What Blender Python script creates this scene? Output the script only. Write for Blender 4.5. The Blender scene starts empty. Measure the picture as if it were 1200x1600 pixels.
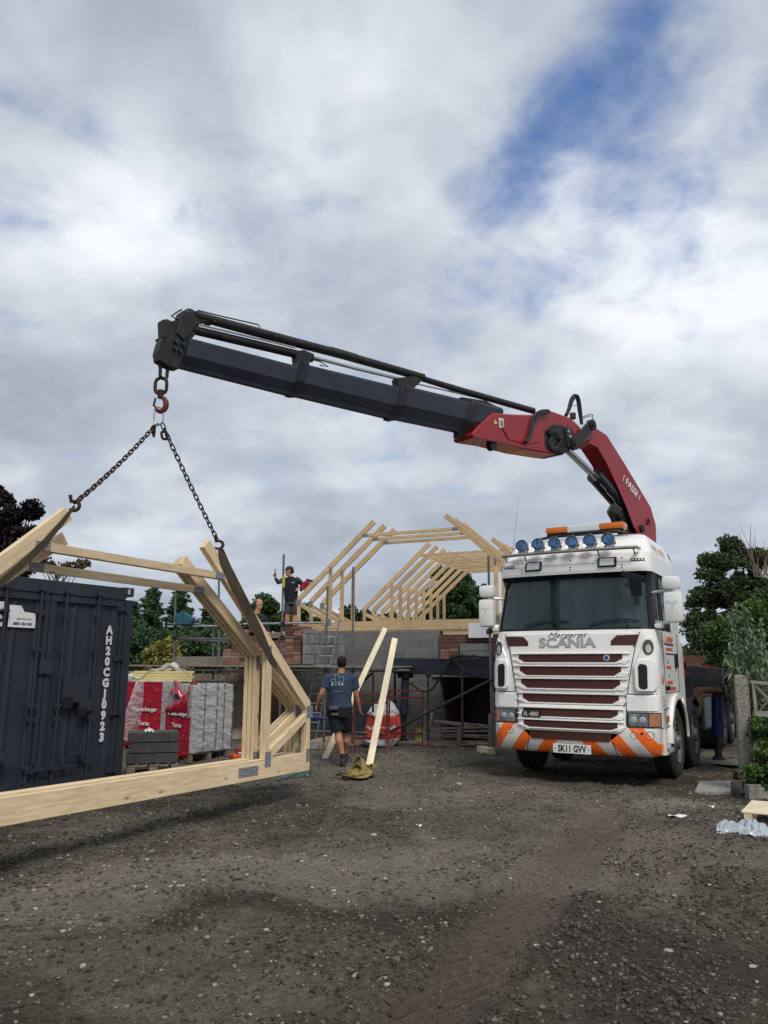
import bpy, bmesh, math, random
import numpy as np
from mathutils import Vector, Matrix
from math import radians as R, sin, cos, tan, pi, sqrt, hypot
S = bpy.context.scene
COL = S.collection
random.seed(7); rng = np.random.default_rng(7)

# ------------------------------------------------------------------ camera
F, PITCH, ROLL, CH = 1203.0, R(11.4), R(-0.3), 1.6
_fw = Vector((0, cos(PITCH), sin(PITCH))); _up = Vector((0, -sin(PITCH), cos(PITCH))); _rt = Vector((1, 0, 0))
_r2 = _rt * cos(ROLL) - _up * sin(ROLL); _u2 = _rt * sin(ROLL) + _up * cos(ROLL)
cam_d = bpy.data.cameras.new('camera'); cam = bpy.data.objects.new('camera', cam_d); COL.objects.link(cam)
M = Matrix.Identity(4)
for i in range(3):
    M[i][0] = _r2[i]; M[i][1] = _u2[i]; M[i][2] = -_fw[i]
M[2][3] = CH
cam.matrix_world = M
cam_d.sensor_fit = 'VERTICAL'; cam_d.sensor_height = 36; cam_d.lens = F / 1600 * 36
cam_d.clip_start = .05; cam_d.clip_end = 3000
S.camera = cam

# ------------------------------------------------------------------ world: sky with a cloud layer
SUN_EL, SUN_AZ = R(52), R(160)      # azimuth clockwise from +Y
W = bpy.data.worlds.new('World'); S.world = W; W.use_nodes = True
nt = W.node_tree; nt.nodes.clear()
def N(t, **k):
    n = nt.nodes.new(t)
    for a, b in k.items():
        if a == 'ins':
            for i, v in b.items(): n.inputs[i].default_value = v
        else: setattr(n, a, b)
    return n
def Lk(a, b): nt.links.new(a, b)
sky = N('ShaderNodeTexSky', sky_type='NISHITA', sun_disc=False, sun_elevation=SUN_EL, sun_rotation=SUN_AZ, air_density=1.0, dust_density=.6, ozone_density=2.0)
tc = N('ShaderNodeTexCoord')
nrm = N('ShaderNodeVectorMath', operation='NORMALIZE'); Lk(tc.outputs['Generated'], nrm.inputs[0])
sep = N('ShaderNodeSeparateXYZ'); Lk(nrm.outputs[0], sep.inputs[0])
def MA(op, a, b=None, c=None, clamp=False):
    n = N('ShaderNodeMath', operation=op); n.use_clamp = clamp
    for i, v in enumerate((a, b, c)):
        if v is None: continue
        if isinstance(v, (int, float)): n.inputs[i].default_value = v
        else: Lk(v, n.inputs[i])
    return n.outputs[0]
zz = MA('ADD', MA('MAXIMUM', sep.outputs[2], 0.0), .34)
comb = N('ShaderNodeCombineXYZ'); Lk(MA('DIVIDE', sep.outputs[0], zz), comb.inputs[0]); Lk(MA('DIVIDE', sep.outputs[1], zz), comb.inputs[1])
def noise(scale, detail, rough, dist=0., off=(0, 0, 0), vec=None):
    mp = N('ShaderNodeMapping'); mp.inputs['Location'].default_value = off
    Lk(vec or comb.outputs[0], mp.inputs['Vector'])
    n = N('ShaderNodeTexNoise', noise_dimensions='3D', ins={'Scale': scale, 'Detail': detail, 'Roughness': rough, 'Distortion': dist})
    Lk(mp.outputs[0], n.inputs['Vector']); return n.outputs['Fac']
def pxdir(px, py):
    u, v = px - 600, 800 - py
    cr, sr = cos(-ROLL), sin(-ROLL)
    u, v = u * cr - v * sr, u * sr + v * cr
    return Vector((u / F, cos(PITCH) - v / F * sin(PITCH), sin(PITCH) + v / F * cos(PITCH)))
def blob(px, py, rad, amp, soft=1.0, stretch=None):
    d = pxdir(px, py).normalized()
    v = N('ShaderNodeVectorMath', operation='SUBTRACT'); Lk(nrm.outputs[0], v.inputs[0]); v.inputs[1].default_value = d
    s = v
    if stretch:      # stretch along a direction on the sky
        ax, f = stretch
        a = (pxdir(px + ax[0], py + ax[1]).normalized() - d).normalized()
        dt = N('ShaderNodeVectorMath', operation='DOT_PRODUCT'); Lk(v.outputs[0], dt.inputs[0]); dt.inputs[1].default_value = a
        sc = N('ShaderNodeVectorMath', operation='SCALE'); sc.inputs[0].default_value = a; Lk(MA('MULTIPLY', dt.outputs['Value'], 1 - 1 / f), sc.inputs['Scale'])
        s = N('ShaderNodeVectorMath', operation='SUBTRACT'); Lk(v.outputs[0], s.inputs[0]); Lk(sc.outputs[0], s.inputs[1])
    ln = N('ShaderNodeVectorMath', operation='LENGTH'); Lk(s.outputs[0], ln.inputs[0])
    q = MA('DIVIDE', ln.outputs['Value'], rad)
    return MA('MULTIPLY', MA('EXPONENT', MA('MULTIPLY', MA('MULTIPLY', q, q), -1.0)), amp)
def SUM(*a):
    r = a[0]
    for b in a[1:]: r = MA('ADD', r, b)
    return r
n_big = noise(1.3, 3, .5, .3, (3.1, 1.7, 0))
n_mid = noise(3.0, 6, .50, .25, (7.3, 2.2, 4))
n_fin = noise(8.0, 8, .56, .3, (1.3, 9.2, 2))
n_det = noise(17.0, 6, .6, .1, (5.3, 1.2, 8))
# brightness of the cloud sheet
lum = SUM(MA('MULTIPLY', MA('SUBTRACT', n_big, .5), .7), MA('MULTIPLY', MA('SUBTRACT', n_mid, .5), 1.0), MA('MULTIPLY', MA('SUBTRACT', n_fin, .5), .46), MA('MULTIPLY', MA('SUBTRACT', n_det, .5), .12),
          blob(640, 170, .20, .34), blob(190, 350, .10, .40), blob(120, 420, .2, .05), blob(840, 530, .14, .32, stretch=((300, -60), 2.4)), blob(1080, 470, .13, .24), blob(80, 470, .10, .16),
          blob(620, 420, .14, -.20, stretch=((300, 30), 1.6)), blob(330, 230, .12, -.06), blob(100, 110, .16, -.10), blob(820, 730, .10, -.10), blob(470, 690, .12, -.12, stretch=((300, 0), 3)),
          blob(60, 640, .10, -.14), blob(620, 760, .03, .20, stretch=((300, 10), 6)), blob(1080, 640, .10, -.08), blob(1080, 790, .06, .12, stretch=((300, 0), 3)), blob(200, 790, .06, .08, stretch=((300, 0), 3)), blob(1100, 140, .14, .05))
ramp = N('ShaderNodeValToRGB'); Lk(MA('ADD', lum, .50, clamp=True), ramp.inputs[0])
cr_ = ramp.color_ramp
cr_.elements[0].position = 0.0; cr_.elements[0].color = (.30, .335, .395, 1)
cr_.elements[1].position = 1.0; cr_.elements[1].color = (.84, .87, .91, 1)
for p_, c_ in ((.28, (.36, .405, .475, 1)), (.52, (.46, .51, .585, 1)), (.75, (.63, .67, .73, 1))):
    e = cr_.elements.new(p_); e.color = c_
# clear gap, upper right
gap = SUM(blob(866, 178, .048, 1.35, stretch=((100, -110), 2.4)), blob(985, 45, .05, .95, stretch=((100, -110), 2)), blob(955, 310, .12, .62), blob(1040, 240, .11, .50), blob(800, 410, .10, .30), blob(640, 545, .12, .30), blob(330, 480, .12, .20), blob(20, 290, .08, .35), blob(80, 60, .14, .25), blob(1150, 60, .12, .3), blob(700, 640, .08, .15),
          MA('MULTIPLY', MA('SUBTRACT', n_mid, .5), 2.2), MA('MULTIPLY', MA('SUBTRACT', n_fin, .5), -3.0), MA('MULTIPLY', MA('SUBTRACT', n_det, .5), 1.0))
gm = N('ShaderNodeMapRange', interpolation_type='SMOOTHSTEP', ins={'From Min': .1, 'From Max': 2.25}); Lk(gap, gm.inputs[0])
skys = N('ShaderNodeVectorMath', operation='MULTIPLY'); Lk(sky.outputs[0], skys.inputs[0]); skys.inputs[1].default_value = (.100, .122, .152)
mix = N('ShaderNodeMix', data_type='RGBA'); Lk(gm.outputs[0], mix.inputs[0]); Lk(ramp.outputs[0], mix.inputs[6]); Lk(skys.outputs[0], mix.inputs[7])
bg = N('ShaderNodeBackground', ins={'Strength': 1.12}); Lk(mix.outputs[2], bg.inputs[0])
wo = N('ShaderNodeOutputWorld'); Lk(bg.outputs[0], wo.inputs[0])
W.cycles.sampling_method = 'MANUAL'; W.cycles.sample_map_resolution = 512

sd = bpy.data.lights.new('sun', 'SUN'); sd.energy = 2.5; sd.angle = R(22); sd.color = (1, .95, .88)
sun = bpy.data.objects.new('sun', sd); COL.objects.link(sun)
sdir = Vector((sin(SUN_AZ) * cos(SUN_EL), cos(SUN_AZ) * cos(SUN_EL), sin(SUN_EL)))
sun.rotation_euler = (-sdir).to_track_quat('-Z', 'Y').to_euler()
vs = S.view_settings; vs.view_transform = 'Standard'; vs.look = 'None'; vs.exposure = 0.0; vs.gamma = 1; vs.use_curve_mapping = False
S.cycles.max_bounces = 6; S.cycles.diffuse_bounces = 3; S.cycles.glossy_bounces = 3; S.cycles.transmission_bounces = 6; S.cycles.transparent_max_bounces = 12
S.cycles.use_denoising = False

# ------------------------------------------------------------------ helpers
def onground(px, py, z=0.0):
    d = pxdir(px, py); k = (z - CH) / d.z
    return Vector((0, 0, CH)) + d * k
def at(px, py, Y):
    d = pxdir(px, py); return Vector((0, 0, CH)) + d * (Y / d.y)
def onplane(px, py, o, n):
    d = pxdir(px, py); c = Vector((0, 0, CH)); return c + d * ((o - c).dot(n) / d.dot(n))

_mats = {}
def mat(name, col, rough=.6, metal=0., var=.12, vscale=6., bump=0., bscale=40., coat=0., stretch=(1, 1, 1), col2=None, spec=.32, dirt=None, dscale=2.5, damt=.5, trans=0., alpha=1., emit=None):
    if name in _mats: return _mats[name]
    m = bpy.data.materials.new(name); m.use_nodes = True; t = m.node_tree; b = t.nodes['Principled BSDF']
    b.inputs['Roughness'].default_value = rough; b.inputs['Metallic'].default_value = metal
    b.inputs['Specular IOR Level'].default_value = spec; b.inputs['Coat Weight'].default_value = coat
    b.inputs['Transmission Weight'].default_value = trans; b.inputs['Alpha'].default_value = alpha
    if emit: b.inputs['Emission Color'].default_value = (*emit[0], 1); b.inputs['Emission Strength'].default_value = emit[1]
    c = t.nodes.new('ShaderNodeTexCoord'); mp = t.nodes.new('ShaderNodeMapping'); mp.inputs['Scale'].default_value = stretch
    t.links.new(c.outputs['Object'], mp.inputs['Vector'])
    n = t.nodes.new('ShaderNodeTexNoise'); n.inputs['Scale'].default_value = vscale; n.inputs['Detail'].default_value = 7; n.inputs['Roughness'].default_value = .6
    t.links.new(mp.outputs[0], n.inputs['Vector'])
    mx = t.nodes.new('ShaderNodeMix'); mx.data_type = 'RGBA'
    a = [max(0, x * (1 - var)) for x in col]; d = col2 or [min(1, x * (1 + var)) for x in col]
    mx.inputs[6].default_value = (*a, 1); mx.inputs[7].default_value = (*d, 1)
    mr = t.nodes.new('ShaderNodeMapRange'); mr.inputs[1].default_value = .32; mr.inputs[2].default_value = .68
    t.links.new(n.outputs[0], mr.inputs[0]); t.links.new(mr.outputs[0], mx.inputs[0])
    out = mx.outputs[2]
    if dirt:
        n2 = t.nodes.new('ShaderNodeTexNoise'); n2.inputs['Scale'].default_value = dscale; n2.inputs['Detail'].default_value = 9; n2.inputs['Roughness'].default_value = .7
        t.links.new(c.outputs['Object'], n2.inputs['Vector'])
        m2 = t.nodes.new('ShaderNodeMapRange'); m2.inputs[1].default_value = .5; m2.inputs[2].default_value = .75; m2.inputs[4].default_value = damt
        t.links.new(n2.outputs[0], m2.inputs[0])
        mx2 = t.nodes.new('ShaderNodeMix'); mx2.data_type = 'RGBA'; t.links.new(m2.outputs[0], mx2.inputs[0]); t.links.new(out, mx2.inputs[6]); mx2.inputs[7].default_value = (*dirt, 1)
        out = mx2.outputs[2]
    t.links.new(out, b.inputs['Base Color'])
    rr = t.nodes.new('ShaderNodeMapRange'); rr.inputs[3].default_value = max(0, rough - .08); rr.inputs[4].default_value = min(1, rough + .1)
    t.links.new(n.outputs[0], rr.inputs[0]); t.links.new(rr.outputs[0], b.inputs['Roughness'])
    if bump:
        n3 = t.nodes.new('ShaderNodeTexNoise'); n3.inputs['Scale'].default_value = bscale; n3.inputs['Detail'].default_value = 5
        t.links.new(mp.outputs[0], n3.inputs['Vector'])
        bp = t.nodes.new('ShaderNodeBump'); bp.inputs['Strength'].default_value = bump; bp.inputs['Distance'].default_value = .01
        t.links.new(n3.outputs[0], bp.inputs['Height']); t.links.new(bp.outputs[0], b.inputs['Normal'])
    _mats[name] = m; return m

def wood(name, c1, c2, knots=(.20, .10, .04), rough=.65, kamt=.8, dark=None):
    if name in _mats: return _mats[name]
    m = bpy.data.materials.new(name); m.use_nodes = True; t = m.node_tree; b = t.nodes['Principled BSDF']; b.inputs['Roughness'].default_value = rough
    b.inputs['Specular IOR Level'].default_value = .3
    L = t.links.new
    def n_(k, **s):
        n = t.nodes.new(k)
        for i, v in s.items(): n.inputs[i].default_value = v
        return n
    c = n_('ShaderNodeTexCoord'); oi = n_('ShaderNodeObjectInfo')
    ad = n_('ShaderNodeVectorMath'); ad.operation = 'ADD'; sc = n_('ShaderNodeVectorMath'); sc.operation = 'SCALE'; sc.inputs[0].default_value = (37, 23, 11)
    L(oi.outputs['Random'], sc.inputs['Scale']); L(c.outputs['Object'], ad.inputs[0]); L(sc.outputs[0], ad.inputs[1])
    mp = n_('ShaderNodeMapping'); mp.inputs['Scale'].default_value = (.9, 9, 9); L(ad.outputs[0], mp.inputs['Vector'])
    g = n_('ShaderNodeTexNoise', Scale=5., Detail=6., Roughness=.6, Distortion=.35); L(mp.outputs[0], g.inputs['Vector'])
    big = n_('ShaderNodeTexNoise', Scale=1.3, Detail=3.); L(ad.outputs[0], big.inputs['Vector'])
    mr = n_('ShaderNodeMapRange'); mr.inputs[1].default_value = .36; mr.inputs[2].default_value = .64; L(g.outputs[0], mr.inputs[0])
    mx = n_('ShaderNodeMix'); mx.data_type = 'RGBA'; L(mr.outputs[0], mx.inputs[0]); mx.inputs[6].default_value = (*c1, 1); mx.inputs[7].default_value = (*c2, 1)
    # knots
    mk = n_('ShaderNodeMapping'); mk.inputs['Scale'].default_value = (2.2, 6.5, 6.5); L(ad.outputs[0], mk.inputs['Vector'])
    v = n_('ShaderNodeTexVoronoi', Scale=1.1); L(mk.outputs[0], v.inputs['Vector'])
    kr = n_('ShaderNodeMapRange'); kr.inputs[1].default_value = .13; kr.inputs[2].default_value = .05; kr.inputs[4].default_value = kamt; L(v.outputs['Distance'], kr.inputs[0])
    mx2 = n_('ShaderNodeMix'); mx2.data_type = 'RGBA'; L(kr.outputs[0], mx2.inputs[0]); L(mx.outputs[2], mx2.inputs[6]); mx2.inputs[7].default_value = (*knots, 1)
    hs = n_('ShaderNodeHueSaturation'); L(mx2.outputs[2], hs.inputs['Color'])
    a = n_('ShaderNodeMath'); a.operation = 'MULTIPLY_ADD'; L(big.outputs[0], a.inputs[0]); a.inputs[1].default_value = .5; a.inputs[2].default_value = .62
    a2 = n_('ShaderNodeMath'); a2.operation = 'MULTIPLY_ADD'; L(oi.outputs['Random'], a2.inputs[0]); a2.inputs[1].default_value = .22; L(a.outputs[0], a2.inputs[2])
    L(a2.outputs[0], hs.inputs['Value']); L(hs.outputs[0], b.inputs['Base Color'])
    bp = n_('ShaderNodeBump', Strength=.15, Distance=.004); L(g.outputs[0], bp.inputs['Height']); L(bp.outputs[0], b.inputs['Normal'])
    _mats[name] = m; return m

def bricks(name, c1, c2, mortar, bw, bh, ms=.01, bump=.6, axis='XZ', rough=.9, bias=0., dirt=(.05, .045, .04)):
    if name in _mats: return _mats[name]
    m = bpy.data.materials.new(name); m.use_nodes = True; t = m.node_tree; b = t.nodes['Principled BSDF']; b.inputs['Roughness'].default_value = rough
    b.inputs['Specular IOR Level'].default_value = .2
    L = t.links.new
    c = t.nodes.new('ShaderNodeTexCoord'); sp = t.nodes.new('ShaderNodeSeparateXYZ'); cb = t.nodes.new('ShaderNodeCombineXYZ')
    L(c.outputs['Object'], sp.inputs[0])
    ad = t.nodes.new('ShaderNodeMath'); ad.operation = 'ADD'; L(sp.outputs[0], ad.inputs[0]); L(sp.outputs[1], ad.inputs[1])
    L(ad.outputs[0], cb.inputs[0]); L(sp.outputs[2], cb.inputs[1])
    k = t.nodes.new('ShaderNodeTexBrick'); L(cb.outputs[0], k.inputs['Vector'])
    k.inputs['Color1'].default_value = (*c1, 1); k.inputs['Color2'].default_value = (*c2, 1); k.inputs['Mortar'].default_value = (*mortar, 1)
    k.inputs['Scale'].default_value = 1; k.inputs['Mortar Size'].default_value = ms; k.inputs['Brick Width'].default_value = bw; k.inputs['Row Height'].default_value = bh
    k.inputs['Mortar Smooth'].default_value = .15; k.inputs['Bias'].default_value = bias
    n = t.nodes.new('ShaderNodeTexNoise'); n.inputs['Scale'].default_value = 3; n.inputs['Detail'].default_value = 10; n.inputs['Roughness'].default_value = .75; L(c.outputs['Object'], n.inputs['Vector'])
    mr = t.nodes.new('ShaderNodeMapRange'); mr.inputs[1].default_value = .35; mr.inputs[2].default_value = .75; mr.inputs[4].default_value = .7; L(n.outputs[0], mr.inputs[0])
    mx = t.nodes.new('ShaderNodeMix'); mx.data_type = 'RGBA'; L(mr.outputs[0], mx.inputs[0]); L(k.outputs[0], mx.inputs[6]); mx.inputs[7].default_value = (*dirt, 1)
    L(mx.outputs[2], b.inputs['Base Color'])
    n2 = t.nodes.new('ShaderNodeTexNoise'); n2.inputs['Scale'].default_value = 60; L(c.outputs['Object'], n2.inputs['Vector'])
    s = t.nodes.new('ShaderNodeMath'); s.operation = 'MULTIPLY_ADD'; L(n2.outputs[0], s.inputs[0]); s.inputs[1].default_value = .3; 
    inv = t.nodes.new('ShaderNodeMath'); inv.operation = 'SUBTRACT'; inv.inputs[0].default_value = 1; L(k.outputs['Fac'], inv.inputs[1]); L(inv.outputs[0], s.inputs[2])
    bp = t.nodes.new('ShaderNodeBump'); bp.inputs['Strength'].default_value = bump; bp.inputs['Distance'].default_value = .008; L(s.outputs[0], bp.inputs['Height']); L(bp.outputs[0], b.inputs['Normal'])
    _mats[name] = m; return m

def tag(o, label=None, cat=None, group=None, kind=None):
    if label: o['label'] = label
    if cat: o['category'] = cat
    if group: o['group'] = group
    if kind: o['kind'] = kind
    return o
def empty(name, loc=(0, 0, 0), rz=0., label=None, cat=None, group=None):
    o = bpy.data.objects.new(name, None); COL.objects.link(o); o.location = loc; o.rotation_euler = (0, 0, rz); o.empty_display_size = .2
    o['_m'] = 0; del o['_m']
    return tag(o, label, cat, group)
def mw(o):
    m = Matrix.LocRotScale(o.location, o.rotation_euler, o.scale)
    return (mw(o.parent) @ m) if o.parent else m
def link(name, me, m, parent=None, world=None, smooth=False, angle=None):
    """world: matrix of the mesh in world space; None = coordinates are already in the parent's space"""
    o = bpy.data.objects.new(name, me); COL.objects.link(o)
    if m is not None:
        if isinstance(m, (list, tuple)):
            for q in m: me.materials.append(q)
        elif not me.materials: me.materials.append(m)
    if smooth:
        me.polygons.foreach_set('use_smooth', [True] * len(me.polygons))
        if angle: 
            try: me.set_sharp_from_angle(angle=angle)
            except Exception: pass
    if parent is not None: o.parent = parent
    if world is not None:
        loc = (mw(parent).inverted() @ world) if parent is not None else world
        l, q, s = loc.decompose(); o.location = l; o.rotation_euler = q.to_euler(); o.scale = s
    return o
class MB:
    def __init__(s): s.bm = bmesh.new()
    def box(s, c, d, rot=None, bev=0.):
        r = bmesh.ops.create_cube(s.bm, size=1.0); vs = r['verts']
        Mx = Matrix.Translation(c) @ (rot.to_4x4() if rot is not None else Matrix.Identity(4)) @ Matrix.Diagonal((*d, 1))
        bmesh.ops.transform(s.bm, matrix=Mx, verts=vs)
        if bev:
            es = list({e for v in vs for e in v.link_edges})
            bmesh.ops.bevel(s.bm, geom=es, offset=bev, segments=2, affect='EDGES', profile=.6)
        return s
    def bar(s, p0, p1, w, h, up=(0, 0, 1), bev=0.):
        p0, p1 = Vector(p0), Vector(p1); x = (p1 - p0); l = x.length; x.normalize()
        z = Vector(up); y = z.cross(x)
        if y.length < 1e-4: y = Vector((0, 1, 0)).cross(x)
        y.normalize(); z = x.cross(y)
        return s.box((p0 + p1) / 2, (l, w, h), Matrix((x, y, z)).transposed(), bev)
    def tube(s, pts, r, n=10, cap=True, closed=False):
        pts = [Vector(p) for p in pts]; rs = r if isinstance(r, (list, tuple)) else [r] * len(pts)
        rings = []; up = Vector((0, 0, 1)); prev = None; K = len(pts)
        for i, p in enumerate(pts):
            if closed: tdir = pts[(i + 1) % K] - pts[i - 1]
            else: tdir = pts[min(i + 1, K - 1)] - pts[max(i - 1, 0)]
            if tdir.length < 1e-9: tdir = Vector((0, 0, 1))
            tdir.normalize()
            if prev is None:
                a = up if abs(tdir.z) < .9 else Vector((1, 0, 0)); x = a.cross(tdir).normalized()
            else:
                x = prev - tdir * prev.dot(tdir)
                if x.length < 1e-6: x = Vector((1, 0, 0))
                x.normalize()
            prev = x; y = tdir.cross(x)
            rings.append([s.bm.verts.new(p + (x * cos(2 * pi * k / n) + y * sin(2 * pi * k / n)) * rs[i]) for k in range(n)])
        for i in range(K if closed else K - 1):
            a, b = rings[i], rings[(i + 1) % K]
            for k in range(n): s.bm.faces.new((a[k], a[(k + 1) % n], b[(k + 1) % n], b[k]))
        if cap and not closed:
            s.bm.faces.new(rings[0][::-1]); s.bm.faces.new(rings[-1])
        return s
    def lathe(s, prof, n=32, axis='X', c=(0, 0, 0)):
        """prof: (axial, radius) pairs; closed when ends have radius 0"""
        c = Vector(c); rings = []
        ex = {'X': (Vector((1, 0, 0)), Vector((0, 1, 0)), Vector((0, 0, 1))), 'Y': (Vector((0, 1, 0)), Vector((0, 0, 1)), Vector((1, 0, 0))), 'Z': (Vector((0, 0, 1)), Vector((1, 0, 0)), Vector((0, 1, 0)))}[axis]
        for a, r in prof:
            if r < 1e-6: rings.append([s.bm.verts.new(c + ex[0] * a)])
            else: rings.append([s.bm.verts.new(c + ex[0] * a + (ex[1] * cos(2 * pi * k / n) + ex[2] * sin(2 * pi * k / n)) * r) for k in range(n)])
        for a, b in zip(rings, rings[1:]):
            for k in range(n):
                k2 = (k + 1) % n
                if len(a) == 1 and len(b) == 1: continue
                if len(a) == 1: s.bm.faces.new((a[0], b[k2], b[k]))
                elif len(b) == 1: s.bm.faces.new((a[k], a[k2], b[0]))
                else: s.bm.faces.new((a[k], a[k2], b[k2], b[k]))
        return s
    def prism(s, poly, o, u, v, n, t, bev=0.):
        """polygon in the (u,v) plane through o, extruded by t along n"""
        o, u, v, n = Vector(o), Vector(u), Vector(v), Vector(n)
        a = [s.bm.verts.new(o + u * p[0] + v * p[1]) for p in poly]
        b = [s.bm.verts.new(o + u * p[0] + v * p[1] + n * t) for p in poly]
        K = len(poly); fs = [s.bm.faces.new(a), s.bm.faces.new(b[::-1])]
        for i in range(K): fs.append(s.bm.faces.new((a[i], b[i], b[(i + 1) % K], a[(i + 1) % K])))
        bmesh.ops.recalc_face_normals(s.bm, faces=fs)
        if bev:
            es = list({e for f in fs for e in f.edges})
            bmesh.ops.bevel(s.bm, geom=es, offset=bev, segments=1, affect='EDGES')
        return s
    def grid(s, fn, nu, nv):
        vs = [[s.bm.verts.new(fn(i / nu, j / nv)) for j in range(nv + 1)] for i in range(nu + 1)]
        for i in range(nu):
            for j in range(nv): s.bm.faces.new((vs[i][j], vs[i + 1][j], vs[i + 1][j + 1], vs[i][j + 1]))
        return vs
    def solid(s, t):
        bmesh.ops.recalc_face_normals(s.bm, faces=s.bm.faces[:])
        bmesh.ops.solidify(s.bm, geom=s.bm.faces[:], thickness=t); return s
    def build(s, name, m, parent=None, world=None, smooth=False, angle=R(35), recalc=True):
        if recalc: bmesh.ops.recalc_face_normals(s.bm, faces=s.bm.faces[:])
        me = bpy.data.meshes.new(name); s.bm.to_mesh(me); s.bm.free()
        return link(name, me, m, parent, world, smooth, angle)
def beam(name, p0, p1, w, h, m, parent=None, up=(0, 0, 1), bev=.003):
    """board with its own frame: local X along the grain; w across, h along up"""
    p0, p1 = Vector(p0), Vector(p1); x = (p1 - p0); l = x.length; x.normalize(); z = Vector(up); y = z.cross(x)
    if y.length < 1e-4: y = Vector((0, 1, 0)).cross(x)
    y.normalize(); z = x.cross(y)
    Mx = Matrix((x, y, z)).transposed().to_4x4(); Mx.translation = (p0 + p1) / 2
    b = MB(); b.box((0, 0, 0), (l, w, h), None, bev)
    return b.build(name, m, parent, Mx)
def text(name, s, size, m, M4, parent=None, ext=.002, sx=1., shear=0., bold=0., align='CENTER'):
    c = bpy.data.curves.new('t', 'FONT'); c.body = s; c.size = size; c.extrude = ext; c.align_x = align; c.align_y = 'CENTER'; c.shear = shear; c.offset = bold; c.resolution_u = 3
    o = bpy.data.objects.new('t', c); COL.objects.link(o)
    dg = bpy.context.evaluated_depsgraph_get(); me = bpy.data.meshes.new_from_object(o.evaluated_get(dg)); bpy.data.objects.remove(o)
    me.transform(Matrix.Diagonal((sx, 1, 1, 1)))
    me.materials.clear()
    o = link(name, me, m, parent)      # M4 is in the parent's space
    l, q, s_ = M4.decompose(); o.location = l; o.rotation_euler = q.to_euler(); o.scale = s_
    return o
def frame(o, x, y):
    x = Vector(x).normalized(); y = Vector(y); y = (y - x * y.dot(x)).normalized(); z = x.cross(y)
    m = Matrix((x, y, z)).transposed().to_4x4(); m.translation = Vector(o); return m
# ------------------------------------------------------------------ materials
WOOD = wood('pine', (.58, .43, .255), (.75, .60, .39), knots=(.24, .13, .06))
WOODH = wood('pine_ochre', (.50, .345, .185), (.67, .50, .29), knots=(.2, .1, .04))
WOODP = wood('pale_board', (.66, .56, .38), (.80, .71, .52), knots=(.35, .24, .13), kamt=.5)
WOODOLD = wood('weathered_board', (.16, .13, .10), (.28, .24, .19), knots=(.08, .06, .04))
GALV = mat('galvanised', (.42, .43, .44), .5, .7, .25, 20, .15, 60)
PLATE = bricks('nail_plate_steel', (.30, .32, .34), (.36, .38, .40), (.07, .07, .075), .011, .030, .0022, .5, dirt=(.25, .26, .27), rough=.5)
POLE = mat('scaffold_steel', (.17, .17, .17), .55, .6, .3, 12, .1, dirt=(.06, .05, .045))
POLED = mat('dark_steel', (.035, .035, .037), .6, .2, .3, 12, .1, dirt=(.10, .07, .05), damt=.4)
WHITE = mat('truck_white', (.82, .81, .77), .28, 0, .04, 3, coat=.5, dirt=(.50, .45, .38), dscale=2.2, damt=.26)
BLACKP = mat('black_plastic', (.012, .012, .014), .45, 0, .3, 10)
RUBBER = mat('tyre_rubber', (.022, .021, .020), .85, 0, .3, 20, .3, 80, dirt=(.07, .06, .05), dscale=5, damt=.6)
CHROME = mat('chrome', (.62, .62, .62), .2, 1., .05, 8)
RED = mat('crane_red', (.27, .010, .015), .38, 0, .12, 4, coat=.25, dirt=(.10, .012, .012), dscale=3, damt=.55)
NAVY = mat('boom_navy', (.020, .026, .040), .5, 0, .22, 5, .1, 30, dirt=(.028, .02, .016), dscale=4, damt=.6)
GREASE = mat('greasy_steel', (.016, .015, .015), .5, .1, .5, 9, .25, 30, dirt=(.075, .05, .03), dscale=6, damt=.45, spec=.4)
RUST = mat('rusty_chain', (.060, .034, .024), .75, .4, .5, 30, .3, 60)
GLASSD = mat('dark_glass', (.008, .017, .020), .04, 0, .5, .8, spec=.55, stretch=(2.5, 1, .35), col2=(.030, .055, .058))
BROWN = mat('grille_mesh', (.060, .018, .013), .6, 0, .35, 90, .5, 160)
AMBER = mat('amber_lens', (.62, .15, .02), .25, 0, .2, 60, .3, 120, coat=.5)
LENS = mat('lens_clear', (.13, .15, .155), .10, .1, .75, 11, coat=.6)
BLUELENS = mat('lens_blue', (.045, .13, .30), .08, .2, .65, 16, coat=1.0)
SKIN = mat('skin', (.46, .22, .14), .55, 0, .12, 12)
CONC = mat('concrete', (.27, .26, .24), .9, 0, .25, 6, .7, 45, dirt=(.12, .13, .09), dscale=7, damt=.5)
BLOCK = bricks('aerated_blocks', (.155, .155, .150), (.20, .195, .185), (.235, .23, .215), .45, .225, .012, .4, dirt=(.10, .098, .090))
BLOCKL = bricks('light_blocks', (.25, .26, .26), (.31, .31, .305), (.09, .09, .085), .44, .215, .006, .7, dirt=(.17, .17, .165))
BRICK = bricks('red_bricks', (.20, .065, .038), (.31, .125, .080), (.085, .06, .048), .225, .075, .006, .8, dirt=(.12, .06, .045))
BRICKD = bricks('wall_bricks', (.10, .042, .032), (.15, .06, .044), (.16, .13, .11), .225, .075, .010, .5, dirt=(.05, .03, .025))
CONT = mat('container_paint', (.024, .031, .042), .48, 0, .12, 1.6, .5, 2.5, dirt=(.042, .050, .062), dscale=1.5, damt=.5)
PAPER = mat('white_vinyl', (.72, .73, .74), .5, 0, .05, 9, dirt=(.5, .5, .5), damt=.4)
INKB = mat('navy_ink', (.025, .03, .09), .6)
INK = mat('black_ink', (.02, .02, .022), .6)
PAINTW = mat('white_stencil', (.62, .63, .62), .7, 0, .1, 30)
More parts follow.
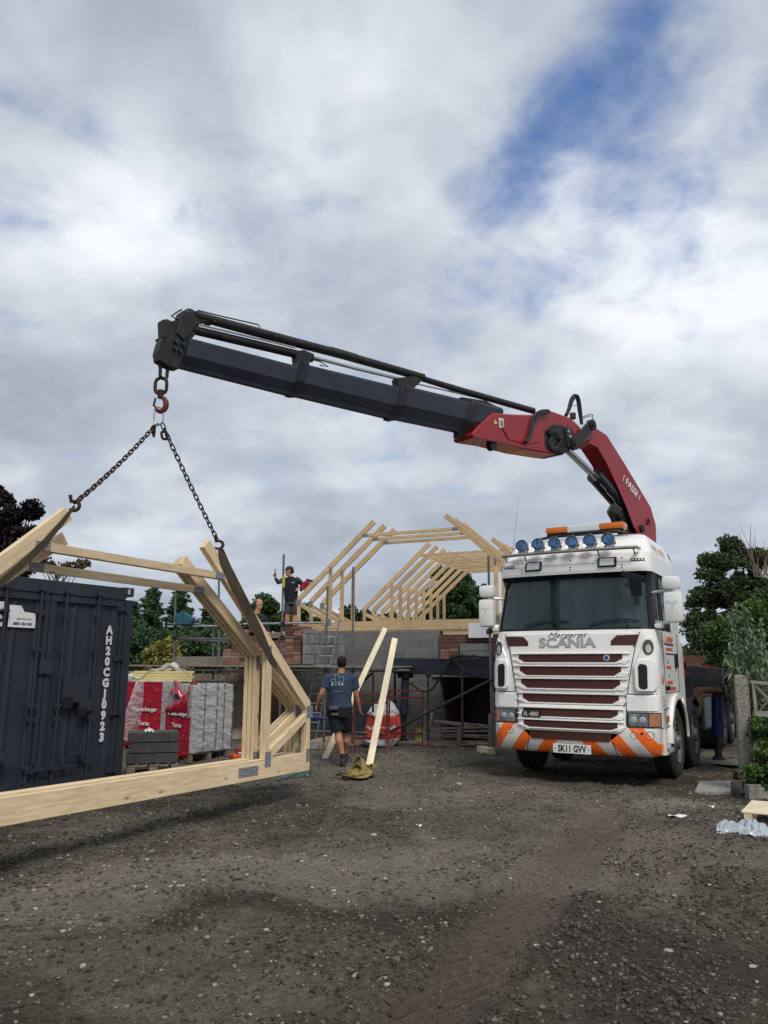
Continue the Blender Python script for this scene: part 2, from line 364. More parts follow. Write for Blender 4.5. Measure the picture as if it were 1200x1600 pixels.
BLUEDK = mat('dark_blue_paint', (.022, .028, .055), .5, 0, .4, 6, dirt=(.02, .02, .02), damt=.7)
BLUEPAINT = mat('blue_paint', (.012, .024, .12), .4, 0, .2, 6, dirt=(.02, .02, .03), damt=.6)
ORANGE = mat('orange_reflective', (.80, .13, .015), .4, 0, .08, 6)
GREENS = mat('green_strap', (.02, .16, .11), .5)

# ------------------------------------------------------------------ ground
def vnoise(x, y, seed, s):
    x = x / s; y = y / s
    xi = np.floor(x).astype(np.int64); yi = np.floor(y).astype(np.int64); fx = x - xi; fy = y - yi
    fx = fx * fx * (3 - 2 * fx); fy = fy * fy * (3 - 2 * fy)
    def h(a, b):
        n = (a * 374761393 + b * 668265263 + seed * 1442695041) & 0x7fffffff
        n = (n ^ (n >> 13)) * 1274126177 & 0x7fffffff
        return ((n ^ (n >> 16)) & 0xffff) / 65535.
    return (h(xi, yi) * (1 - fx) + h(xi + 1, yi) * fx) * (1 - fy) + (h(xi, yi + 1) * (1 - fx) + h(xi + 1, yi + 1) * fx) * fy
def segd(x, y, a, b):
    dx, dy = b[0] - a[0], b[1] - a[1]; L = hypot(dx, dy); dx /= L; dy /= L
    t = np.clip((x - a[0]) * dx + (y - a[1]) * dy, 0, L); px = x - a[0] - dx * t; py = y - a[1] - dy * t
    return np.sign(dx * py - dy * px) * np.hypot(px, py), (x - a[0]) * dx + (y - a[1]) * dy
TR0, TR1 = onground(640, 1610), onground(945, 1270)
def gheight(x, y):
    d, t = segd(x, y, TR0, TR1)
    w = vnoise(x, y, 5, .8) * .3
    track = np.exp(-((d + (w - .15) * .3) / .29) ** 4) * np.clip((13 - y) / 3, 0, 1)
    d2, t2 = segd(x, y, (-1.2, 3.0), (-.4, 13)); track2 = np.exp(-((d2) / .30) ** 4) * .6
    wet = np.clip((vnoise(x, y, 11, 2.6) * .55 + vnoise(x, y, 12, 1.0) * .45 - .35) * 3, 0, 1)
    rough = (.35 + .65 * wet) * np.clip((x + 4.2) / 3.0, .3, 1)
    h = (vnoise(x, y, 1, 1.9) - .5) * .07 + (vnoise(x, y, 2, .55) - .5) * .05
    c = np.abs(vnoise(x, y, 3, .19) - .5) * 2; c2 = vnoise(x, y, 4, .085); c3 = vnoise(x, y, 6, .045)
    msk = np.clip((vnoise(x, y, 14, .45) * .6 + vnoise(x, y, 15, .17) * .4 - .33) * 3.2, 0.12, 1)
    r1 = 1 - np.abs(vnoise(x, y, 16, .13) * 2 - 1); r2 = 1 - np.abs(vnoise(x + .3, y, 17, .07) * 2 - 1)
    h += (c2 ** 2 * .040 + c * .012 + c3 * .016 + r1 ** 2 * .022 + r2 ** 2 * .014) * rough * msk * (1 - .9 * track) * (1 - .4 * track2)
    h += (c3 - .5) * .005
    h += track * -.018 + .030 * np.exp(-((np.abs(d) - .36) / .07) ** 2) * np.clip((13 - y) / 3, 0, 1) * vnoise(x, y, 19, .2) + track * np.clip(np.sin((t * .42 + d * .9) * 2 * pi / .085) * 2, -1, .3) * .034 * np.clip((vnoise(x, y, 8, .45) - .45) * 5, 0, 1) * (np.abs(d) < .24)
    return h - .02, track, wet
NX = np.concatenate([-np.geomspace(400, 9, 26)[:-1], np.arange(-9, -5, .08), np.arange(-5, -3, .03), np.arange(-3, 3.6, .018), np.arange(3.6, 6.6, .03), np.arange(6.6, 11, .08), np.geomspace(11, 400, 26)])
NY = np.concatenate([-np.geomspace(200, 1, 14)[:-1], np.arange(-1, 2.8, .2), np.arange(2.8, 6, .015), np.arange(6, 9, .023), np.arange(9, 14, .04), np.arange(14, 22, .15), np.geomspace(22, 600, 26)])
gx, gy = np.meshgrid(NX, NY); hz, trk, wet = gheight(gx, gy)
far = np.clip((np.hypot(gx, gy - 8) - 16) / 8, 0, 1); hz = hz * (1 - far) - .03 * far
V = np.stack([gx, gy, hz], -1).reshape(-1, 3); ny_, nx_ = gx.shape
idx = np.arange(ny_ * nx_).reshape(ny_, nx_)
Fq = np.stack([idx[:-1, :-1], idx[:-1, 1:], idx[1:, 1:], idx[1:, :-1]], -1).reshape(-1, 4)
def npmesh(name, V, Fc, smooth=False):
    me = bpy.data.meshes.new(name); k = Fc.shape[1]
    me.vertices.add(len(V)); me.vertices.foreach_set('co', np.ascontiguousarray(V, dtype=np.float32).ravel())
    me.loops.add(Fc.size); me.loops.foreach_set('vertex_index', Fc.astype(np.int32).ravel())
    me.polygons.add(len(Fc)); me.polygons.foreach_set('loop_start', np.arange(0, Fc.size, k, dtype=np.int32)); me.polygons.foreach_set('loop_total', np.full(len(Fc), k, dtype=np.int32))
    if smooth: me.polygons.foreach_set('use_smooth', np.ones(len(Fc), dtype=bool))
    me.update(calc_edges=True); me.validate(); return me
gme = npmesh('ground', V, Fq, True)
# soil zones: how dry / gravelly, and how brown the soil is
def soil(gx, gy, trk):
    wx = (vnoise(gx, gy, 51, 1.1) - .5) * 1.5 + (vnoise(gx, gy, 52, .4) - .5) * .5; wy = (vnoise(gx, gy, 53, .9) - .5) * 1.3 + (vnoise(gx, gy, 54, .35) - .5) * .4; gx, gy = gx + wx, gy + wy
    def zb(px, py, rx, ry, amp):
        c = onground(px, py); return np.exp(-(((gx - c.x) / rx) ** 2 + ((gy - c.y) / ry) ** 2)) * amp
    dry = (vnoise(gx, gy, 21, 1.7) * .5 + vnoise(gx, gy, 22, .5) * .3 + vnoise(gx, gy, 23, .14) * .2) * .9 - .16
    dry += zb(300, 1365, 1.5, .8, .60) + zb(560, 1335, 1.2, .6, .48) + zb(60, 1420, .9, 1.0, .32) + zb(180, 1540, .6, .5, .22) + zb(760, 1235, 1.0, .6, .30) + zb(1100, 1262, 1.0, .5, .5) + zb(660, 1185, 1.4, .8, .28) + zb(520, 1500, .5, .5, .12) + zb(880, 1255, 1.6, .8, .35) + zb(640, 1300, 1.3, .8, .2)
    dry -= zb(560, 1430, 1.2, .6, .28) + zb(250, 1450, .7, .35, .3) + zb(960, 1480, 1.1, 1.4, .22) + zb(400, 1265, 1.5, .7, .2) + zb(600, 1520, .8, .6, .15)
    brn = zb(1080, 1330, 1.3, 1.0, 1.0) + zb(1190, 1420, .8, 1.0, .5) + trk * .75 + vnoise(gx, gy, 31, 1.3) * .35
    dry -= trk * .25
    return dry, brn
dry, brn = soil(gx, gy, trk)
for nm, a in (('dry', dry), ('brown', brn)):
    at_ = gme.attributes.new(nm, 'FLOAT', 'POINT'); at_.data.foreach_set('value', np.clip(a, 0, 1).astype(np.float32).ravel())
gm_ = bpy.data.materials.new('soil_and_gravel'); gm_.use_nodes = True; t = gm_.node_tree; b = t.nodes['Principled BSDF']; b.inputs['Roughness'].default_value = .95; b.inputs['Specular IOR Level'].default_value = .12
def gN(k, **s):
    n = t.nodes.new(k)
    for i, v in s.items(): n.inputs[i].default_value = v
    return n
L = t.links.new
tc_ = gN('ShaderNodeTexCoord'); a1 = t.nodes.new('ShaderNodeAttribute'); a1.attribute_name = 'dry'; a2 = t.nodes.new('ShaderNodeAttribute'); a2.attribute_name = 'brown'
n1 = gN('ShaderNodeTexNoise', Scale=9., Detail=12., Roughness=.75); L(tc_.outputs['Object'], n1.inputs['Vector'])
n2 = gN('ShaderNodeTexNoise', Scale=70., Detail=6., Roughness=.7); L(tc_.outputs['Object'], n2.inputs['Vector'])
n4_ = gN('ShaderNodeTexNoise', Scale=24., Detail=9., Roughness=.72); L(tc_.outputs['Object'], n4_.inputs['Vector'])
vo = gN('ShaderNodeTexVoronoi', Scale=46.); L(tc_.outputs['Object'], vo.inputs['Vector'])
vr = gN('ShaderNodeTexVoronoi', Scale=95.); L(tc_.outputs['Object'], vr.inputs['Vector'])
def gm2(op, a, b_):
    n = t.nodes.new('ShaderNodeMath'); n.operation = op
    for i, v in enumerate((a, b_)):
        if isinstance(v, (int, float)): n.inputs[i].default_value = v
        else: L(v, n.inputs[i])
    return n.outputs[0]
dr = gm2('ADD', gm2('MULTIPLY', a1.outputs['Fac'], 1.25), gm2('MULTIPLY', gm2('SUBTRACT', n1.outputs[0], .5), 1.0))
m0 = gN('ShaderNodeMix'); m0.data_type = 'RGBA'; m0.inputs[6].default_value = (.047, .039, .031, 1); m0.inputs[7].default_value = (.118, .099, .077, 1); L(a2.outputs['Fac'], m0.inputs[0])
mr_ = gN('ShaderNodeMapRange'); mr_.inputs[1].default_value = .05; mr_.inputs[2].default_value = 1.0; L(dr, mr_.inputs[0])
m1 = gN('ShaderNodeMix'); m1.data_type = 'RGBA'; L(mr_.outputs[0], m1.inputs[0]); L(m0.outputs[2], m1.inputs[6]); m1.inputs[7].default_value = (.205, .182, .142, 1)
# small stones in the dry parts
cell = t.nodes.new('ShaderNodeSeparateColor'); L(vo.outputs['Color'], cell.inputs[0])
st = gm2('MULTIPLY', gm2('LESS_THAN', vo.outputs['Distance'], .36), gm2('GREATER_THAN', gm2('ADD', gm2('MULTIPLY', a1.outputs['Fac'], .35), cell.outputs[0]), 1.12))
m2_ = gN('ShaderNodeMix'); m2_.data_type = 'RGBA'; L(st, m2_.inputs[0]); L(m1.outputs[2], m2_.inputs[6]); m2_.inputs[7].default_value = (.25, .235, .21, 1)
cell2 = t.nodes.new('ShaderNodeSeparateColor'); L(vr.outputs['Color'], cell2.inputs[0])
st2 = gm2('MULTIPLY', gm2('LESS_THAN', vr.outputs['Distance'], .34), gm2('GREATER_THAN', gm2('ADD', gm2('MULTIPLY', a1.outputs['Fac'], .4), cell2.outputs[0]), 1.08))
m3_ = gN('ShaderNodeMix'); m3_.data_type = 'RGBA'; L(st2, m3_.inputs[0]); L(m2_.outputs[2], m3_.inputs[6]); m3_.inputs[7].default_value = (.20, .19, .17, 1)
hs_ = gN('ShaderNodeHueSaturation'); L(m3_.outputs[2], hs_.inputs['Color']); L(gm2('ADD', gm2('ADD', gm2('MULTIPLY', n2.outputs[0], 1.5), gm2('MULTIPLY', n4_.outputs[0], 2.2)), -.80), hs_.inputs['Value'])
L(hs_.outputs[0], b.inputs['Base Color'])
hh_ = gm2('ADD', gm2('MULTIPLY', n2.outputs[0], .9), gm2('ADD', gm2('MULTIPLY', st, .5), gm2('ADD', gm2('MULTIPLY', n1.outputs[0], .8), gm2('MULTIPLY', n4_.outputs[0], 1.5))))
bp_ = gN('ShaderNodeBump', Strength=1.0, Distance=.022); L(hh_, bp_.inputs['Height']); L(bp_.outputs[0], b.inputs['Normal'])
tag(link('ground', gme, gm_), kind='structure')
def hgt(x, y):
    h, _, _ = gheight(np.array([float(x)]), np.array([float(y)])); return float(h[0])

# stones
cube = np.array([[x, y, z] for x in (-1, 1) for y in (-1, 1) for z in (-1, 1)], float)
cf = np.array([[0, 1, 3, 2], [4, 6, 7, 5], [0, 4, 5, 1], [2, 3, 7, 6], [0, 2, 6, 4], [1, 5, 7, 3]])
def stones(name, P, sz, m, flat=.55):
    n = len(P); base = cube[None] * rng.uniform(.45, 1.0, (n, 8, 3)); base[:, :, 2] *= flat
    a = rng.uniform(0, 2 * pi, n); c, s_ = np.cos(a), np.sin(a)
    x = base[:, :, 0] * c[:, None] - base[:, :, 1] * s_[:, None]; y = base[:, :, 0] * s_[:, None] + base[:, :, 1] * c[:, None]
    Vv = np.stack([x, y, base[:, :, 2]], -1) * (sz / 2)[:, None, None] + P[:, None, :]
    Fc = (cf[None] + (np.arange(n) * 8)[:, None, None]).reshape(-1, 4)
    return link(name, npmesh(name, Vv.reshape(-1, 3), Fc, False), m)
STONE = bpy.data.materials.new('stone_chips'); STONE.use_nodes = True; t = STONE.node_tree; b = t.nodes['Principled BSDF']; b.inputs['Roughness'].default_value = .9
g_ = t.nodes.new('ShaderNodeNewGeometry'); rp = t.nodes.new('ShaderNodeValToRGB'); t.links.new(g_.outputs['Random Per Island'], rp.inputs[0]); t.links.new(rp.outputs[0], b.inputs['Base Color'])
rp.color_ramp.elements[0].color = (.040, .035, .030, 1); rp.color_ramp.elements[1].color = (.42, .40, .35, 1)
for p_, c_ in ((.45, (.080, .068, .053, 1)), (.75, (.14, .122, .096, 1)), (.92, (.22, .20, .16, 1)), (.975, (.33, .305, .25, 1))):
    e = rp.color_ramp.elements.new(p_); e.color = c_
def scatter(n, x0, x1, y0, y1, fn, s0, s1, power=3., fl=.55):
    y = y0 + (y1 - y0) * rng.random(n) ** 1.3; x = rng.uniform(x0, x1, n)
    keep = rng.random(n) < fn(x, y); x, y = x[keep], y[keep]
    s = s0 + (s1 - s0) * rng.random(len(x)) ** power
    h, _, _ = gheight(x, y); return np.stack([x, y, h + s * .12], -1), s
def dens(x, y):
    d = vnoise(x, y, 21, 1.7) * .5 + vnoise(x, y, 22, .5) * .5
    for px, py, r, a in ((330, 1370, 1.3, .5), (60, 1420, 1.2, .5), (760, 1235, 1.1, .8), (1100, 1262, 1.0, 1.0), (660, 1185, 1.5, .9), (200, 1300, 1.5, .5)):
        c = onground(px, py); d += np.exp(-((x - c.x) ** 2 + (y - c.y) ** 2) / r ** 2) * a
    dd, _ = segd(x, y, TR0, TR1)
    return np.clip(d - .15, .05, 1) * (1 - .85 * np.exp(-(dd / .3) ** 4)) * np.clip((vnoise(x, y, 41, .38) * .5 + vnoise(x, y, 42, .13) * .5 - .36) * 5, .04, 1)
P1, s1 = scatter(190000, -5.5, 6.5, 2.9, 15.5, dens, .005, .040, 6.)
tag(stones('gravel', P1, s1, STONE), 'loose grey stone chips scattered over the dark soil', 'gravel', kind='stuff')
CLOD = mat('soil_clods', (.034, .027, .022), .95, 0, .35, 20, .5, 60)
P2, s2 = scatter(330000, -4.5, 6.0, 2.9, 11, lambda x, y: np.clip(1.05 - 1.9 * soil(x, y, 0)[0], .03, 1) * np.clip((vnoise(x, y, 14, .45) * .6 + vnoise(x, y, 15, .17) * .4 - .36) * 4, .28, 1) * (1 - .95 * gheight(x, y)[1]), .004, .030, 3.4)
CLODM = STONE.copy(); CLODM.name = 'soil_crumbs'; r_ = [n for n in CLODM.node_tree.nodes if n.type == 'VALTORGB'][0].color_ramp
for e, c in zip(r_.elements, ((.022, .018, .014), (.042, .034, .027), (.075, .063, .049), (.11, .095, .074), (.16, .142, .112), (.26, .24, .195))): e.color = (*c, 1)
tag(stones('soil_clods', P2, s2, CLODM, .8), 'crumbled dark soil clods lying over the churned yard', 'soil', kind='stuff')
# larger individual stones
def big_stone(px, py, w, tone, label):
    p = onground(px, py); b = MB(); bmesh.ops.create_icosphere(b.bm, subdivisions=2, radius=.5)
    for v in b.bm.verts:
        k = 1 + random.uniform(-.13, .13); v.co *= k
        if v.co.z < -.18: v.co.z = -.18
    o = b.build('stone', mat('stone_' + tone[0], tone[1], .9, 0, .2, 20, .5, 40), None, None, False)
    o.location = (p.x, p.y, hgt(p.x, p.y) + w * .1); o.scale = (w, w * random.uniform(.6, .85), w * random.uniform(.45, .6)); o.rotation_euler = (0, 0, random.uniform(0, 3))
    tag(o, label, 'stone', 'larger loose stones on the yard')
PALE = ('pale', (.36, .35, .32)); GREY = ('grey', (.17, .165, .155)); DK = ('dark', (.06, .055, .05))
big_stone(46, 1378, .085, DK, 'dark fist-sized stone on the pale gravel below the long timber chord')
big_stone(237, 1325, .075, GREY, 'grey stone on the yard just below the middle of the long timber chord')
big_stone(457, 1286, .07, GREY, 'grey stone on the yard between the timber chord and the tyre track')
big_stone(584, 1300, .07, PALE, 'pale stone on the yard straight below the yellow strap heap')
big_stone(557, 1517, .055, PALE, 'round pale stone in the churned soil, largest near the front centre')
big_stone(605, 1535, .04, PALE, 'small pale stone just beside the round pale one at the front')
big_stone(130, 1508, .05, PALE, 'pale stone in the front corner of the yard beyond the container')
big_stone(1044, 1477, .055, PALE, 'pale angular stone on the dark soil to the side of the tyre track')
big_stone(1175, 1501, .05, PALE, 'pale stone nearest the edge of the yard below the timber pallet')
big_stone(1000, 1400, .035, PALE, 'small pale stone on dark soil between the truck and the front')
big_stone(717, 1225, .09, PALE, 'pale flat stone on the gravel in front of the trestle stack')
big_stone(936, 1408, .035, PALE, 'small pale stone on the edge of the smooth tyre track')
big_stone(612, 1592, .05, PALE, 'pale stone at the very front beside the tyre track')
big_stone(657, 1263, .06, PALE, 'pale stone between the yellow strap heap and the truck')
big_stone(545, 1396, .035, PALE, 'small pale stone in the dark patch of churned soil')
big_stone(402, 1560, .04, GREY, 'grey stone on the front of the yard before the dark patch')
# ------------------------------------------------------------------ shipping container
CU = Vector((.5352, .8447, 0)); CNV = Vector((.8447, -.5352, 0))
ct = empty('shipping_container', (-3.336, 10.315, .03), math.atan2(CU.y, CU.x), 'dark grey blue steel shipping container with stencilled white serial number on its door end', 'container')
b = MB()
for x in (-2.44 + .06, -.06): b.box((x, .06, 1.30), (.12, .12, 2.25), None, .008)
b.box((-1.22, .05, 2.50), (2.18, .10, .16), None, .008); b.box((-1.22, .05, .09), (2.18, .10, .16), None, .008)
# side walls with corrugation, roof, back
for x, sg in ((-.02, 1), (-2.42, -1)):
    pts = []
    k = 0; y = .14
    while y < 5.95:
        for dy, dx in ((0, 0), (.07, 0), (.11, -.035), (.20, -.035), (.24, 0)): pts.append((y + dy, dx * sg))
        y += .278
    vs = []
    for y_, dx in pts:
        if y_ > 5.95: break
        vs.append((b.bm.verts.new((x + dx, y_, .16)), b.bm.verts.new((x + dx, y_, 2.46))))
    for p, q in zip(vs, vs[1:]): b.bm.faces.new((p[0], q[0], q[1], p[1]))
    b.box((x - .02 * sg, 3.03, 2.515), (.06, 5.8, .12)); b.box((x - .02 * sg, 3.03, .08), (.06, 5.8, .15))
b.box((-1.22, 3.03, 2.555), (2.36, 5.82, .03)); b.box((-1.22, 6.0, 1.3), (2.36, .05, 2.4)); b.box((-1.22, 3.0, .14), (2.3, 5.7, .04))
b.build('frame', CONT, ct)
for x in (-2.44 + .09, -.09):
    for y in (.085, 5.96):
        for z in (.06, 2.53):
            b = MB(); b.box((x, y, z), (.182, .172, .118), None, .012); b.build('corner_casting', CONT, ct)
for x in (-2.35, -.085):
    for z in (2.535, .06):
        b = MB(); b.prism([(cos(a) * .022, sin(a) * .038) for a in np.linspace(0, 2 * pi, 15)[:-1]], (x, -.0035, z), (1, 0, 0), (0, 0, 1), (0, 1, 0), .003); b.build('casting_hole', mat('sky_hole', (.45, .47, .5), .6) if z > 1 and x > -1 else BLACKP, ct)
def door(x0, x1, side):
    b = MB(); w = x1 - x0
    # folded panel
    prof = [(0, .035), (.10, .035)]
    n = 3; step = (w - .2) / n
    for i in range(n):
        a = .10 + i * step
        prof += [(a + .03, .055), (a + step - .06, .055), (a + step - .03, .035)]
    prof += [(w, .035)]
    vs = [(b.bm.verts.new((x0 + px_, py_, .18)), b.bm.verts.new((x0 + px_, py_, 2.40))) for px_, py_ in prof]
    for p, q in zip(vs, vs[1:]): b.bm.faces.new((p[0], q[0], q[1], p[1]))
    for z in (.215, 2.375): b.box(((x0 + x1) / 2, .03, z), (w - .004, .03, .09), None, .004)
    for x in (x0 + .03, x1 - .03): b.box((x, .030, 1.295), (.056, .032, 2.06), None, .004)
    d = b.build('door', CONT, ct, None, False, recalc=False)
    for rx in ((-.55, -1.02) if side else (-1.36, -1.80)):
        b = MB(); b.tube([(rx, -.012, .13), (rx, -.012, 2.46)], .017, 10)
        for z in (.13, 2.46): b.box((rx, -.012, z), (.07, .05, .05), None, .008)
        for z in (.42, .95, 1.10, 1.75, 2.18): b.box((rx, -.006, z), (.10, .045, .035), None, .006)
        b.build('lock_rod', CONT, d)
        b = MB(); zz_ = .52 if rx in (-.55, -1.80) else .38
        b.bar((rx - .03, -.035, zz_), (rx + .30 * (1 if not side and rx == -1.80 else -1 if rx == -.55 else 1), -.035, zz_ + .02), .012, .035)
        b.box((rx + .12 * (-1 if rx == -.55 else 1), -.025, zz_ + .05), (.05, .04, .09), None, .01); b.build('handle', CONT, d)
    hx = x1 - .02 if side else x0 + .02
    for z in (.28, .98, 1.66, 2.30):
        b = MB(); b.tube([(hx + .04, -.018, z - .05), (hx + .04, -.018, z + .05)], .02, 8); b.box((hx - .03, -.006, z), (.16, .014, .06), None, .006); b.build('hinge', CONT, d)
    return d
dR = door(-1.215, -.125, True); dL = door(-2.315, -1.225, False)
b = MB(); b.box((-.80, -.005, 1.28), (.36, .06, .30), None, .008); b.box((-.66, -.02, 1.09), (.17, .09, .13), None, .008); b.build('lock_box', CONT, ct)
b = MB(); b.box((-.905, -.038, 1.135), (.13, .012, .13)); b.box((-.72, -.068, 1.02), (.12, .01, .08)); b.build('lock_box_slot', BLACKP, ct)
b = MB(); b.box((-1.22, -.002, 1.55), (.17, .03, .16), None, .004); b.build('joint_plate', CONT, ct)
for i, ch in enumerate('AH20CGJ0923'):
    text('serial_number', ch, .140, PAINTW, frame((-.33, .0305 - .004, 2.02 - i * .1335), (1, 0, 0), (0, 0, 1)), dR, .0015, .92, 0, .009)
b = MB(); b.prism([(-.17, -.12), (.17, -.12), (.17, .05), (.02, .06), (-.03, .13), (-.17, .13)], (-1.56, .028, 2.12), (1, 0, 0), (0, 0, 1), (0, -1, 0), .004); b.build('sticker', PAPER, dL)
text('sticker_text', 'elgrente.co.uk', .035, INK, frame((-1.54, .0225, 2.10), (1, 0, 0), (0, 0, 1)), dL, .0006, .95)
text('sticker_text', '0800 454 963', .046, INKB, frame((-1.55, .0225, 2.04), (1, 0, 0), (0, 0, 1)), dL, .0006, .95, 0, .0015)
b = MB(); b.box((-2.03, .026, 2.14), (.46, .004, .28)); b.build('sticker', PAPER, dL)
text('sticker_text', 'Fc', .24, INKB, frame((-1.92, .0225, 2.13), (1, 0, 0), (0, 0, 1)), dL, .0006, 1.1, 0, .01)

# ------------------------------------------------------------------ roof trusses
class Pose:
    def __init__(s, X, Y, Z, th, lean=0., slope=0.):
        s.d = Vector((cos(th) * cos(slope), sin(th) * cos(slope), sin(slope))); n0 = Vector((sin(th), -cos(th), 0))
        up = n0.cross(s.d); up = up if up.z > 0 else -up
        s.up = up * cos(lean) + n0 * sin(lean); s.n = n0 * cos(lean) - up * sin(lean); s.o = Vector((X, Y, Z)); s.th = th
    def p(s, a, z, n=0.): return s.o + s.d * a + s.up * z + s.n * n
    def px(s, x, y, n=0.):
        q = onplane(x, y, s.o + s.n * n, s.n) - s.o; return (q.dot(s.d), q.dot(s.up))
def member(name, poly, P, n0, n1, m, parent, ax=(0, 1)):
    a, c = Vector((*poly[ax[0]], 0)), Vector((*poly[ax[1]], 0)); e = (c - a).normalized()
    f = Vector((-e.y, e.x, 0)); mid = sum((Vector((*q, 0)) for q in poly), Vector()) / len(poly)
    X = P.d * e.x + P.up * e.y; Y = P.d * f.x + P.up * f.y; Z = X.cross(Y)
    Mx = Matrix((X, Y, Z)).transposed().to_4x4(); Mx.translation = P.p(mid.x, mid.y, (n0 + n1) / 2)
    loc = [((Vector((*q, 0)) - mid).dot(e), (Vector((*q, 0)) - mid).dot(f)) for q in poly]
    b = MB(); tk = abs(n1 - n0); b.prism(loc, (0, 0, -tk / 2), (1, 0, 0), (0, 1, 0), (0, 0, 1), tk, .002)
    return b.build(name, m, parent, Mx)
RD, CDEP, PW = .125, .077, .09
def truss(name, P, n0, tk, m, label, group, hc=.215, span=5.93, hh=.839, a=.724, colz=2.289, top=2.696, postx=-.83, plates=True, left=True, s0=0., right=True, collar=True, chord=True, dark=False):
    rt = empty(name, P.p(0, 0, n0), 0, label, 'roof truss', group)
    n1 = n0 - tk; ca, sa, ta = cos(a), sin(a), tan(a)
    if chord: member('bottom_chord', [(s0 - span, 0), (s0, 0), (s0, hc), (s0 - span, hc)], P, n0, n1, m, rt)
    inz = hh - RD / ca
    def side(mir):
        f = (lambda s, z: (s0 + s, z)) if not mir else (lambda s, z: (s0 - span - s, z))
        T = (-top * ca, hh + top * sa); Ti = (T[0] - RD * sa, T[1] - RD * ca)
        member('rafter', [f(0, hh), f(*T), f(*Ti), f(0, inz)], P, n0, n1, m, rt)
        member('end_post', [f(0, hc + .001), f(0, inz - .001), f(-.085, inz + .085 * ta - .001), f(-.085, hc + .001)], P, n0, n1, m, rt)
        member('wall_post', [f(postx, hc + .001), f(postx, inz - postx * ta - .001), f(postx - PW, inz - (postx - PW) * ta - .001), f(postx - PW, hc + .001)], P, n0, n1, m, rt)
        q0, q1 = (-.088, inz + .02), (postx + .003, hc + .10)
        w = .075; dx, dz = q1[0] - q0[0], q1[1] - q0[1]; l = hypot(dx, dz); ex, ez = dx / l, dz / l
        member('diagonal_brace', [f(*q0), f(*q1), f(q1[0], hc + .002), f(q1[0] + .04, hc + .002), f(q0[0], q0[1] - w * 1.25)], P, n0, n1, m, rt)
        if plates:
            for cx, cz, w_, h_ in ((-.02, hh - .13, .13, .15), (postx - .03, hc - .01, .11, .17), (-.045, hc - .03, .07, .15), (postx - .045, inz - (postx - .045) * ta - .02, .055, .17), (-(colz - .04 - inz) / ta - .04, colz - .04, .15, .075)):
                b = MB(); x, z = f(cx, cz)
                b.box((0, 0, 0), (w_, .0025, h_))
                for k in range(int(w_ / .02)): b.box((-w_ / 2 + .012 + k * .02, -.002, 0), (.006, .003, h_ * .92))
                Mx = Matrix((P.d, -P.n, P.up)).transposed().to_4x4(); Mx.translation = P.p(x, z, n0 + .0035)
                b.build('nail_plate', PLATE, rt, Mx)
    if right: side(False)
    if left: side(True)
    if collar:
        xo = lambda z: -(z - inz) / ta
        member('collar_tie', [(s0 + xo(colz - CDEP) - .001, colz - CDEP), (s0 - span - xo(colz - CDEP) + .001, colz - CDEP), (s0 - span - xo(colz) + .001, colz), (s0 + xo(colz) - .001, colz)], P, n0, n1, m, rt)
    return rt
PA = Pose(-.920, 10.119, .330, 1.063, -.012, -.007)
gH = 'attic trusses hanging from the crane chains'
truss('roof_truss', PA, 0, .037, WOOD, 'front truss of the hanging bundle, its long bottom chord running past the container door', gH)
truss('roof_truss', PA, -.039, .037, WOOD, 'hanging truss pressed flat behind the front one, second layer at the upper rafter end', gH, plates=False)
# second pack, sitting lower behind
nB = -.16
hb, tb = PA.px(468, 1094, nB), PA.px(291, 868, nB)
aB = math.atan2(tb[1] - hb[1], -(tb[0] - hb[0])); LB = hypot(tb[0] - hb[0], tb[1] - hb[1])
cB = PA.px(250, 907, nB)[1]; pB = PA.px(407, 1030, nB)[0] - hb[0]
l1, l2 = PA.px(38, 894, nB), PA.px(72, 866, nB)
inzB = hb[1] - RD / cos(aB); xi = -(l1[1] - inzB) / tan(aB); spanB = -(l1[0] + xi - hb[0])
print('B', hb, tb, aB, LB, cB, pB, spanB, l1, l2)
lbB = ['hanging truss with the lower of the two collar ties, behind the front pair', 'middle one of the three lower trusses at the back of the hanging bundle', 'rearmost truss of the hanging bundle, closest to the wrapped block packs']
for i in range(3):
    truss('roof_truss', PA, nB - i * .05, .037, WOOD, lbB[i], gH, span=spanB, hh=hb[1], a=aB, colz=cB, top=LB - .02 * i, postx=pB, s0=hb[0] - .02 * i, plates=(i == 0), collar=(i == 0))
b = MB(); b.box((0, 0, 0), (.34, .004, .10))
for k in range(16): b.box((-.16 + k * .021, -.003, 0), (.006, .003, .09))
chp = PA.px(388, 1205)
# splice plate on the front chord
Mx = Matrix((PA.d, -PA.n, PA.up)).transposed().to_4x4(); Mx.translation = PA.p(chp[0], .105, .004)
spl = b.build('splice_plate', PLATE, [o for o in COL.objects if o.name == 'roof_truss'][0], Mx)

# trusses standing on the house
PH = Pose(3.267, 16.39, 2.432, -.435)
gS = 'attic trusses standing on the house walls'
lab = {0: 'foremost standing truss at the front edge of the house, beside the man in the cap', 1: 'second standing attic truss from the front of the house, just behind the foremost one', 2: 'third standing attic truss from the front, last before the wide gap in the roof frame'}
nth = ['first', 'second', 'third', 'fourth', 'fifth', 'sixth', 'seventh', 'eighth', 'ninth']
for k in (0, 1, 2, 6, 7, 8, 9, 10, 11, 12, 13):
    l = lab.get(k) or 'standing attic truss, %s one beyond the wide gap in the roof frame' % nth[k - 6]
    if k == 13: l = 'rearmost standing attic truss, at the far end of the roof frame'
    truss('roof_truss', PH, -.6 * k, .045, WOODH, l, gS, plates=(k < 3), postx=-.86)

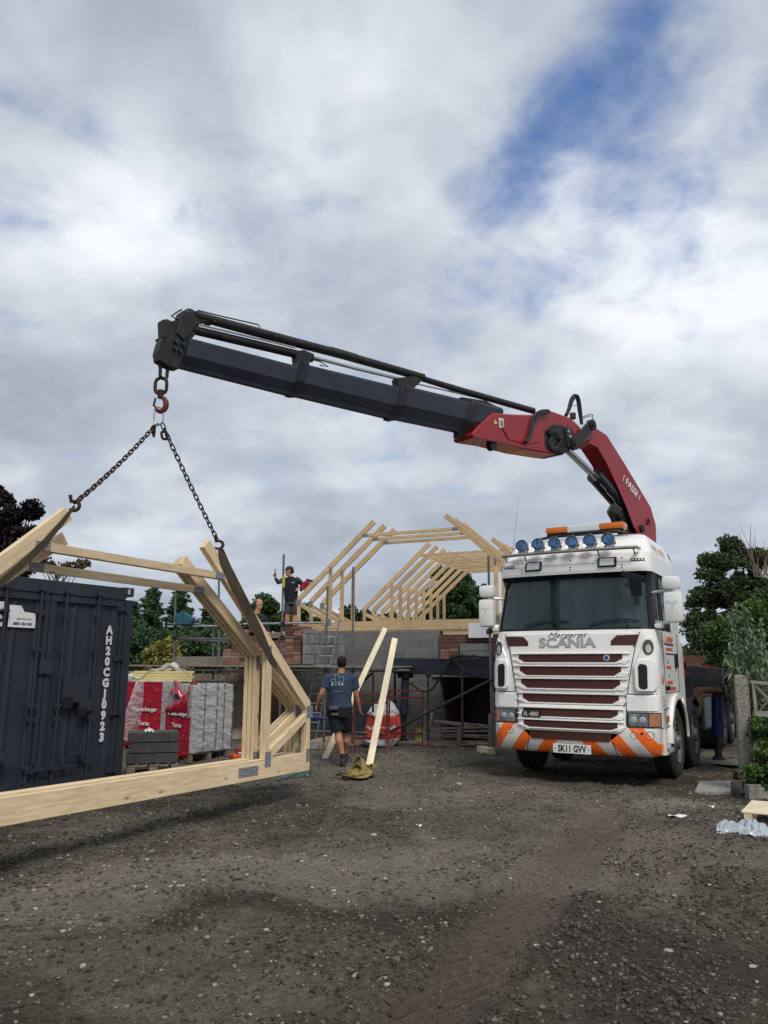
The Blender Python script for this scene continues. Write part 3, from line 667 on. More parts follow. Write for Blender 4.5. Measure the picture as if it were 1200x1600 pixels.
# ------------------------------------------------------------------ slings, hook and chains
def torus_link(b, c, ax, side, ln, wd, r, n=14, m=6):
    """oval chain link centred on c; long axis ax, in the plane of ax and side"""
    ax, side = Vector(ax).normalized(), Vector(side); side = (side - ax * side.dot(ax)).normalized()
    pts = []
    h = (ln - wd) / 2
    for k in range(n):
        a = 2 * pi * k / n; pts.append(Vector(c) + side * (cos(a) * wd / 2) + ax * (sin(a) * wd / 2 + (h if sin(a) > 0 else -h if sin(a) < 0 else 0)))
    b.tube(pts, r, m, False, True)
HY = 7.9
hook_top = at(255, 566, HY); ml = at(247, 654, HY)
hk = empty('crane_hook', hook_top, 0, 'rusty red swivel hook with shackle and oval ring hanging from the crane boom tip', 'hook')
def loc(p): return Vector(p) - hook_top
b = MB(); c = loc(at(256, 578, HY)); torus_link(b, c, (0, 0, 1), (.7, .7, 0), .20, .085, .019, 20, 8); b.box(loc(at(256, 568, HY)), (.10, .10, .07), None, .02)
b.tube([loc(at(248, 571, HY)), loc(at(264, 571, HY))], .03, 12); b.build('shackle', GREASE, hk, None, True)
b = MB(); c = loc(at(251.5, 603, HY)); torus_link(b, c, (0, 0, 1), (1, 0, 0), .185, .125, .019, 20, 8); b.tube([c + Vector((0, 0, -.05)), c + Vector((0, 0, -.14))], [.035, .028], 12); b.build('swivel_link', RUST, hk, None, True)
b = MB(); c = loc(at(251, 632, HY)); pts = []; rs = []
for k in range(17):
    a = R(100) - k * R(265) / 16; rr = .062
    pts.append(c + Vector((cos(a) * rr * .95 + .0, 0, sin(a) * rr * 1.25 + .0))); rs.append(.014 + .017 * sin(pi * min(1, k / 15)) ** .7)
pts = [loc(at(251.5, 614, HY))] + pts; rs = [.024] + rs
b.tube(pts, rs, 10); b.build('hook', mat('hook_red', (.15, .03, .028), .6, .2, .4, 20, .3, 60, dirt=(.04, .02, .015), damt=.7), hk, None, True)
b = MB(); b.bar(c + Vector((-.06, 0, .07)), c + Vector((-.075, 0, -.02)), .03, .016, bev=.004); b.build('safety_latch', GREASE, hk)
# two-leg chain sling
sl = empty('chain_sling', ml, 0, 'two-leg rusty chain sling with master link spreading from the crane hook to the hanging trusses', 'chain')
def l2(p): return Vector(p) - ml
b = MB(); torus_link(b, l2(at(248, 650, HY)), (0, 0, 1), (1, 0, 0), .20, .098, .010, 20, 8); b.build('master_link', GALV, sl, None, True)
def chain(p0, p1, pitch=.058, r=.0075, sag=0.):
    b = MB(); p0, p1 = Vector(p0), Vector(p1); L_ = (p1 - p0).length; n = int(L_ / pitch); d = (p1 - p0) / n; s1_ = d.cross(Vector((0, 1, 0))).normalized(); s2_ = d.cross(s1_).normalized()
    a = .4
    for k in range(n):
        t_ = (k + .5) / n; c = p0 + d * (k + .5) + Vector((0, 0, -sag * 4 * t_ * (1 - t_)))
        sd_ = (s1_ * cos(a) + s2_ * sin(a)) if k % 2 == 0 else (-s1_ * sin(a) + s2_ * cos(a))
        torus_link(b, c, d, sd_, pitch * 1.36, .043, r, 10, 5)
    return b
rl, ll = PA.px(343, 851), PA.px(117, 790)
pR = PA.p(rl[0], rl[1], -.03); pL = PA.p(ll[0], ll[1], -.03)
chain(l2(at(245, 662, HY)), l2(pL + Vector((.02, 0, .03))), sag=.04).build('chain_leg', RUST, sl, None, True)
chain(l2(at(253, 662, HY)), l2(pR + Vector((0, 0, .05))), sag=.02).build('chain_leg', RUST, sl, None, True)
b = MB(); c = l2(at(240, 672, HY)); b.tube([c + Vector((0, 0, .05)), c + Vector((.0, 0, -.03)), c + Vector((.01, 0, -.08))], [.022, .024, .010], 10); c = l2(at(257, 680, HY)); torus_link(b, c, (.3, 0, -1), (1, 0, 0), .09, .06, .015); b.build('shortening_clutch', RUST, sl, None, True)
for pp in (pR, pL):
    b = MB(); c = l2(pp); pts = [c + Vector((-.03, 0, .10)), c + Vector((-.02, 0, .055))] + [c + Vector((cos(a) * .05 + .012, 0, sin(a) * .045)) for a in [R(130) - k * R(270) / 10 for k in range(11)]]
    b.tube(pts, [.018, .016] + [.012 + .006 * sin(pi * k / 10) for k in range(11)], 8); b.build('sling_hook', RUST, sl, None, True)
# flat webbing slings round the rafters
WEB = mat('old_webbing', (.060, .045, .027), .9, 0, .35, 7, .6, 130, dirt=(.11, .095, .07), dscale=4, damt=.5)
def ribbon(name, pts, wv, th, m, label, cat, group=None):
    """pts: world centre points; wv: half-width vectors"""
    o = Vector(pts[0]); b = MB(); rows = []
    for p, w in zip(pts, wv):
        p, w = Vector(p) - o, Vector(w); rows.append((b.bm.verts.new(p - w), b.bm.verts.new(p), b.bm.verts.new(p + w)))
    for r0, r1 in zip(rows, rows[1:]):
        for k in (0, 1): b.bm.faces.new((r0[k], r1[k], r1[k + 1], r0[k + 1]))
    b.solid(th); ob = b.build(name, m, None, None, True); ob.location = o
    return tag(ob, label, cat, group)
def inpl(pxs, n):   # centre points on a plane in front of the truss
    return [PA.p(*PA.px(x, y, n_), n_) for (x, y), n_ in zip(pxs, n)]
wR = [(345, 857), (352, 880), (366, 910), (382, 942), (397, 972), (411, 1002), (424, 1030), (431, 1044)]
fr = .012
P_ = inpl(wR, [fr, fr, fr, fr, fr, fr, fr, fr]); e_ = [PA.d * s_ + PA.up * 0.0 for s_ in (.05, .085, .10, .105, .10, .085, .06, .03)]
ribbon('webbing_sling', P_, e_, .006, WEB, 'wide dark brown webbing sling running down the rafter to its wall post', 'sling', 'webbing slings round the hanging trusses')
wL = [(117, 791), (94, 820), (72, 846), (48, 870), (22, 893), (0, 912), (-40, 948)]
P_ = inpl(wL, [fr] * 7); ax_ = [(PA.up * .75 - PA.d * .4).normalized() * s_ for s_ in (.015, .024, .032, .034, .03, .03, .03)]
ribbon('webbing_sling', P_, ax_, .006, WEB, 'dark twisted webbing sling round the hanging rafter above the container', 'sling', 'webbing slings round the hanging trusses')
# ------------------------------------------------------------------ truck
TH = R(30.36)
trk_ = empty('crane_truck', (2.659, 11.362, 0), -TH, 'white lorry with orange striped bumper, blue roof lamps and a raised red crane boom', 'truck')
TM = mw(trk_); TMI = TM.inverted()
def TX(px, py, y):      # photo pixel -> truck (x, z) on the plane at depth y of the truck
    o = TM @ Vector((0, y, 0)); n = TM.to_3x3() @ Vector((0, 1, 0)); q = TMI @ onplane(px, py, o, n); return (q.x, q.z)
def Z1(zx, zy, y=.08): return TX(740 + zx * .3, 800 + zy * .3, y)
def interp(tb, z):
    if z <= tb[0][0]: return tb[0][1]
    for (a, b_), (c, d) in zip(tb, tb[1:]):
        if z <= c: 
            k = (z - a) / (c - a); return b_ + (d - b_) * k
    return tb[-1][1]
FZ = [(.36, .09), (.45, .03), (.60, .0), (.80, .0), (1.0, .03), (1.6, .07), (2.10, .13), (2.16, .15), (2.98, .40), (3.0, .30), (3.06, .29), (3.28, .36), (3.31, .44), (3.50, .62), (3.62, .86), (3.70, 1.2), (3.76, 1.7)]
WZ = [(.36, 1.20), (.8, 1.225), (1.9, 1.225), (2.12, 1.19), (2.98, 1.13), (3.0, 1.17), (3.28, 1.155), (3.32, 1.14), (3.5, 1.08), (3.62, 1.0), (3.70, .90), (3.76, .74)]
CRN = .20
def fy(x, z, dw=0.):
    f = interp(FZ, z); w = interp(WZ, z) + dw; ax = min(abs(x), w)
    y = f + .10 * (min(ax, w - CRN) / w) ** 2
    if ax > w - CRN: y += CRN - sqrt(max(0, CRN ** 2 - (ax - (w - CRN)) ** 2))
    return y
NA, NF = 8, 20
def ring(z, rear, dw=0., df=0., ns=8):
    f = interp(FZ, z) - df; w = interp(WZ, z) + dw; yc = f + .10 * ((w - CRN) / w) ** 2; y0 = yc + CRN
    p = [(w, rear + (y0 - rear) * k / ns) for k in range(ns)]
    p += [(w - CRN + CRN * sin(a), yc + CRN * (1 - cos(a))) for a in [pi / 2 * (1 - k / NA) for k in range(NA)]]
    h = [((w - CRN) * (1 - k / (NF / 2)), 0) for k in range(NF // 2)]
    p += [(x, f + .10 * (x / w) ** 2) for x, _ in h]
    return [(-x, y) for x, y in p] + [(0, f)] + p[::-1]
def band(name, zs, rear, m, i0=0, i1=None, dw=0., df=0., cap=False, parent=None, smooth=True, ns=8):
    b = MB(); rows = []
    for z in zs:
        rg = ring(z, rear(z) if callable(rear) else rear, dw, df, ns)
        i1_ = len(rg) if i1 is None else i1
        rows.append([b.bm.verts.new((x, y, z)) for x, y in rg[i0:i1_]])
    for r0, r1 in zip(rows, rows[1:]):
        for k in range(len(r0) - 1): b.bm.faces.new((r0[k], r0[k + 1], r1[k + 1], r1[k]))
    if cap: b.bm.faces.new(rows[-1])
    return b.build(name, m, parent or trk_, None, smooth, R(40))
cab = band('cab_body', [1.22, 1.3, 1.4, 1.6, 1.8, 1.9, 2.0, 2.06, 2.12, 2.15], 2.25, WHITE)
band('cab_front', [.80, .9, 1.0, 1.1, 1.215], .72, WHITE, ns=3)
RG = len(ring(2, 2.2)); s0_, s1_ = 8, RG - 8
band('windscreen', list(np.linspace(2.17, 2.965, 9)), 2.25, GLASSD, 8 + 3, RG - 8 - 3, dw=-.012, df=-.012)
band('screen_surround', [2.15, 2.19], 2.25, BLACKP, 8, RG - 8); band('screen_surround', [2.945, 3.0], 2.25, BLACKP, 8, RG - 8)
for sgn in (0, 1):   # pillars, side windows, rear of cab
    def rr(a, c): return (a, c) if not sgn else (RG - c, RG - a)
    band('pillar', list(np.linspace(2.15, 3.0, 6)), 2.25, BLACKP, *rr(7, 8 + 5))
    band('side_window', list(np.linspace(2.17, 2.96, 5)), 2.25, GLASSD, *rr(3, 8), dw=-.012)
    band('side_window', [2.15, 2.17], 2.25, BLACKP, *rr(3, 8))
    band('cab_side', list(np.linspace(2.15, 3.0, 4)), 2.25, WHITE, *rr(0, 4))
    x = interp(WZ, 2.5) * (-1 if not sgn else 1)
    b = MB(); b.bar((x * 1.025, .98, 2.16), (x * .975, 1.06, 2.97), .05, .02, (1, 0, 0)); b.build('window_bar', BLACKP, trk_)
band('roof_visor', [3.0, 3.03, 3.06, 3.15, 3.24, 3.28, 3.30], 2.25, WHITE)
band('roof', [3.30, 3.36, 3.42, 3.5, 3.56, 3.62, 3.66, 3.70, 3.735, 3.76], 2.25, WHITE, cap=True)
b = MB(); b.box((0, 2.24, 2.2), (2.2, .03, 2.0)); b.box((0, 1.3, 2.0), (2.1, 1.7, .02)); b.build('cab_rear_wall', WHITE, trk_)
b = MB(); b.box((0, 1.2, 1.0), (1.5, 2.0, .4)); b.box((0, 1.6, .78), (1.1, 1.2, .25)); b.build('cab_floor', POLED, trk_)
def conf(b, off, cut=.06, sub=True):
    bm = b.bm
    if sub:
        xs = [v.co.x for v in bm.verts]; zs = [v.co.z for v in bm.verts]
        for k in range(int(min(xs) / cut) - 1, int(max(xs) / cut) + 2): bmesh.ops.bisect_plane(bm, geom=bm.verts[:] + bm.edges[:] + bm.faces[:], plane_co=(k * cut, 0, 0), plane_no=(1, 0, 0))
        for zc in (.45, .6, .8, 1.0, 1.3, 1.6, 2.1): 
            if min(zs) < zc < max(zs): bmesh.ops.bisect_plane(bm, geom=bm.verts[:] + bm.edges[:] + bm.faces[:], plane_co=(0, 0, zc), plane_no=(0, 0, 1))
    for v in bm.verts: v.co.y += fy(v.co.x, v.co.z) - off
    return b
def fpatch(name, poly, m, off=.004, th=.004, bev=0., parent=None, smooth=False):
    b = MB(); b.prism(poly, (0, 0, 0), (1, 0, 0), (0, 0, 1), (0, 1, 0), th + .01, bev); conf(b, off + th); return b.build(name, m, parent or trk_, None, smooth)
def zp(pts, y=.08): return [Z1(a, c, y) for a, c in pts]
# --- grille
slots = [((245, 748), (755, 748), (755, 768), (705, 790), (285, 790), (245, 768)), ((255, 810), (750, 813), (750, 838), (700, 856), (300, 853), (255, 832)), ((265, 872), (745, 876), (745, 902), (700, 920), (305, 916), (265, 896)), ((276, 943), (740, 950), (740, 975), (700, 992), (318, 986), (276, 966))]
slots2 = [((280, 1014), (733, 1024), (733, 1046), (700, 1060), (322, 1052), (280, 1036)), ((288, 1074), (731, 1084), (731, 1104), (690, 1117), (326, 1108), (288, 1093))]
# the big slatted cover, raised from the cab front
def mirr(poly):   # straighten a traced slot: symmetric about the centre line, level
    xs = sorted(abs(p[0]) for p in poly); X = (max(p[0] for p in poly) - min(p[0] for p in poly)) / 2; zt = max(p[1] for p in poly); zb_ = min(p[1] for p in poly); return X, zt, zb_
S1 = [(.770, 1.804, 1.682), (.750, 1.627, 1.494), (.730, 1.447, 1.310), (.705, 1.236, 1.110)]
S2 = [(.690, 1.034, .914), (.680, .864, .760)]
cover = fpatch('grille_cover', [(-.90, 2.10), (-.93, 1.98), (-.80, 1.255), (.80, 1.255), (.93, 1.98), (.90, 2.10)], WHITE, .0, .022, .006)
cov2 = fpatch('lower_grille', [(-.76, 1.085), (-.755, .76), (-.69, .715), (.69, .715), (.755, .76), (.76, 1.085)], WHITE, .0, .040, .008)
fpatch('grille_strip', [(-.775, 1.245), (-.765, 1.095), (.765, 1.095), (.775, 1.245)], WHITE, .0, .018, .004)
for i, (X, zt, zb_) in enumerate(S1 + S2):
    o_ = .022 if i < 3 else (.018 if i == 3 else .040); pr = cover if i < 3 else (cov2 if i > 3 else trk_)
    fpatch('grille_mesh', [(-X, zt), (X, zt), (X, zt - .07), (X - .10, zb_), (-X + .10, zb_), (-X, zt - .07)], BROWN, o_ + .0005, .002, parent=pr)
    # sculpted slat lip above and below each opening
    fpatch('slat', [(-X - .11, zt + .010), (-X - .03, zt + .020), (X + .03, zt + .020), (X + .11, zt + .010), (X + .09, zt - .003), (-X - .09, zt - .003)], WHITE, o_, .022, .004, pr)
    fpatch('slat', [(-X - .11, zb_ + .045), (-X + .015, zt - .078), (-X + .105, zb_ - .004), (-X + .05, zb_ - .018)], WHITE, o_, .018, .003, pr)
    fpatch('slat', [(X + .11, zb_ + .045), (X + .05, zb_ - .018), (X - .105, zb_ - .004), (X - .015, zt - .078)], WHITE, o_, .018, .003, pr)
    fpatch('slat', [(-X + .05, zb_ - .018), (-X + .10, zb_ + .001), (X - .10, zb_ + .001), (X - .05, zb_ - .018)], WHITE, o_, .022, .003, pr)
fpatch('grille_mesh', [(-.60, .705), (.60, .705), (.56, .60), (-.56, .60)], BROWN, .036, .006)
# brown vents under the windscreen
for s_ in (-1, 1): fpatch('air_intake', [(s_ * 1.00, 2.075), (s_ * .70, 2.065), (s_ * .62, 1.99), (s_ * .615, 1.925), (s_ * .955, 1.925)], BROWN, .022, .004)
# panel seams
SEAM = mat('panel_gap', (.03, .03, .03), .8)
def seam(pts, w=.010, off=.004, parent=None):
    b = MB()
    for p, q in zip(pts, pts[1:]):
        d = Vector((q[0] - p[0], q[1] - p[1])); d.normalize(); n_ = Vector((-d.y, d.x)) * w / 2
        b.prism([(p[0] + n_.x, p[1] + n_.y), (q[0] + n_.x, q[1] + n_.y), (q[0] - n_.x, q[1] - n_.y), (p[0] - n_.x, p[1] - n_.y)], (0, 0, 0), (1, 0, 0), (0, 0, 1), (0, 1, 0), .004)
    conf(b, off + .001); return b.build('panel_gap', SEAM, parent or trk_)
for s_ in (-1, 1):
    seam([(s_ * 1.01, 2.11), (s_ * .955, 1.95), (s_ * .90, 1.70), (s_ * .85, 1.45), (s_ * .82, 1.25)]); seam([(s_ * .82, 1.25), (s_ * 1.20, 1.25)]); seam([(s_ * .80, 1.25), (s_ * .79, .82)])
seam([(-.82, 1.25), (.82, 1.25)], .008); seam([(-.78, 1.092), (.78, 1.092)], .010)
# corner pods with air slot
for s_ in (-1, 1):
    fpatch('corner_panel', [(s_ * .95, 1.30), (s_ * .93, 1.62), (s_ * .99, 1.80), (s_ * 1.09, 1.99), (s_ * 1.165, 2.06), (s_ * 1.215, 1.98), (s_ * 1.222, 1.62), (s_ * 1.222, 1.36), (s_ * 1.19, 1.29)], WHITE, .0, .030, .012)
    cp = fpatch('corner_vent_pod', [(s_ * .93, 1.33), (s_ * .925, 1.64), (s_ * .96, 1.72), (s_ * 1.15, 1.74), (s_ * 1.20, 1.68), (s_ * 1.205, 1.34), (s_ * 1.16, 1.285), (s_ * .97, 1.285)], WHITE, .02, .045, .014)
    fpatch('corner_vent', [(s_ * .985, 1.36), (s_ * .985, 1.63), (s_ * 1.01, 1.665), (s_ * 1.085, 1.655), (s_ * 1.105, 1.62), (s_ * 1.10, 1.34), (s_ * 1.07, 1.32), (s_ * 1.01, 1.325)], BLACKP, .066, .003, parent=cp)
    b = MB()
    for k in range(6): b.bar((s_ * .99, -.0, 1.37 + k * .05), (s_ * 1.10, 0, 1.375 + k * .05), .004, .006)
    conf(b, .073, sub=False); b.build('vent_slat', POLED, cp)
    # shoulder above the headlamp
    fpatch('headlamp_brow', [(s_ * .80, 1.235), (s_ * 1.222, 1.235), (s_ * 1.222, 1.06), (s_ * 1.20, 1.02), (s_ * .80, 1.02)], WHITE, .0, .022, .01)
    # oval portraits, left generic
    pr = [(s_ * 1.115 + cos(a) * .068, 1.895 + sin(a) * .11) for a in np.linspace(0, 2 * pi, 21)[:-1]]
    pf = fpatch('portrait_oval', pr, mat('portrait_dark', (.07, .06, .055), .5, 0, .5, 25), .031, .002)
    fpatch('portrait_face', [(s_ * 1.115 + .006 + cos(a) * .036, 1.875 + sin(a) * .062) for a in np.linspace(0, 2 * pi, 15)[:-1]], mat('portrait_grey', (.42, .40, .37), .5, 0, .35, 30), .034, .001, parent=pf)
# headlamps
for s_ in (-1, 1):
    hl = fpatch('headlamp', [(s_ * .80, 1.005), (s_ * 1.222, 1.005), (s_ * 1.222, .805), (s_ * .80, .805)], BLACKP, .0, .012, .004)
    fpatch('lens', [(s_ * .825, .99), (s_ * 1.08, .99), (s_ * 1.08, .82), (s_ * .825, .82)], LENS, .012, .012, .004, hl)
    fpatch('indicator', [(s_ * 1.09, .99), (s_ * 1.218, .99), (s_ * 1.218, .82), (s_ * 1.09, .82)], mat('indicator_lens', (.36, .14, .07), .2, 0, .5, 40, coat=.8), .012, .012, .004, hl)
    for cx in (.89, 1.01):
        b = MB(); b.lathe([(-.003, 0), (-.003, .038), (.0, .044), (.004, .044)], 20, 'Y', (s_ * cx, 0, .905)); conf(b, .028, sub=False); b.build('reflector', GALV, hl, None, True)
# bumper with stripes in its paint
BM = bpy.data.materials.new('striped_bumper'); BM.use_nodes = True; t = BM.node_tree; b = t.nodes['Principled BSDF']; b.inputs['Roughness'].default_value = .32; b.inputs['Coat Weight'].default_value = .4
def q_(op, a, c=None, d=None):
    n = t.nodes.new('ShaderNodeMath'); n.operation = op
    for i, v in enumerate((a, c, d)):
        if v is None: continue
        if isinstance(v, (int, float)): n.inputs[i].default_value = v
        else: t.links.new(v, n.inputs[i])
    return n.outputs[0]
tcx = t.nodes.new('ShaderNodeTexCoord'); sx = t.nodes.new('ShaderNodeSeparateXYZ'); t.links.new(tcx.outputs['Object'], sx.inputs[0])
u_ = q_('ADD', q_('ABSOLUTE', sx.outputs[0]), q_('MULTIPLY', sx.outputs[2], .82))
fr_ = q_('FRACT', q_('DIVIDE', q_('SUBTRACT', u_, 1.065), .405)); on = q_('LESS_THAN', fr_, .50)
nz = t.nodes.new('ShaderNodeTexNoise'); nz.inputs['Scale'].default_value = 5; nz.inputs['Detail'].default_value = 8; t.links.new(tcx.outputs['Object'], nz.inputs['Vector'])
mx = t.nodes.new('ShaderNodeMix'); mx.data_type = 'RGBA'; t.links.new(on, mx.inputs[0]); mx.inputs[6].default_value = (.70, .69, .65, 1); mx.inputs[7].default_value = (.93, .155, .012, 1)
mr2 = t.nodes.new('ShaderNodeMapRange'); mr2.inputs[1].default_value = .55; mr2.inputs[2].default_value = .8; mr2.inputs[4].default_value = .35; t.links.new(nz.outputs[0], mr2.inputs[0])
mx2 = t.nodes.new('ShaderNodeMix'); mx2.data_type = 'RGBA'; t.links.new(mr2.outputs[0], mx2.inputs[0]); t.links.new(mx.outputs[2], mx2.inputs[6]); mx2.inputs[7].default_value = (.30, .25, .20, 1); t.links.new(mx2.outputs[2], b.inputs['Base Color'])
b = MB(); rows = []
for z, df in ((.405, -.05), (.425, 0.0), (.47, .022), (.60, .034), (.745, .034), (.785, .026), (.80, 0.0)):
    rg = ring(z, .82, -.035 + min(df, .02), df, 3); row = []
    for x, y in rg:
        zt = z
        if z > .7 and abs(x) < .76: zt = min(z, .61 + max(0, (abs(x) - .58)) * 1.0)
        row.append(b.bm.verts.new((x, y, zt)))
    rows.append(row)
for r0, r1 in zip(rows, rows[1:]):
    for k in range(len(r0) - 1):
        try: b.bm.faces.new((r0[k], r0[k + 1], r1[k + 1], r1[k]))
        except ValueError: pass
bmesh.ops.dissolve_degenerate(b.bm, dist=.0005, edges=b.bm.edges[:])
bum = b.build('bumper', BM, trk_, None, True)
for s_ in (-1, 1):
    seam([(s_ * .60, .62), (s_ * .66, .41)], .008, .036, bum)
    for cx in (.90, 1.10):
        b = MB(); b.lathe([(-.002, .047), (-.006, .051), (-.002, .055)], 22, 'Y', (s_ * cx, 0, .715)); conf(b, .034, sub=False); b.build('fog_lamp_ring', GALV, bum)
b = MB(); b.lathe([(-.003, 0), (-.003, .018)], 14, 'Y', (.995, 0, .73)); conf(b, .034, sub=False); b.build('bolt_hole', BLACKP, bum)
# number plate, lettering
b = MB(); b.box((.04, -.052, .485), (.54, .012, .125), None, .003); npl = b.build('number_plate', mat('plate_white', (.74, .74, .70), .4, 0, .04, 10), trk_)
text('plate_text', 'SK11 GVV', .125, INK, frame((.04, -.0595, .483), (1, 0, 0), (0, 0, 1)), npl, .001, .74, 0, .004)
for sx_ in (-.2, .28):
    b = MB(); b.lathe([(-.061, 0), (-.061, .008), (-.057, .008)], 8, 'Y', (sx_, 0, .485)); b.build('plate_screw', BLACKP, npl)
SILV = mat('silver_letters', (.42, .43, .43), .35, .5, .1, 10)
def ftext(name, s, size, m, x, z, off, sx=1., shear=0., bold=0., ext=.003, parent=None, rot=0.):
    o = text(name, s, size, m, Matrix.Identity(4), parent or trk_, ext, sx, shear, bold)
    me = o.data; rm = Matrix.Rotation(rot, 4, 'Y')
    for v in me.vertices:
        p = rm @ Vector((v.co.x, 0, v.co.y)); X, Zz = p.x + x, p.z + z
        v.co = Vector((X, fy(X, Zz) - off - v.co.z, Zz))
    return o
ftext('brand_lettering', 'SCANIA', .195, SILV, -.02, 1.965, .026, 1.22, 0, .005, .007)
ftext('name_script', 'Margaret', .105, mat('script_blue', (.06, .07, .16), .5), -.03, 2.078, .025, 1.5, .5, 0, .001)
o = fpatch('model_badge', [(-.70, .985), (-.41, .985), (-.41, .90), (-.70, .90)], BLACKP, .066, .004)
ftext('badge_lettering', 'R 480', .080, SILV, -.555, .942, .073, 1.2, 0, .004, .003, o)
b = MB(); b.lathe([(-.005, 0), (-.010, .030), (-.004, .046), (0, .046)], 20, 'Y', (.555, 0, 1.745)); conf(b, .030, sub=False); em = b.build('round_emblem', SILV, cover, None, True)
fpatch('emblem_crest', [(.53, 1.765), (.545, 1.775), (.555, 1.768), (.566, 1.777), (.58, 1.762), (.575, 1.735), (.556, 1.715), (.538, 1.735)], INKB, .040, .002, parent=em)
# visor: rectangular lamps, marker strips, holes
for s_ in (-1, 1):
    vl = fpatch('visor_lamp', [(s_ * .57 - .135, 3.075), (s_ * .57 + .135, 3.075), (s_ * .57 + .135, 3.225), (s_ * .57 - .135, 3.225)], BLACKP, .002, .03, .01)
    fpatch('lens', [(s_ * .57 - .105, 3.095), (s_ * .57 + .105, 3.095), (s_ * .57 + .105, 3.205), (s_ * .57 - .105, 3.205)], mat('lamp_glass', (.55, .57, .56), .15, .2, .3, 30, coat=.6), .031, .006, .004, vl)
    ml_ = fpatch('marker_lamp', [(s_ * 1.0 - .09, 3.15), (s_ * 1.0 + .09, 3.15), (s_ * 1.0 + .09, 3.19), (s_ * 1.0 - .09, 3.19)], BLACKP, .003, .008)
    for k in range(4): fpatch('led', [(s_ * 1.0 - .075 + k * .042, 3.16), (s_ * 1.0 - .053 + k * .042, 3.16), (s_ * 1.0 - .053 + k * .042, 3.18), (s_ * 1.0 - .075 + k * .042, 3.18)], PAPER, .011, .002, parent=ml_)
for x in (-.76, .02, .78):
    for z in (3.06, 3.10, 3.21):
        b = MB(); b.lathe([(-.003, 0), (-.003, .011), (0, .011)], 8, 'Y', (x, 0, z)); conf(b, .002, sub=False); b.build('rivet', BLACKP, trk_)
seam([(-1.1, 3.145), (1.1, 3.145)], .003, .001)
# roof lamp bar with six lamps
b = MB(); pts = [(x, .20 + .10 * (x / 1.15) ** 2, 3.335) for x in np.linspace(-1.05, 1.02, 15)]
b.tube([(pts[0][0], pts[0][1] + .18, 3.335)] + pts + [(pts[-1][0], pts[-1][1] + .18, 3.335)], .026, 12)
for x in (-1.0, -.68, .46, .98): b.bar((x, .23, 3.335), (x, .33, 3.24), .02, .012)
b.build('lamp_bar', mat('bar_steel', (.42, .39, .34), .32, .9, .15, 6), trk_, None, True)
for k in range(6):
    x = -.06 + (k - 2.5) * .270; y = .30 + .08 * (x / 1.1) ** 2; c = (x, y, 3.475)
    b = MB(); b.lathe([(-.055, .086), (-.062, .096), (-.055, .102), (-.01, .100), (.05, .075), (.085, .03), (.09, 0)], 26, 'Y', c); sl_ = b.build('spot_lamp', GREASE if k % 2 else POLED, trk_, None, True)
    b = MB(); b.lathe([(-.060, 0), (-.059, .03), (-.055, .07), (-.052, .089)], 26, 'Y', c); b.build('lens', BLUELENS, sl_, None, True)
    b = MB(); b.lathe([(-.064, .094), (-.068, .100), (-.060, .106), (-.045, .104), (-.045, .094)], 26, 'Y', c); b.build('rim', CHROME, sl_, None, True)
    b = MB(); b.tube([(x + .10, y, 3.44), (x + .07, y, 3.385), (x, y, 3.36), (x - .07, y, 3.385), (x - .10, y, 3.44)], .008, 6); b.tube([(x, y, 3.37), (x, y - .03, 3.34)], .012, 6); b.build('bracket', BLACKP, sl_)
# beacon bar
b = MB(); b.box((.09, .97, 3.715), (1.22, .20, .035), None, .01)
b.tube([(-.68, .80, 3.64), (-.4, .86, 3.69), (.3, .86, 3.71), (.62, .86, 3.70), (.76, .95, 3.66)], .022, 8); b.build('beacon_base', BLACKP, trk_, None, True)
b = MB(); b.box((.09, .97, 3.785), (.52, .25, .11), None, .02); b.build('beacon_panel', mat('beacon_white', (.62, .68, .68), .3, 0, .05), trk_)
for x0, x1 in ((-.53, -.15), (.33, .73)):
    b = MB(); b.box(((x0 + x1) / 2, .97, 3.79), (x1 - x0, .26, .11), None, .04); b.build('beacon', AMBER, trk_, None, True)
# wipers, sun blade, dashboard hints
def wy(x, z): return fy(x, z) - .012
for x0 in (-.75, .25):
    b = MB(); pts = [(x0 + .05 + k * .1, wy(x0 + .05 + k * .1, 2.235 + k * .012) - .02, 2.225 + k * .0065 * (8 - k) * .55 + k * .004) for k in range(8)]
    b.tube(pts, .011, 6); b.tube([pts[5], (x0 + .62, wy(x0 + .6, 2.2) - .03, 2.19)], .012, 6); b.build('wiper', BLACKP, trk_)
b = MB(); b.bar((.80, .24, 2.965), (1.13, .20, 2.84), .03, .075, (0, 0, 1), .008); b.build('front_mirror_arm', BLACKP, trk_)
b = MB(); b.grid(lambda u, v: (1.0 + (u - .5) * .2 * (1 - .3 * v), .18 + .05 * v, 2.90 - .28 * v), 4, 5); b.solid(.05); b.build('front_mirror', BLACKP, trk_, None, True)
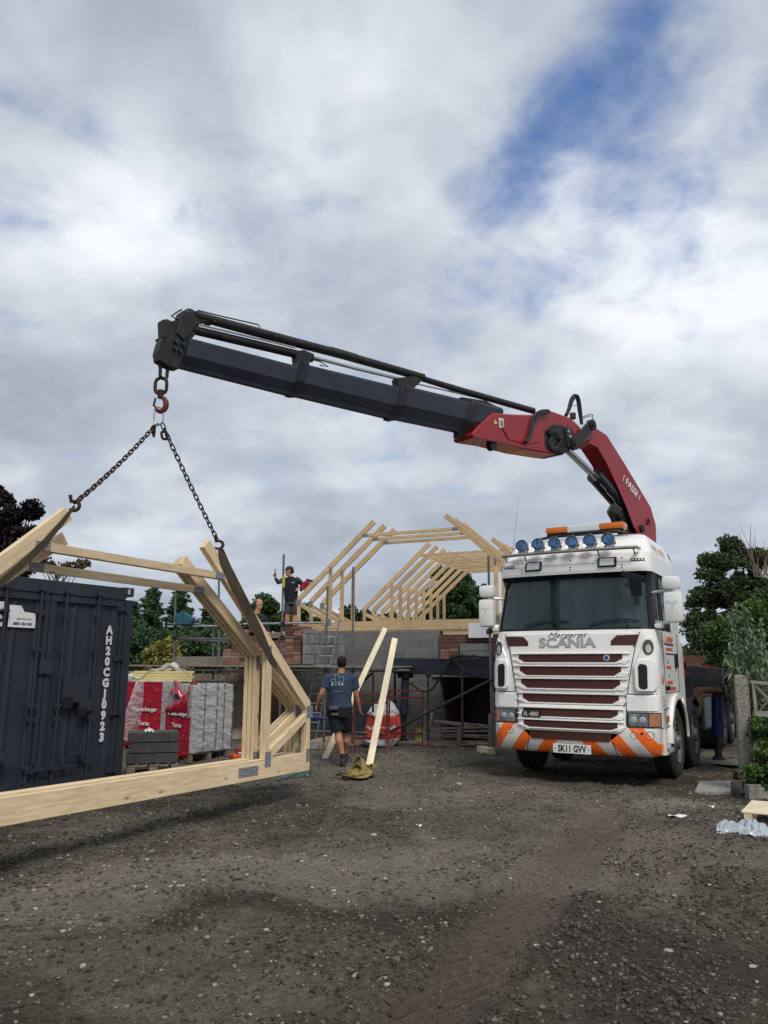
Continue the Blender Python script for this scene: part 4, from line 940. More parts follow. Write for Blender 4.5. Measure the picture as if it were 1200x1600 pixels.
# side mirrors
for s_, px0 in ((1, 1.50), (-1, -1.50)):
    mt_ = MB(); cx = 1.46 if s_ > 0 else -1.37
    mt_.box((cx, .36, 2.455), (.25, .17, .44), None, .06); m_ = mt_.build('mirror_housing', WHITE, trk_, None, True)
    mt_ = MB(); mt_.box((cx - s_ * .01, .36, 2.80), (.25, .17, .19), None, .06); mt_.build('wide_mirror_housing', WHITE, trk_, None, True)
    b = MB(); b.tube([(s_ * 1.13, .55, 2.68), (s_ * 1.26, .42, 2.69), (cx, .38, 2.69)], .022, 8); b.build('mirror_arm', WHITE, trk_, None, True); b = MB(); b.tube([(s_ * 1.16, .5, 2.26), (s_ * 1.28, .42, 2.24), (cx - s_ * .04, .38, 2.26)], .026, 8); b.box((s_ * 1.24, .42, 2.20), (.12, .12, .07), None, .02); b.build('mirror_arm', WHITE, trk_, None, True)
    for k in range(3):
        b = MB(); a0 = [(cx + (k - 1) * .05 + cos(a) * .022, .2735, 2.50 - abs(k - 1) * -.02 + sin(a) * .016) for a in np.linspace(0, 2 * pi, 12)]; b.tube(a0, .002, 4); b.build('mirror_motif', SILV, m_)
    b = MB(); b.tube([(cx, .2735, 2.475), (cx, .2735, 2.39)], .002, 4); b.build('mirror_motif', SILV, m_)
# aerial
b = MB(); b.tube([(-1.08, .75, 3.3), (-1.02, .75, 3.75), (-.93, .75, 4.35)], [.008, .005, .003], 5); b.build('whip_aerial', GALV, trk_)
# side lower: steps, wheel arch, door, lettering
def sidewall(s_):
    pr = [(.42, .42), (.80, .42)] + [(1.45 - cos(a) * .635, .56 + sin(a) * .60) for a in np.linspace(R(6), R(174), 22)] + [(2.12, .60), (2.25, .62), (2.25, 1.22), (.42, 1.22)]
    b = MB(); b.prism(pr, (s_ * 1.15, 0, 0), (0, 1, 0), (0, 0, 1), (s_, 0, 0), .075, .004); b.build('lower_side_panel', WHITE, trk_)
    b = MB(); n = 24
    pts = [(1.45 - cos(a), .56 + sin(a)) for a in np.linspace(R(0), R(180), n)]
    for k in range(n - 1):
        (a0, z0), (a1, z1) = pts[k], pts[k + 1]
        q = [((a0 - 1.45) * r + 1.45, (z0 - .56) * r * .96 + .56) for r in (.62, .70)] + [((a1 - 1.45) * r + 1.45, (z1 - .56) * r * .96 + .56) for r in (.70, .62)]
        b.prism(q, (s_ * 1.20, 0, 0), (0, 1, 0), (0, 0, 1), (s_, 0, 0), .065)
    bmesh.ops.remove_doubles(b.bm, verts=b.bm.verts[:], dist=.001); b.build('wheel_arch', WHITE, trk_, None, True)
    b = MB()
    for k in range(n - 1):
        (a0, z0), (a1, z1) = pts[k], pts[k + 1]
        q = [((a0 - 1.45) * r + 1.45, (z0 - .56) * r * .96 + .56) for r in (.60, .622)] + [((a1 - 1.45) * r + 1.45, (z1 - .56) * r * .96 + .56) for r in (.622, .60)]
        b.prism(q, (s_ * .80, 0, 0), (0, 1, 0), (0, 0, 1), (s_, 0, 0), .44)
    b.build('arch_liner', BLACKP, trk_)
    b = MB()
    for z in (.50, .80, 1.05): b.box((s_ * 1.205, .60, z), (.07, .30, .03), None, .008)
    b.box((s_ * 1.21, .72, .47), (.10, .24, .06), None, .015); b.build('cab_step', GALV, trk_)
    b = MB(); b.box((s_ * 1.235, .60, .905), (.03, .16, .10), None, .01); b.build('side_marker_lamp', mat('indicator_lens', (1, 1, 1)), trk_)
    for (y0, z0), (y1, z1) in (((.66, 1.24), (.62, 2.13)), ((.66, 1.26), (1.72, 1.26)), ((1.72, 1.26), (1.80, 2.13))):
        b = MB(); b.bar((s_ * 1.227, y0, z0), (s_ * 1.227, y1, z1), .006, .010, (s_, 0, 0)); b.build('panel_gap', SEAM, trk_)
    b = MB(); b.box((s_ * 1.232, 1.55, 1.72), (.02, .13, .22), None, .04); b.build('door_handle', BLACKP, trk_)
    LR = mat('red_lettering', (.55, .10, .06), .5)
    fr2 = lambda y, z: frame((s_ * 1.2285, y, z), (0, s_, 0), (0, 0, 1))
    def worn(name, m_, f4, w, h):      # lettering too worn to read: a row of short strokes
        b = MB(); rw = random.Random(int(w * 1000 + h * 77)); x = -w / 2
        while x < w / 2 - h * .3:
            l = h * rw.uniform(.35, .8); b.box((x + l / 2, 0, 0), (l * .85, h * rw.uniform(.75, 1), .002)); b.box((x + l / 2, 0, .0005), (l * .3, h * .35, .003)) ; x += l + h * .12
        o = b.build(name, m_, trk_); l_, q_4, s_4 = f4.decompose(); o.location = l_; o.rotation_euler = q_4.to_euler(); return o
    text('door_lettering', 'L', .19, LR, fr2(.84, 2.02), trk_, .001, 1.0, .1, .004)
    for (y, z, w, h, m_) in ((1.22, 2.035, .50, .075, LR), (1.15, 1.955, .66, .028, INKB), (1.12, 1.885, .52, .055, LR), (1.15, 1.815, .62, .022, INK), (.98, 1.70, .14, .04, SILV), (1.0, 1.62, .34, .05, LR), (1.0, 1.50, .12, .04, SILV), (1.0, 1.40, .40, .05, LR), (1.12, 1.31, .70, .06, LR)): worn('door_lettering', m_, fr2(y, z), w, h)
    b = MB(); b.lathe([(.0, .0), (.004, .06), (.0, .075)], 16, 'X', (s_ * 1.227, .50, 1.45)); b.build('side_crest', mat('crest_red', (.5, .2, .2), .5, 0, .8, 60), trk_)
    b = MB(); b.lathe([(0, .035), (.05, .03), (.06, 0)], 12, 'X', (s_ * 1.225, .72, 1.33)); b.build('rubber_stop', BLACKP, trk_, None, True)
    FL = mat('faded_lettering', (.58, .44, .40), .5, 0, .2, 30)
    for y, w in ((1.10, .34), (1.62, .40)): worn('roof_lettering', FL, frame((s_ * (interp(WZ, 3.42) + .004), y, 3.42), (0, s_, 0), (-s_ * .32, 0, 1)), w, .09)
    worn('roof_lettering', FL, frame((s_ * (interp(WZ, 3.35) + .003), 1.4, 3.34), (0, s_, 0), (-s_ * .32, 0, 1)), .8, .045)
sidewall(1); sidewall(-1)
# wheels
def wheel(x, y, s_, r=.525, dual=False, name='wheel'):
    w = .31 if not dual else .56
    e = bpy.data.objects.new(name, None); COL.objects.link(e); e.parent = trk_; e.location = (x, y, r)
    h = w / 2; b = MB()
    pr = [(-h + .03, .30), (-h + .005, .36), (-h, .43), (-h + .02, .495), (-h + .045, r)]
    k = 5
    for i in range(k):
        a = -h + .05 + (w - .10) * i / k; c = a + (w - .10) / k
        pr += [(a + .006, r), (c - .006, r), (c - .004, r - .012), (c + .004, r - .012)] if i < k - 1 else [(a + .006, r), (c, r)]
    pr += [(h - .045, r), (h - .02, .495), (h, .43), (h - .005, .36), (h - .03, .30)]
    b.lathe(pr, 48, 'X'); b.build('tyre', RUBBER, e, None, True, R(40))
    b = MB(); q = h - .03
    b.lathe([(q * s_, .305), ((q + .02) * s_, .300), ((q - .0) * s_, .270), ((q - .09) * s_, .255), ((q - .10) * s_, .19), ((q - .02) * s_, .165), ((q + .005) * s_, .15), ((q + .01) * s_, .11), ((q + .05) * s_, .10), ((q + .06) * s_, .05), ((q + .06) * s_, 0)], 32, 'X')
    for i in range(10):
        a = 2 * pi * i / 10; b.lathe([((q - .06) * s_, .016), ((q - .0) * s_, .016), ((q + .005) * s_, 0)], 8, 'X', (0, cos(a) * .205, sin(a) * .205))
    b.build('rim', mat('wheel_rim', (.16, .155, .145), .5, .5, .3, 12, dirt=(.07, .055, .045), damt=.8, dscale=5), e, None, True, R(35))
for y in (1.45, 3.03): wheel(1.065, y, 1); wheel(-1.065, y, -1)
for y in (6.6, 7.95): wheel(.95, y, 1, dual=True); wheel(-.95, y, -1, dual=True)
for s_ in (1, -1):
    b = MB(); n = 14
    pts = [(-cos(a), sin(a)) for a in np.linspace(R(12), R(168), n)]
    for k in range(n - 1):
        q = [(3.03 + pts[k][0] * .64, .52 + pts[k][1] * .62), (3.03 + pts[k + 1][0] * .64, .52 + pts[k + 1][1] * .62), (3.03 + pts[k + 1][0] * .61, .52 + pts[k + 1][1] * .59), (3.03 + pts[k][0] * .61, .52 + pts[k][1] * .59)]
        b.prism(q, (s_ * .88, 0, 0), (0, 1, 0), (0, 0, 1), (s_, 0, 0), .36)
    b.build('mudguard', BLACKP, trk_, None, True)
# chassis, body, side boxes
b = MB()
for s_ in (-.42, .42): b.box((s_, 5.2, .98), (.09, 8.6, .26))
for y in (2.6, 4.4, 5.6, 7.3, 9.2): b.box((0, y, .98), (.8, .12, .2))
b.box((0, 1.45, .56), (1.7, .12, .12)); b.box((0, 3.03, .56), (1.7, .12, .12)); b.build('chassis', POLED, trk_)
b = MB(); b.box((0, 7.4, 1.30), (2.46, 5.4, .13), None, .01)
for y in (4.75, 10.0): b.box((-.35, y, 1.62), (1.7, .06, .62), None, .01)
b.build('flatbed', mat('bed_brown', (.12, .06, .04), .7, 0, .3, 5), trk_)
b = MB()
for s_ in (-1.2, 1.2): b.box((s_, 7.4, 1.52), (.04, 5.3, .32))
b.build('side_board', RED, trk_)
for s_ in (1, -1):
    b = MB(); b.box((s_ * 1.02, 4.75, .82), (.40, 1.3, .58), None, .03); b.build('fuel_tank', mat('tank_grey', (.09, .10, .12), .5, .2, .2, 8), trk_)
b = MB(); b.box((.85, 2.62, 1.78), (.42, .42, .95), None, .05); b.build('exhaust_stack', mat('stack_grey', (.30, .30, .29), .4, .6, .2, 8), trk_)
# ---- crane base, outriggers
b = MB(); b.box((0, 3.62, 1.30), (2.30, .42, .46), None, .02); b.box((0, 3.55, 1.62), (.9, .8, .5), None, .04); b.build('crane_base', NAVY, trk_)
CB = Vector((4.9, 15.0, 0)); cb = TMI @ CB
b = MB(); b.lathe([(1.5, .34), (1.7, .34), (1.72, .27), (2.9, .22), (2.95, 0)], 20, 'Z', (cb.x, cb.y, 0)); b.bar((0, 3.62, 1.6), (cb.x, cb.y, 1.6), .6, .4); b.build('crane_column', RED, trk_, None, True)
def TP(px, py, y): x, z = TX(px, py, y); return Vector((x, y, z))
yo = 3.62
def beam_px(name, pts, m, t, y=yo):
    b = MB(); b.prism([TX(px_, py_, y) for px_, py_ in pts], (0, y, 0), (1, 0, 0), (0, 0, 1), (0, 1, 0), t, .01); return b.build(name, m, trk_)
beam_px('outrigger_beam', [(614, 1028), (775, 1029), (775, 1060), (690, 1055), (634, 1052), (616, 1046)], NAVY, .26)
beam_px('outrigger_beam', [(690, 1031.5), (778, 1027), (778, 1062), (740, 1059)], NAVY, .30, yo - .02)
beam_px('outrigger_beam', [(1060, 1038), (1128, 1044), (1129, 1070), (1062, 1076)], mat('beam_black', (.03, .032, .04), .5, .2, .3, 5, dirt=(.11, .055, .02), dscale=2.2, damt=.8), .26)
def leg(px, yt, yc, yb, y, w, bp):
    top, mid, bot = TP(px[0], yt, y), TP(px[1], yc, y), TP(px[2], yb, y); bot.z = .075
    x = (top.x + bot.x) / 2
    b = MB(); b.tube([(top.x, y + .1, top.z), (mid.x, y + .1, mid.z)], w, 16); b.tube([(mid.x, y + .1, mid.z + .12), (mid.x, y + .1, mid.z - .02)], w * 1.12, 16); b.build('leg_cylinder', bp, trk_, None, True)
    b = MB(); b.tube([(mid.x, y + .1, mid.z), (bot.x, y + .1, bot.z)], w * .62, 12); b.tube([(bot.x, y + .1, bot.z + .06), (bot.x, y + .1, bot.z)], [w * .7, w * 1.3], 14); b.build('leg_ram', GREASE, trk_, None, True)
    b = MB(); b.box((top.x, y + .1, top.z - .02), (w * 3.2, .26, .16), None, .03); b.tube([(top.x, y + .1, top.z), (top.x, y + .1, top.z - .20)], w * .8, 12); b.build('leg_bracket', GREASE, trk_)
    return TM @ Vector((bot.x, y + .1, 0)), bot.z
fL, zL = leg((630, 628, 626.5), 1052, 1115, 1166, yo, .085, BLUEDK)
fR_, zR = leg((1119, 1120, 1121), 1076, 1150, 1176, yo, .095, BLUEPAINT)
print('legs', fL, zL, fR_, zR)
HOSE = mat('hydraulic_hose', (.02, .02, .02), .55, 0, .3, 8)
HOSEY = mat('tan_hose', (.20, .14, .07), .6, 0, .3, 12)
b = MB()
b.tube([TP(*p, yo - .1) for p in ((633, 1064), (645, 1070), (656, 1079), (668, 1081), (676, 1077), (684, 1064), (694, 1047), (702, 1035), (707, 1029), (715, 1027), (735, 1026), (770, 1027))], .022, 8)
b.tube([TP(*p, yo - .13) for p in ((708, 1031), (716, 1037), (725, 1045), (745, 1056))], .018, 8); b.box(TP(706, 1028, yo - .1), (.10, .08, .07), None, .01)
b.tube([TP(*p, yo - .1) for p in ((712, 1025.5), (722, 1024), (732, 1026.5), (742, 1024.5))], .03, 8); b.build('outrigger_hose', HOSE, trk_, None, True)
b = MB()
for dx in (-3, 0, 3.5): b.tube([TP(*p, yo - .18) for p in ((1106 + dx, 1086), (1098 + dx, 1088), (1092 + dx, 1096), (1090 + dx * 1.1, 1110), (1086 + dx, 1122), (1080 + dx, 1132), (1075 + dx * .6, 1136))], .018, 8)
b.build('hanging_hose', HOSEY, trk_, None, True)
b = MB(); b.box(TP(1097, 1082, yo - .05), (.34, .10, .14), None, .01); b.box(TP(1113, 1078, yo - .05), (.30, .12, .08), None, .02); b.build('hose_bracket', mat('rust_bracket', (.13, .075, .05), .8, 0, .4, 12), trk_)
b = MB(); b.box((1.0, 3.1, 1.5), (.16, .5, .2), None, .03); b.tube([(1.0, 3.0, 1.65), (1.05, 3.3, 1.75), (1.0, 3.6, 1.6)], .05, 8); b.build('valve_block', RED, trk_, None, True)
b = MB(); b.box((-.95, 3.4, 1.55), (.3, .5, .3), None, .03); b.build('valve_block', BLUEPAINT, trk_)
# ------------------------------------------------------------------ crane boom, in one vertical plane from the column to the hook
I4 = Matrix.Identity(4)
tip = at(255, 560, HY); cd = Vector((tip.x - CB.x, tip.y - CB.y, 0)).normalized(); cn = Vector((-cd.y, cd.x, 0))
if cn.y > 0: cn = -cn      # towards the camera
CO = Vector((CB.x, CB.y, 0))
def CP(px, py, off=0.):
    """photo point on the plane shifted by off towards the camera"""
    return onplane(px, py, CO + cn * off, cn)
def c2(px, py, off=0.):
    q = CP(px, py, off) - CO; return (q.dot(cd), q.z)
def cprism(name, pts, m, off, t, bev=.012, smooth=False):
    """outline seen on the near face at offset off; body goes t away from the camera"""
    b = MB(); b.prism([c2(x, y, off) for x, y in pts], CO + cn * off, cd, (0, 0, 1), -cn, t, bev); return b.build(name, m, trk_, I4, smooth)
def ctube(name, pts, r, m, off=0., n=12, smooth=True):
    b = MB(); b.tube([CP(*p[:2], off) for p in pts], r, n); return b.build(name, m, trk_, I4, smooth)
def hexbox(name, a_top, a_bot, b_top, b_bot, wa, wb, m):
    """boom section: six-sided box from end a to end b (pixels of its near upper and lower edges on the centre plane)"""
    b = MB(); ringsv = []
    for (t_, u_, w) in ((a_top, a_bot, wa), (b_top, b_bot, wb)):
        T, U = CP(*t_), CP(*u_); h = w / 2
        prof = [(0.0, -.75), (.0, .75), (.10, 1), (.62, 1), (.90, .42), (1.0, .30), (1.0, -.30), (.90, -.42), (.62, -1), (.10, -1)]
        ringsv.append([b.bm.verts.new(T.lerp(U, v) + cn * k * h) for v, k in prof])
    r0, r1 = ringsv; n = len(r0)
    for k in range(n): b.bm.faces.new((r0[k], r0[(k + 1) % n], r1[(k + 1) % n], r1[k]))
    b.bm.faces.new(r0[::-1]); b.bm.faces.new(r1)
    return b.build(name, m, trk_, I4)
hexbox('boom_section', (290, 531), (279, 575), (472, 578), (461, 621), .20, .20, NAVY)
hexbox('boom_section', (462, 570), (450, 617), (628, 610), (617, 657), .235, .235, NAVY)
hexbox('boom_section', (619, 604), (605, 653), (742, 633), (730, 679), .27, .27, NAVY)
hexbox('boom_section', (728, 627), (712, 679), (775, 640), (770, 686), .31, .32, NAVY)
# section collars and cylinder brackets
for (x0, y0, x1, y1, w) in ((470, 562, 452, 618, .25), (628, 598, 606, 655, .285), (737, 624, 716, 682, .33)):
    hexbox('collar', (x0 - 4, y0 + 5), (x1 - 4, y1 + 1), (x0 + 5, y0 + 7), (x1 + 5, y1 + 3), w + .02, w + .02, mat('head_black', (.014, .015, .018), .5, 0, .3, 8))
cprism('cylinder_bracket', [(463, 548), (476, 546), (492, 553), (486, 565), (478, 571), (468, 584), (461, 580), (465, 566)], GREASE, .09, .12)
cprism('cylinder_bracket', [(622, 590), (650, 587), (661, 594), (648, 606), (640, 612), (624, 628), (614, 624), (624, 606)], GREASE, .10, .14)
cprism('cylinder_bracket', [(722, 620), (760, 626), (782, 637), (752, 645), (730, 640)], GREASE, .12, .18)
ctube('extension_cylinder', [(305, 493), (360, 508), (461, 535), (530, 553), (661, 590)], [.055, .058, .060, .060, .058], GREASE, .05, 14)
ctube('extension_cylinder', [(300, 515), (461, 553), (487, 560)], [.052, .054, .054], GREASE, .03, 14)
ctube('extension_cylinder', [(661, 592), (720, 610), (833, 642)], [.045, .052, .056], GREASE, .05, 14)
ctube('extension_rod', [(310, 507), (461, 543)], .012, CHROME, .09)
ctube('extension_rod', [(487, 558), (560, 577), (632, 594)], .022, CHROME, .04)
ctube('extension_rod', [(652, 600), (740, 620), (790, 634)], .012, CHROME, .04)
b = MB()
for p in ([(309, 485), (350, 495), (402, 507), (406, 510), (403, 515), (398, 514)], [(499, 540), (520, 543), (558, 554), (561, 558)], [(692, 601), (705, 603), (709, 608), (705, 611)], [(745, 616), (770, 624), (790, 629), (797, 634), (794, 638)], [(485, 561), (500, 565), (513, 573), (500, 571)]):
    b.tube([CP(*q, .07) for q in p], .008, 6)
b.build('guard_rail', BLACKP, trk_, I4, True)
# boom head
cprism('boom_head', [(253.7, 499), (262, 498), (268, 501), (272, 528), (269, 560), (262, 571), (248, 563), (246, 550), (250, 535), (255, 525)], GREASE, .07, .12, .010)
cprism('boom_head', [(268, 501), (279, 500), (284, 486), (300, 484), (309, 489), (312, 505), (308, 520), (298, 532), (290, 550), (281, 576), (270, 575), (262, 571), (269, 552)], mat('head_black', (1, 1, 1)), .065, .12, .010)
cprism('boom_head', [(285, 487), (306, 485), (316, 491), (338, 497), (336, 503), (312, 505), (300, 520), (288, 533), (276, 520)], GREASE, .085, .05)
b = MB()
for x, y, r in ((335, 499, .035), (276, 533, .026), (274, 544, .020), (287, 538, .02), (282, 548, .018), (257, 525, .015)):
    p = CP(x, y, .09); b.tube([p - cn * .18, p + cn * .012], r, 12)
b.build('pin', POLED, trk_, I4)
b = MB(); b.tube([CP(*q, .06) for q in ((284, 484), (279, 486), (268, 494), (276, 499), (282, 499))], .010, 6); b.tube([CP(*q, .02) for q in ((286, 487), (294, 483), (302, 485))], .010, 6); b.build('head_hose', HOSE, trk_, I4, True)
# red first section of the outer boom
red = cprism('outer_boom', [(771, 645), (800, 647), (835, 648), (857, 640), (893, 653), (907, 667), (910, 684), (893, 700), (868, 710), (820, 702), (775, 690), (740, 684), (738, 678), (750, 664)], RED, .20, .40, .02)
cprism('outer_boom_plate', [(800, 652), (846, 650), (846, 690), (822, 694), (795, 686), (785, 668)], RED, .215, .02, .004)
# greasy dark knuckle pieces
cprism('knuckle', [(849, 676), (856, 666), (864, 661), (879, 662), (890, 674), (895, 690), (891, 703), (880, 711), (864, 709), (853, 705), (850, 690)], GREASE, .205, .41, .03)
r_k = random.Random(4)
for x, y, rr in ((861, 676, .10), (875, 690, .14), (866, 702, .08), (884, 669, .07)):
    b = MB(); p = CP(x, y, .21); b.box(p, (rr * r_k.uniform(1, 2.2), .06, rr * r_k.uniform(.8, 1.8)), Matrix.Rotation(r_k.uniform(-1, 1), 3, 'Y') @ Matrix.Rotation(r_k.uniform(-.4, .4), 3, 'Z'), .015); b.build('knuckle_fitting', GREASE, trk_, I4)
for off in (.26, -.20):
    b = MB(); o = CO + cn * off
    b.prism([c2(*q, off) for q in ((893, 689), (922, 657), (931, 668), (903, 698))], o, cd, (0, 0, 1), -cn, .05, .008)
    for x, y, r in ((926, 664, .105), (898, 693, .115)): p = CP(x, y, off); b.tube([p + cn * .02, p - cn * .07], r, 20); b.tube([p + cn * .045, p - cn * .07], r * .5, 14)
    b.build('link_arm', GREASE, trk_, I4)
cprism('link_plate', [(884, 672), (894, 668), (898, 680), (902, 692), (898, 701), (888, 698)], GREASE, .24, .48, .01)
b = MB()
for x, y in ((888, 674), (890, 682)): p = CP(x, y, .25); b.tube([p - cn * .5, p + cn * .02], .03, 10)
b.build('pin', GALV, trk_, I4)
# main boom: box of two side plates and a folded back
MBP = [(932, 669), (948, 679), (975, 722), (1017, 792), (1025, 820), (1026.5, 858), (1018, 858), (1000, 836), (996, 820), (985, 788), (970, 757), (955, 722), (938, 696), (920, 688), (905, 694), (912, 680)]
main = cprism('main_boom', MBP, RED, .17, .42, .012)
cprism('main_boom_plate', [(922, 688), (938, 695), (955, 720), (972, 757), (987, 792), (998, 822), (1008, 838), (1020, 850), (1018, 858), (1002, 842), (990, 822), (978, 790), (964, 758), (948, 724), (934, 699), (920, 692)], RED, .185, .016, .003)
ctube('boom_cylinder_rod', [(886, 703), (934, 749)], .062, CHROME, .0, 18)
ctube('boom_cylinder_rod', [(884, 706), (931, 751)], .018, GALV, .08, 8)
bc = ctube('boom_cylinder', [(928, 743), (934, 749), (1002, 826)], [.145, .145, .155], mat('cylinder_black', (.014, .018, .028), .35, .2, .3, 6, coat=.3), .0, 22)
b = MB(); b.tube([CP(*q, .15) for q in ((938, 757), (946, 765), (948, 770), (958, 780), (961, 787), (968, 794))], .010, 6); b.build('oil_pipe', GALV, trk_, I4, True)
b = MB(); p = CP(960, 798, .10); b.box(p, (.22, .2, .16), Matrix.Rotation(.5, 3, 'Y'), .02); b.box(CP(965, 803, .08), (.16, .2, .2), None, .03)
b.tube([CP(*q, .14) for q in ((953, 797), (950, 802), (954, 809), (962, 815), (968, 818))], .018, 8); b.build('valve_block', GREASE, trk_, I4)
cprism('boom_foot', [(962, 798), (985, 800), (1004, 822), (1006, 835), (985, 836), (972, 824)], mat('head_black', (1, 1, 1)), .09, .18)
b = MB(); p = CP(1003, 826, .2); b.tube([p - cn * .5, p + cn * .03], .075, 16); b.build('pin', GREASE, trk_, I4)
b = MB(); p = CP(1012.5, 815.5, .175); b.lathe([(-.004, .075), (.008, .075), (.008, .05), (-.01, .05)], 20, 'Y', (0, 0, 0)); q = Matrix((cd, -cn, Vector((0, 0, 1)))).transposed().to_4x4(); q.translation = p
b.build('boom_eye', POLED, trk_, q)
# lettering on the main boom
a0, a1 = CP(975, 747, .1735), CP(999, 777, .1735); ax = (a1 - a0).normalized(); ay = cn.cross(ax)
if ay.z < 0: ay = -ay
mid = (a0 + a1) / 2; LW = (a1 - a0).length
fm = frame(mid, ax, ay)
text('boom_lettering', 'FASSI', LW * .33, PAPER, TMI @ fm, trk_, .002, .98, 0, .003)
b = MB(); rr_ = [(cos(a) * .04 + sx_ * (LW * .5 - .03), sin(a) * .04 + sy_ * .035) for sx_, sy_, a_ in ((1, 1, 0), (-1, 1, 90), (-1, -1, 180), (1, -1, 270)) for a in [R(a_ + k * 30) for k in range(4)]]
b.tube([(x, y, 0) for x, y in rr_], .006, 4, False, True); b.build('boom_lettering_frame', PAPER, trk_, fm)
# hoses over the knuckle
def hose(pts, r, off, m=HOSE):
    P3 = [CP(*q, off) for q in pts]; out = []
    for i in range(len(P3) - 1):
        p0, p1, p2, p3 = P3[max(i - 1, 0)], P3[i], P3[i + 1], P3[min(i + 2, len(P3) - 1)]
        for k in range(6):
            t_ = k / 6; out.append(.5 * ((2 * p1) + (-p0 + p2) * t_ + (2 * p0 - 5 * p1 + 4 * p2 - p3) * t_ ** 2 + (-p0 + 3 * p1 - 3 * p2 + p3) * t_ ** 3))
    out.append(P3[-1]); b = MB(); b.tube(out, r, 8); return b.build('knuckle_hose', m, trk_, I4, True)
hose([(855, 672), (862, 682), (858, 694), (866, 704), (880, 706)], .022, .235); hose([(872, 664), (868, 676), (876, 688), (872, 700), (884, 704)], .018, .245)
hose([(884, 649), (888, 640), (892, 625), (897, 618), (903, 620), (906, 632), (908, 650), (909, 663)], .028, .10)
hose([(885, 650), (890, 640), (894, 628), (899, 621), (902, 626), (904, 640), (908, 662)], .022, -.02)
hose([(857, 642), (845, 643), (834, 651), (829, 668), (826, 684), (820, 692)], .030, .23)
hose([(857, 645), (847, 646), (838, 654), (832, 668), (828, 682), (822, 690)], .022, .26)
b = MB(); b.tube([TP(*q, 2.42) for q in ((1012, 862), (1026, 858), (1036, 862), (1043, 870), (1046, 880), (1043, 888), (1038, 900), (1030, 930))], .028, 8); b.build('roof_hose', HOSE, trk_, None, True)
b = MB(); b.tube([CP(*q, .1) for q in ((909, 652), (922, 647), (926, 648), (926, 658))], .008, 5); b.tube([CP(*q, .0) for q in ((908, 655), (920, 650), (925, 650))], .008, 5); b.build('hose_guard', BLACKP, trk_, I4)
b = MB(); b.box(CP(895, 650, .1), (.10, .1, .12), None, .02); b.build('hose_clamp', GREASE, trk_, I4); b = MB(); b.tube([CP(904, 634, .1), CP(894, 634, .1)], .006, 5); b.build('hose_tie', GREASE, trk_, I4)
# small lamp under the outer boom
b = MB(); p = CP(768, 697, .1); b.tube([p - cn * .05, p + cn * .05], .075, 16); b.bar(CP(768, 688, .1), CP(768, 696, .1), .03, .03); b.tube([CP(778, 694, .1), CP(786, 696, .1), CP(790, 692, .1)], .006, 5); b.build('boom_lamp', BLACKP, trk_, I4, True)
# stickers
def csq(x, y, w, h, off): 
    m_ = MB(); p = CP(x, y, off); q = frame(p, (CP(x + 10, y + 2.2, off) - p), (0, 0, 1)); m_.box((0, 0, 0), (w, h, .004)); return m_, q
m_, q = csq(783.5, 661, .125, .155, .206); st_ = m_.build('warning_sticker', PAPER, trk_, q)
b = MB(); b.tube([(cos(a) * .043, sin(a) * .05, .003) for a in np.linspace(0, 2 * pi, 17)[:-1]], .006, 4, False, True); b.bar((-.03, .035, .003), (.03, -.035, .003), .008, .006); b.bar((-.01, -.03, .003), (.012, .02, .003), .02, .005); b.build('sticker_sign', INK, st_, mw(st_))
p = CP(774, 659, .206); q = frame(p, (CP(784, 661, .206) - p), (0, 0, 1)); b = MB(); b.prism([(-.045, -.035), (.045, -.035), (0, .045)], (0, 0, 0), (1, 0, 0), (0, 1, 0), (0, 0, 1), .004); b.build('warning_sticker', mat('warn_yellow', (.7, .5, .08), .5), trk_, q)
# ------------------------------------------------------------------ house under construction
AW = -PH.n      # away from the camera
def hs(px, py=1000, n=0.): return PH.px(px, py, n)[0]
hB = empty('brick_house', PH.p(-5.93, -2.43), math.atan2(PH.d.y, PH.d.x), 'half-built house with grey block walls and brick corner under the standing roof trusses', 'house')
HM = mw(hB); WH = 2.40
sK = hs(687) + 5.93       # where blocks turn into facing brick
def wallbox(name, x0, x1, y0, y1, z0, z1, m, bev=.0):
    b = MB(); b.box(((x0 + x1) / 2, (y0 + y1) / 2, (z0 + z1) / 2), (x1 - x0, y1 - y0, z1 - z0), None, bev); return b.build(name, m, hB)
wallbox('front_wall', .0, sK, .0, .22, -.1, WH, BLOCK)
wallbox('front_wall', sK + .001, 6.4, -.04, .22, 1.50, WH - .09, BRICKD); wallbox('front_wall', 6.0, 6.4, -.04, .22, -.1, 1.499, BRICKD)
wallbox('inner_wall', sK + .001, 6.4, 1.9, 2.0, -.1, 1.5, BRICKD); wallbox('inner_wall', sK - .1, sK - .001, .221, 2.0, -.1, 1.5, BRICKD); wallbox('shade_slab', sK - .1, 6.0, .221, 2.0, 1.501, 1.62, CONC)  # recess box added to darken the opening; slab overhead blocks the skylight
wallbox('lintel', sK - .15, 6.15, -.05, .221, 1.40, 1.499, CONC)
wallbox('side_wall', .0, .22, .221, 9.3, -.1, WH, BLOCK); wallbox('side_wall', 5.71, 5.93, .221, 9.3, -.1, WH, BLOCK); wallbox('rear_wall', .221, 5.709, 9.08, 9.3, -.1, WH, BLOCK)
wallbox('wing_wall', -2.6, -.01, .30, .52, -.1, 1.5, BRICKD)
for x in (.0,): beam('wall_plate', HM @ Vector((.6, .09, WH + .012)), HM @ Vector((5.0, .09, WH + .012)), .14, .03, WOODP, hB)
for x in (.11, 5.82): beam('wall_plate', HM @ Vector((x, .3, WH + .012)), HM @ Vector((x, 9.2, WH + .012)), .10, .03, WOODP, hB)
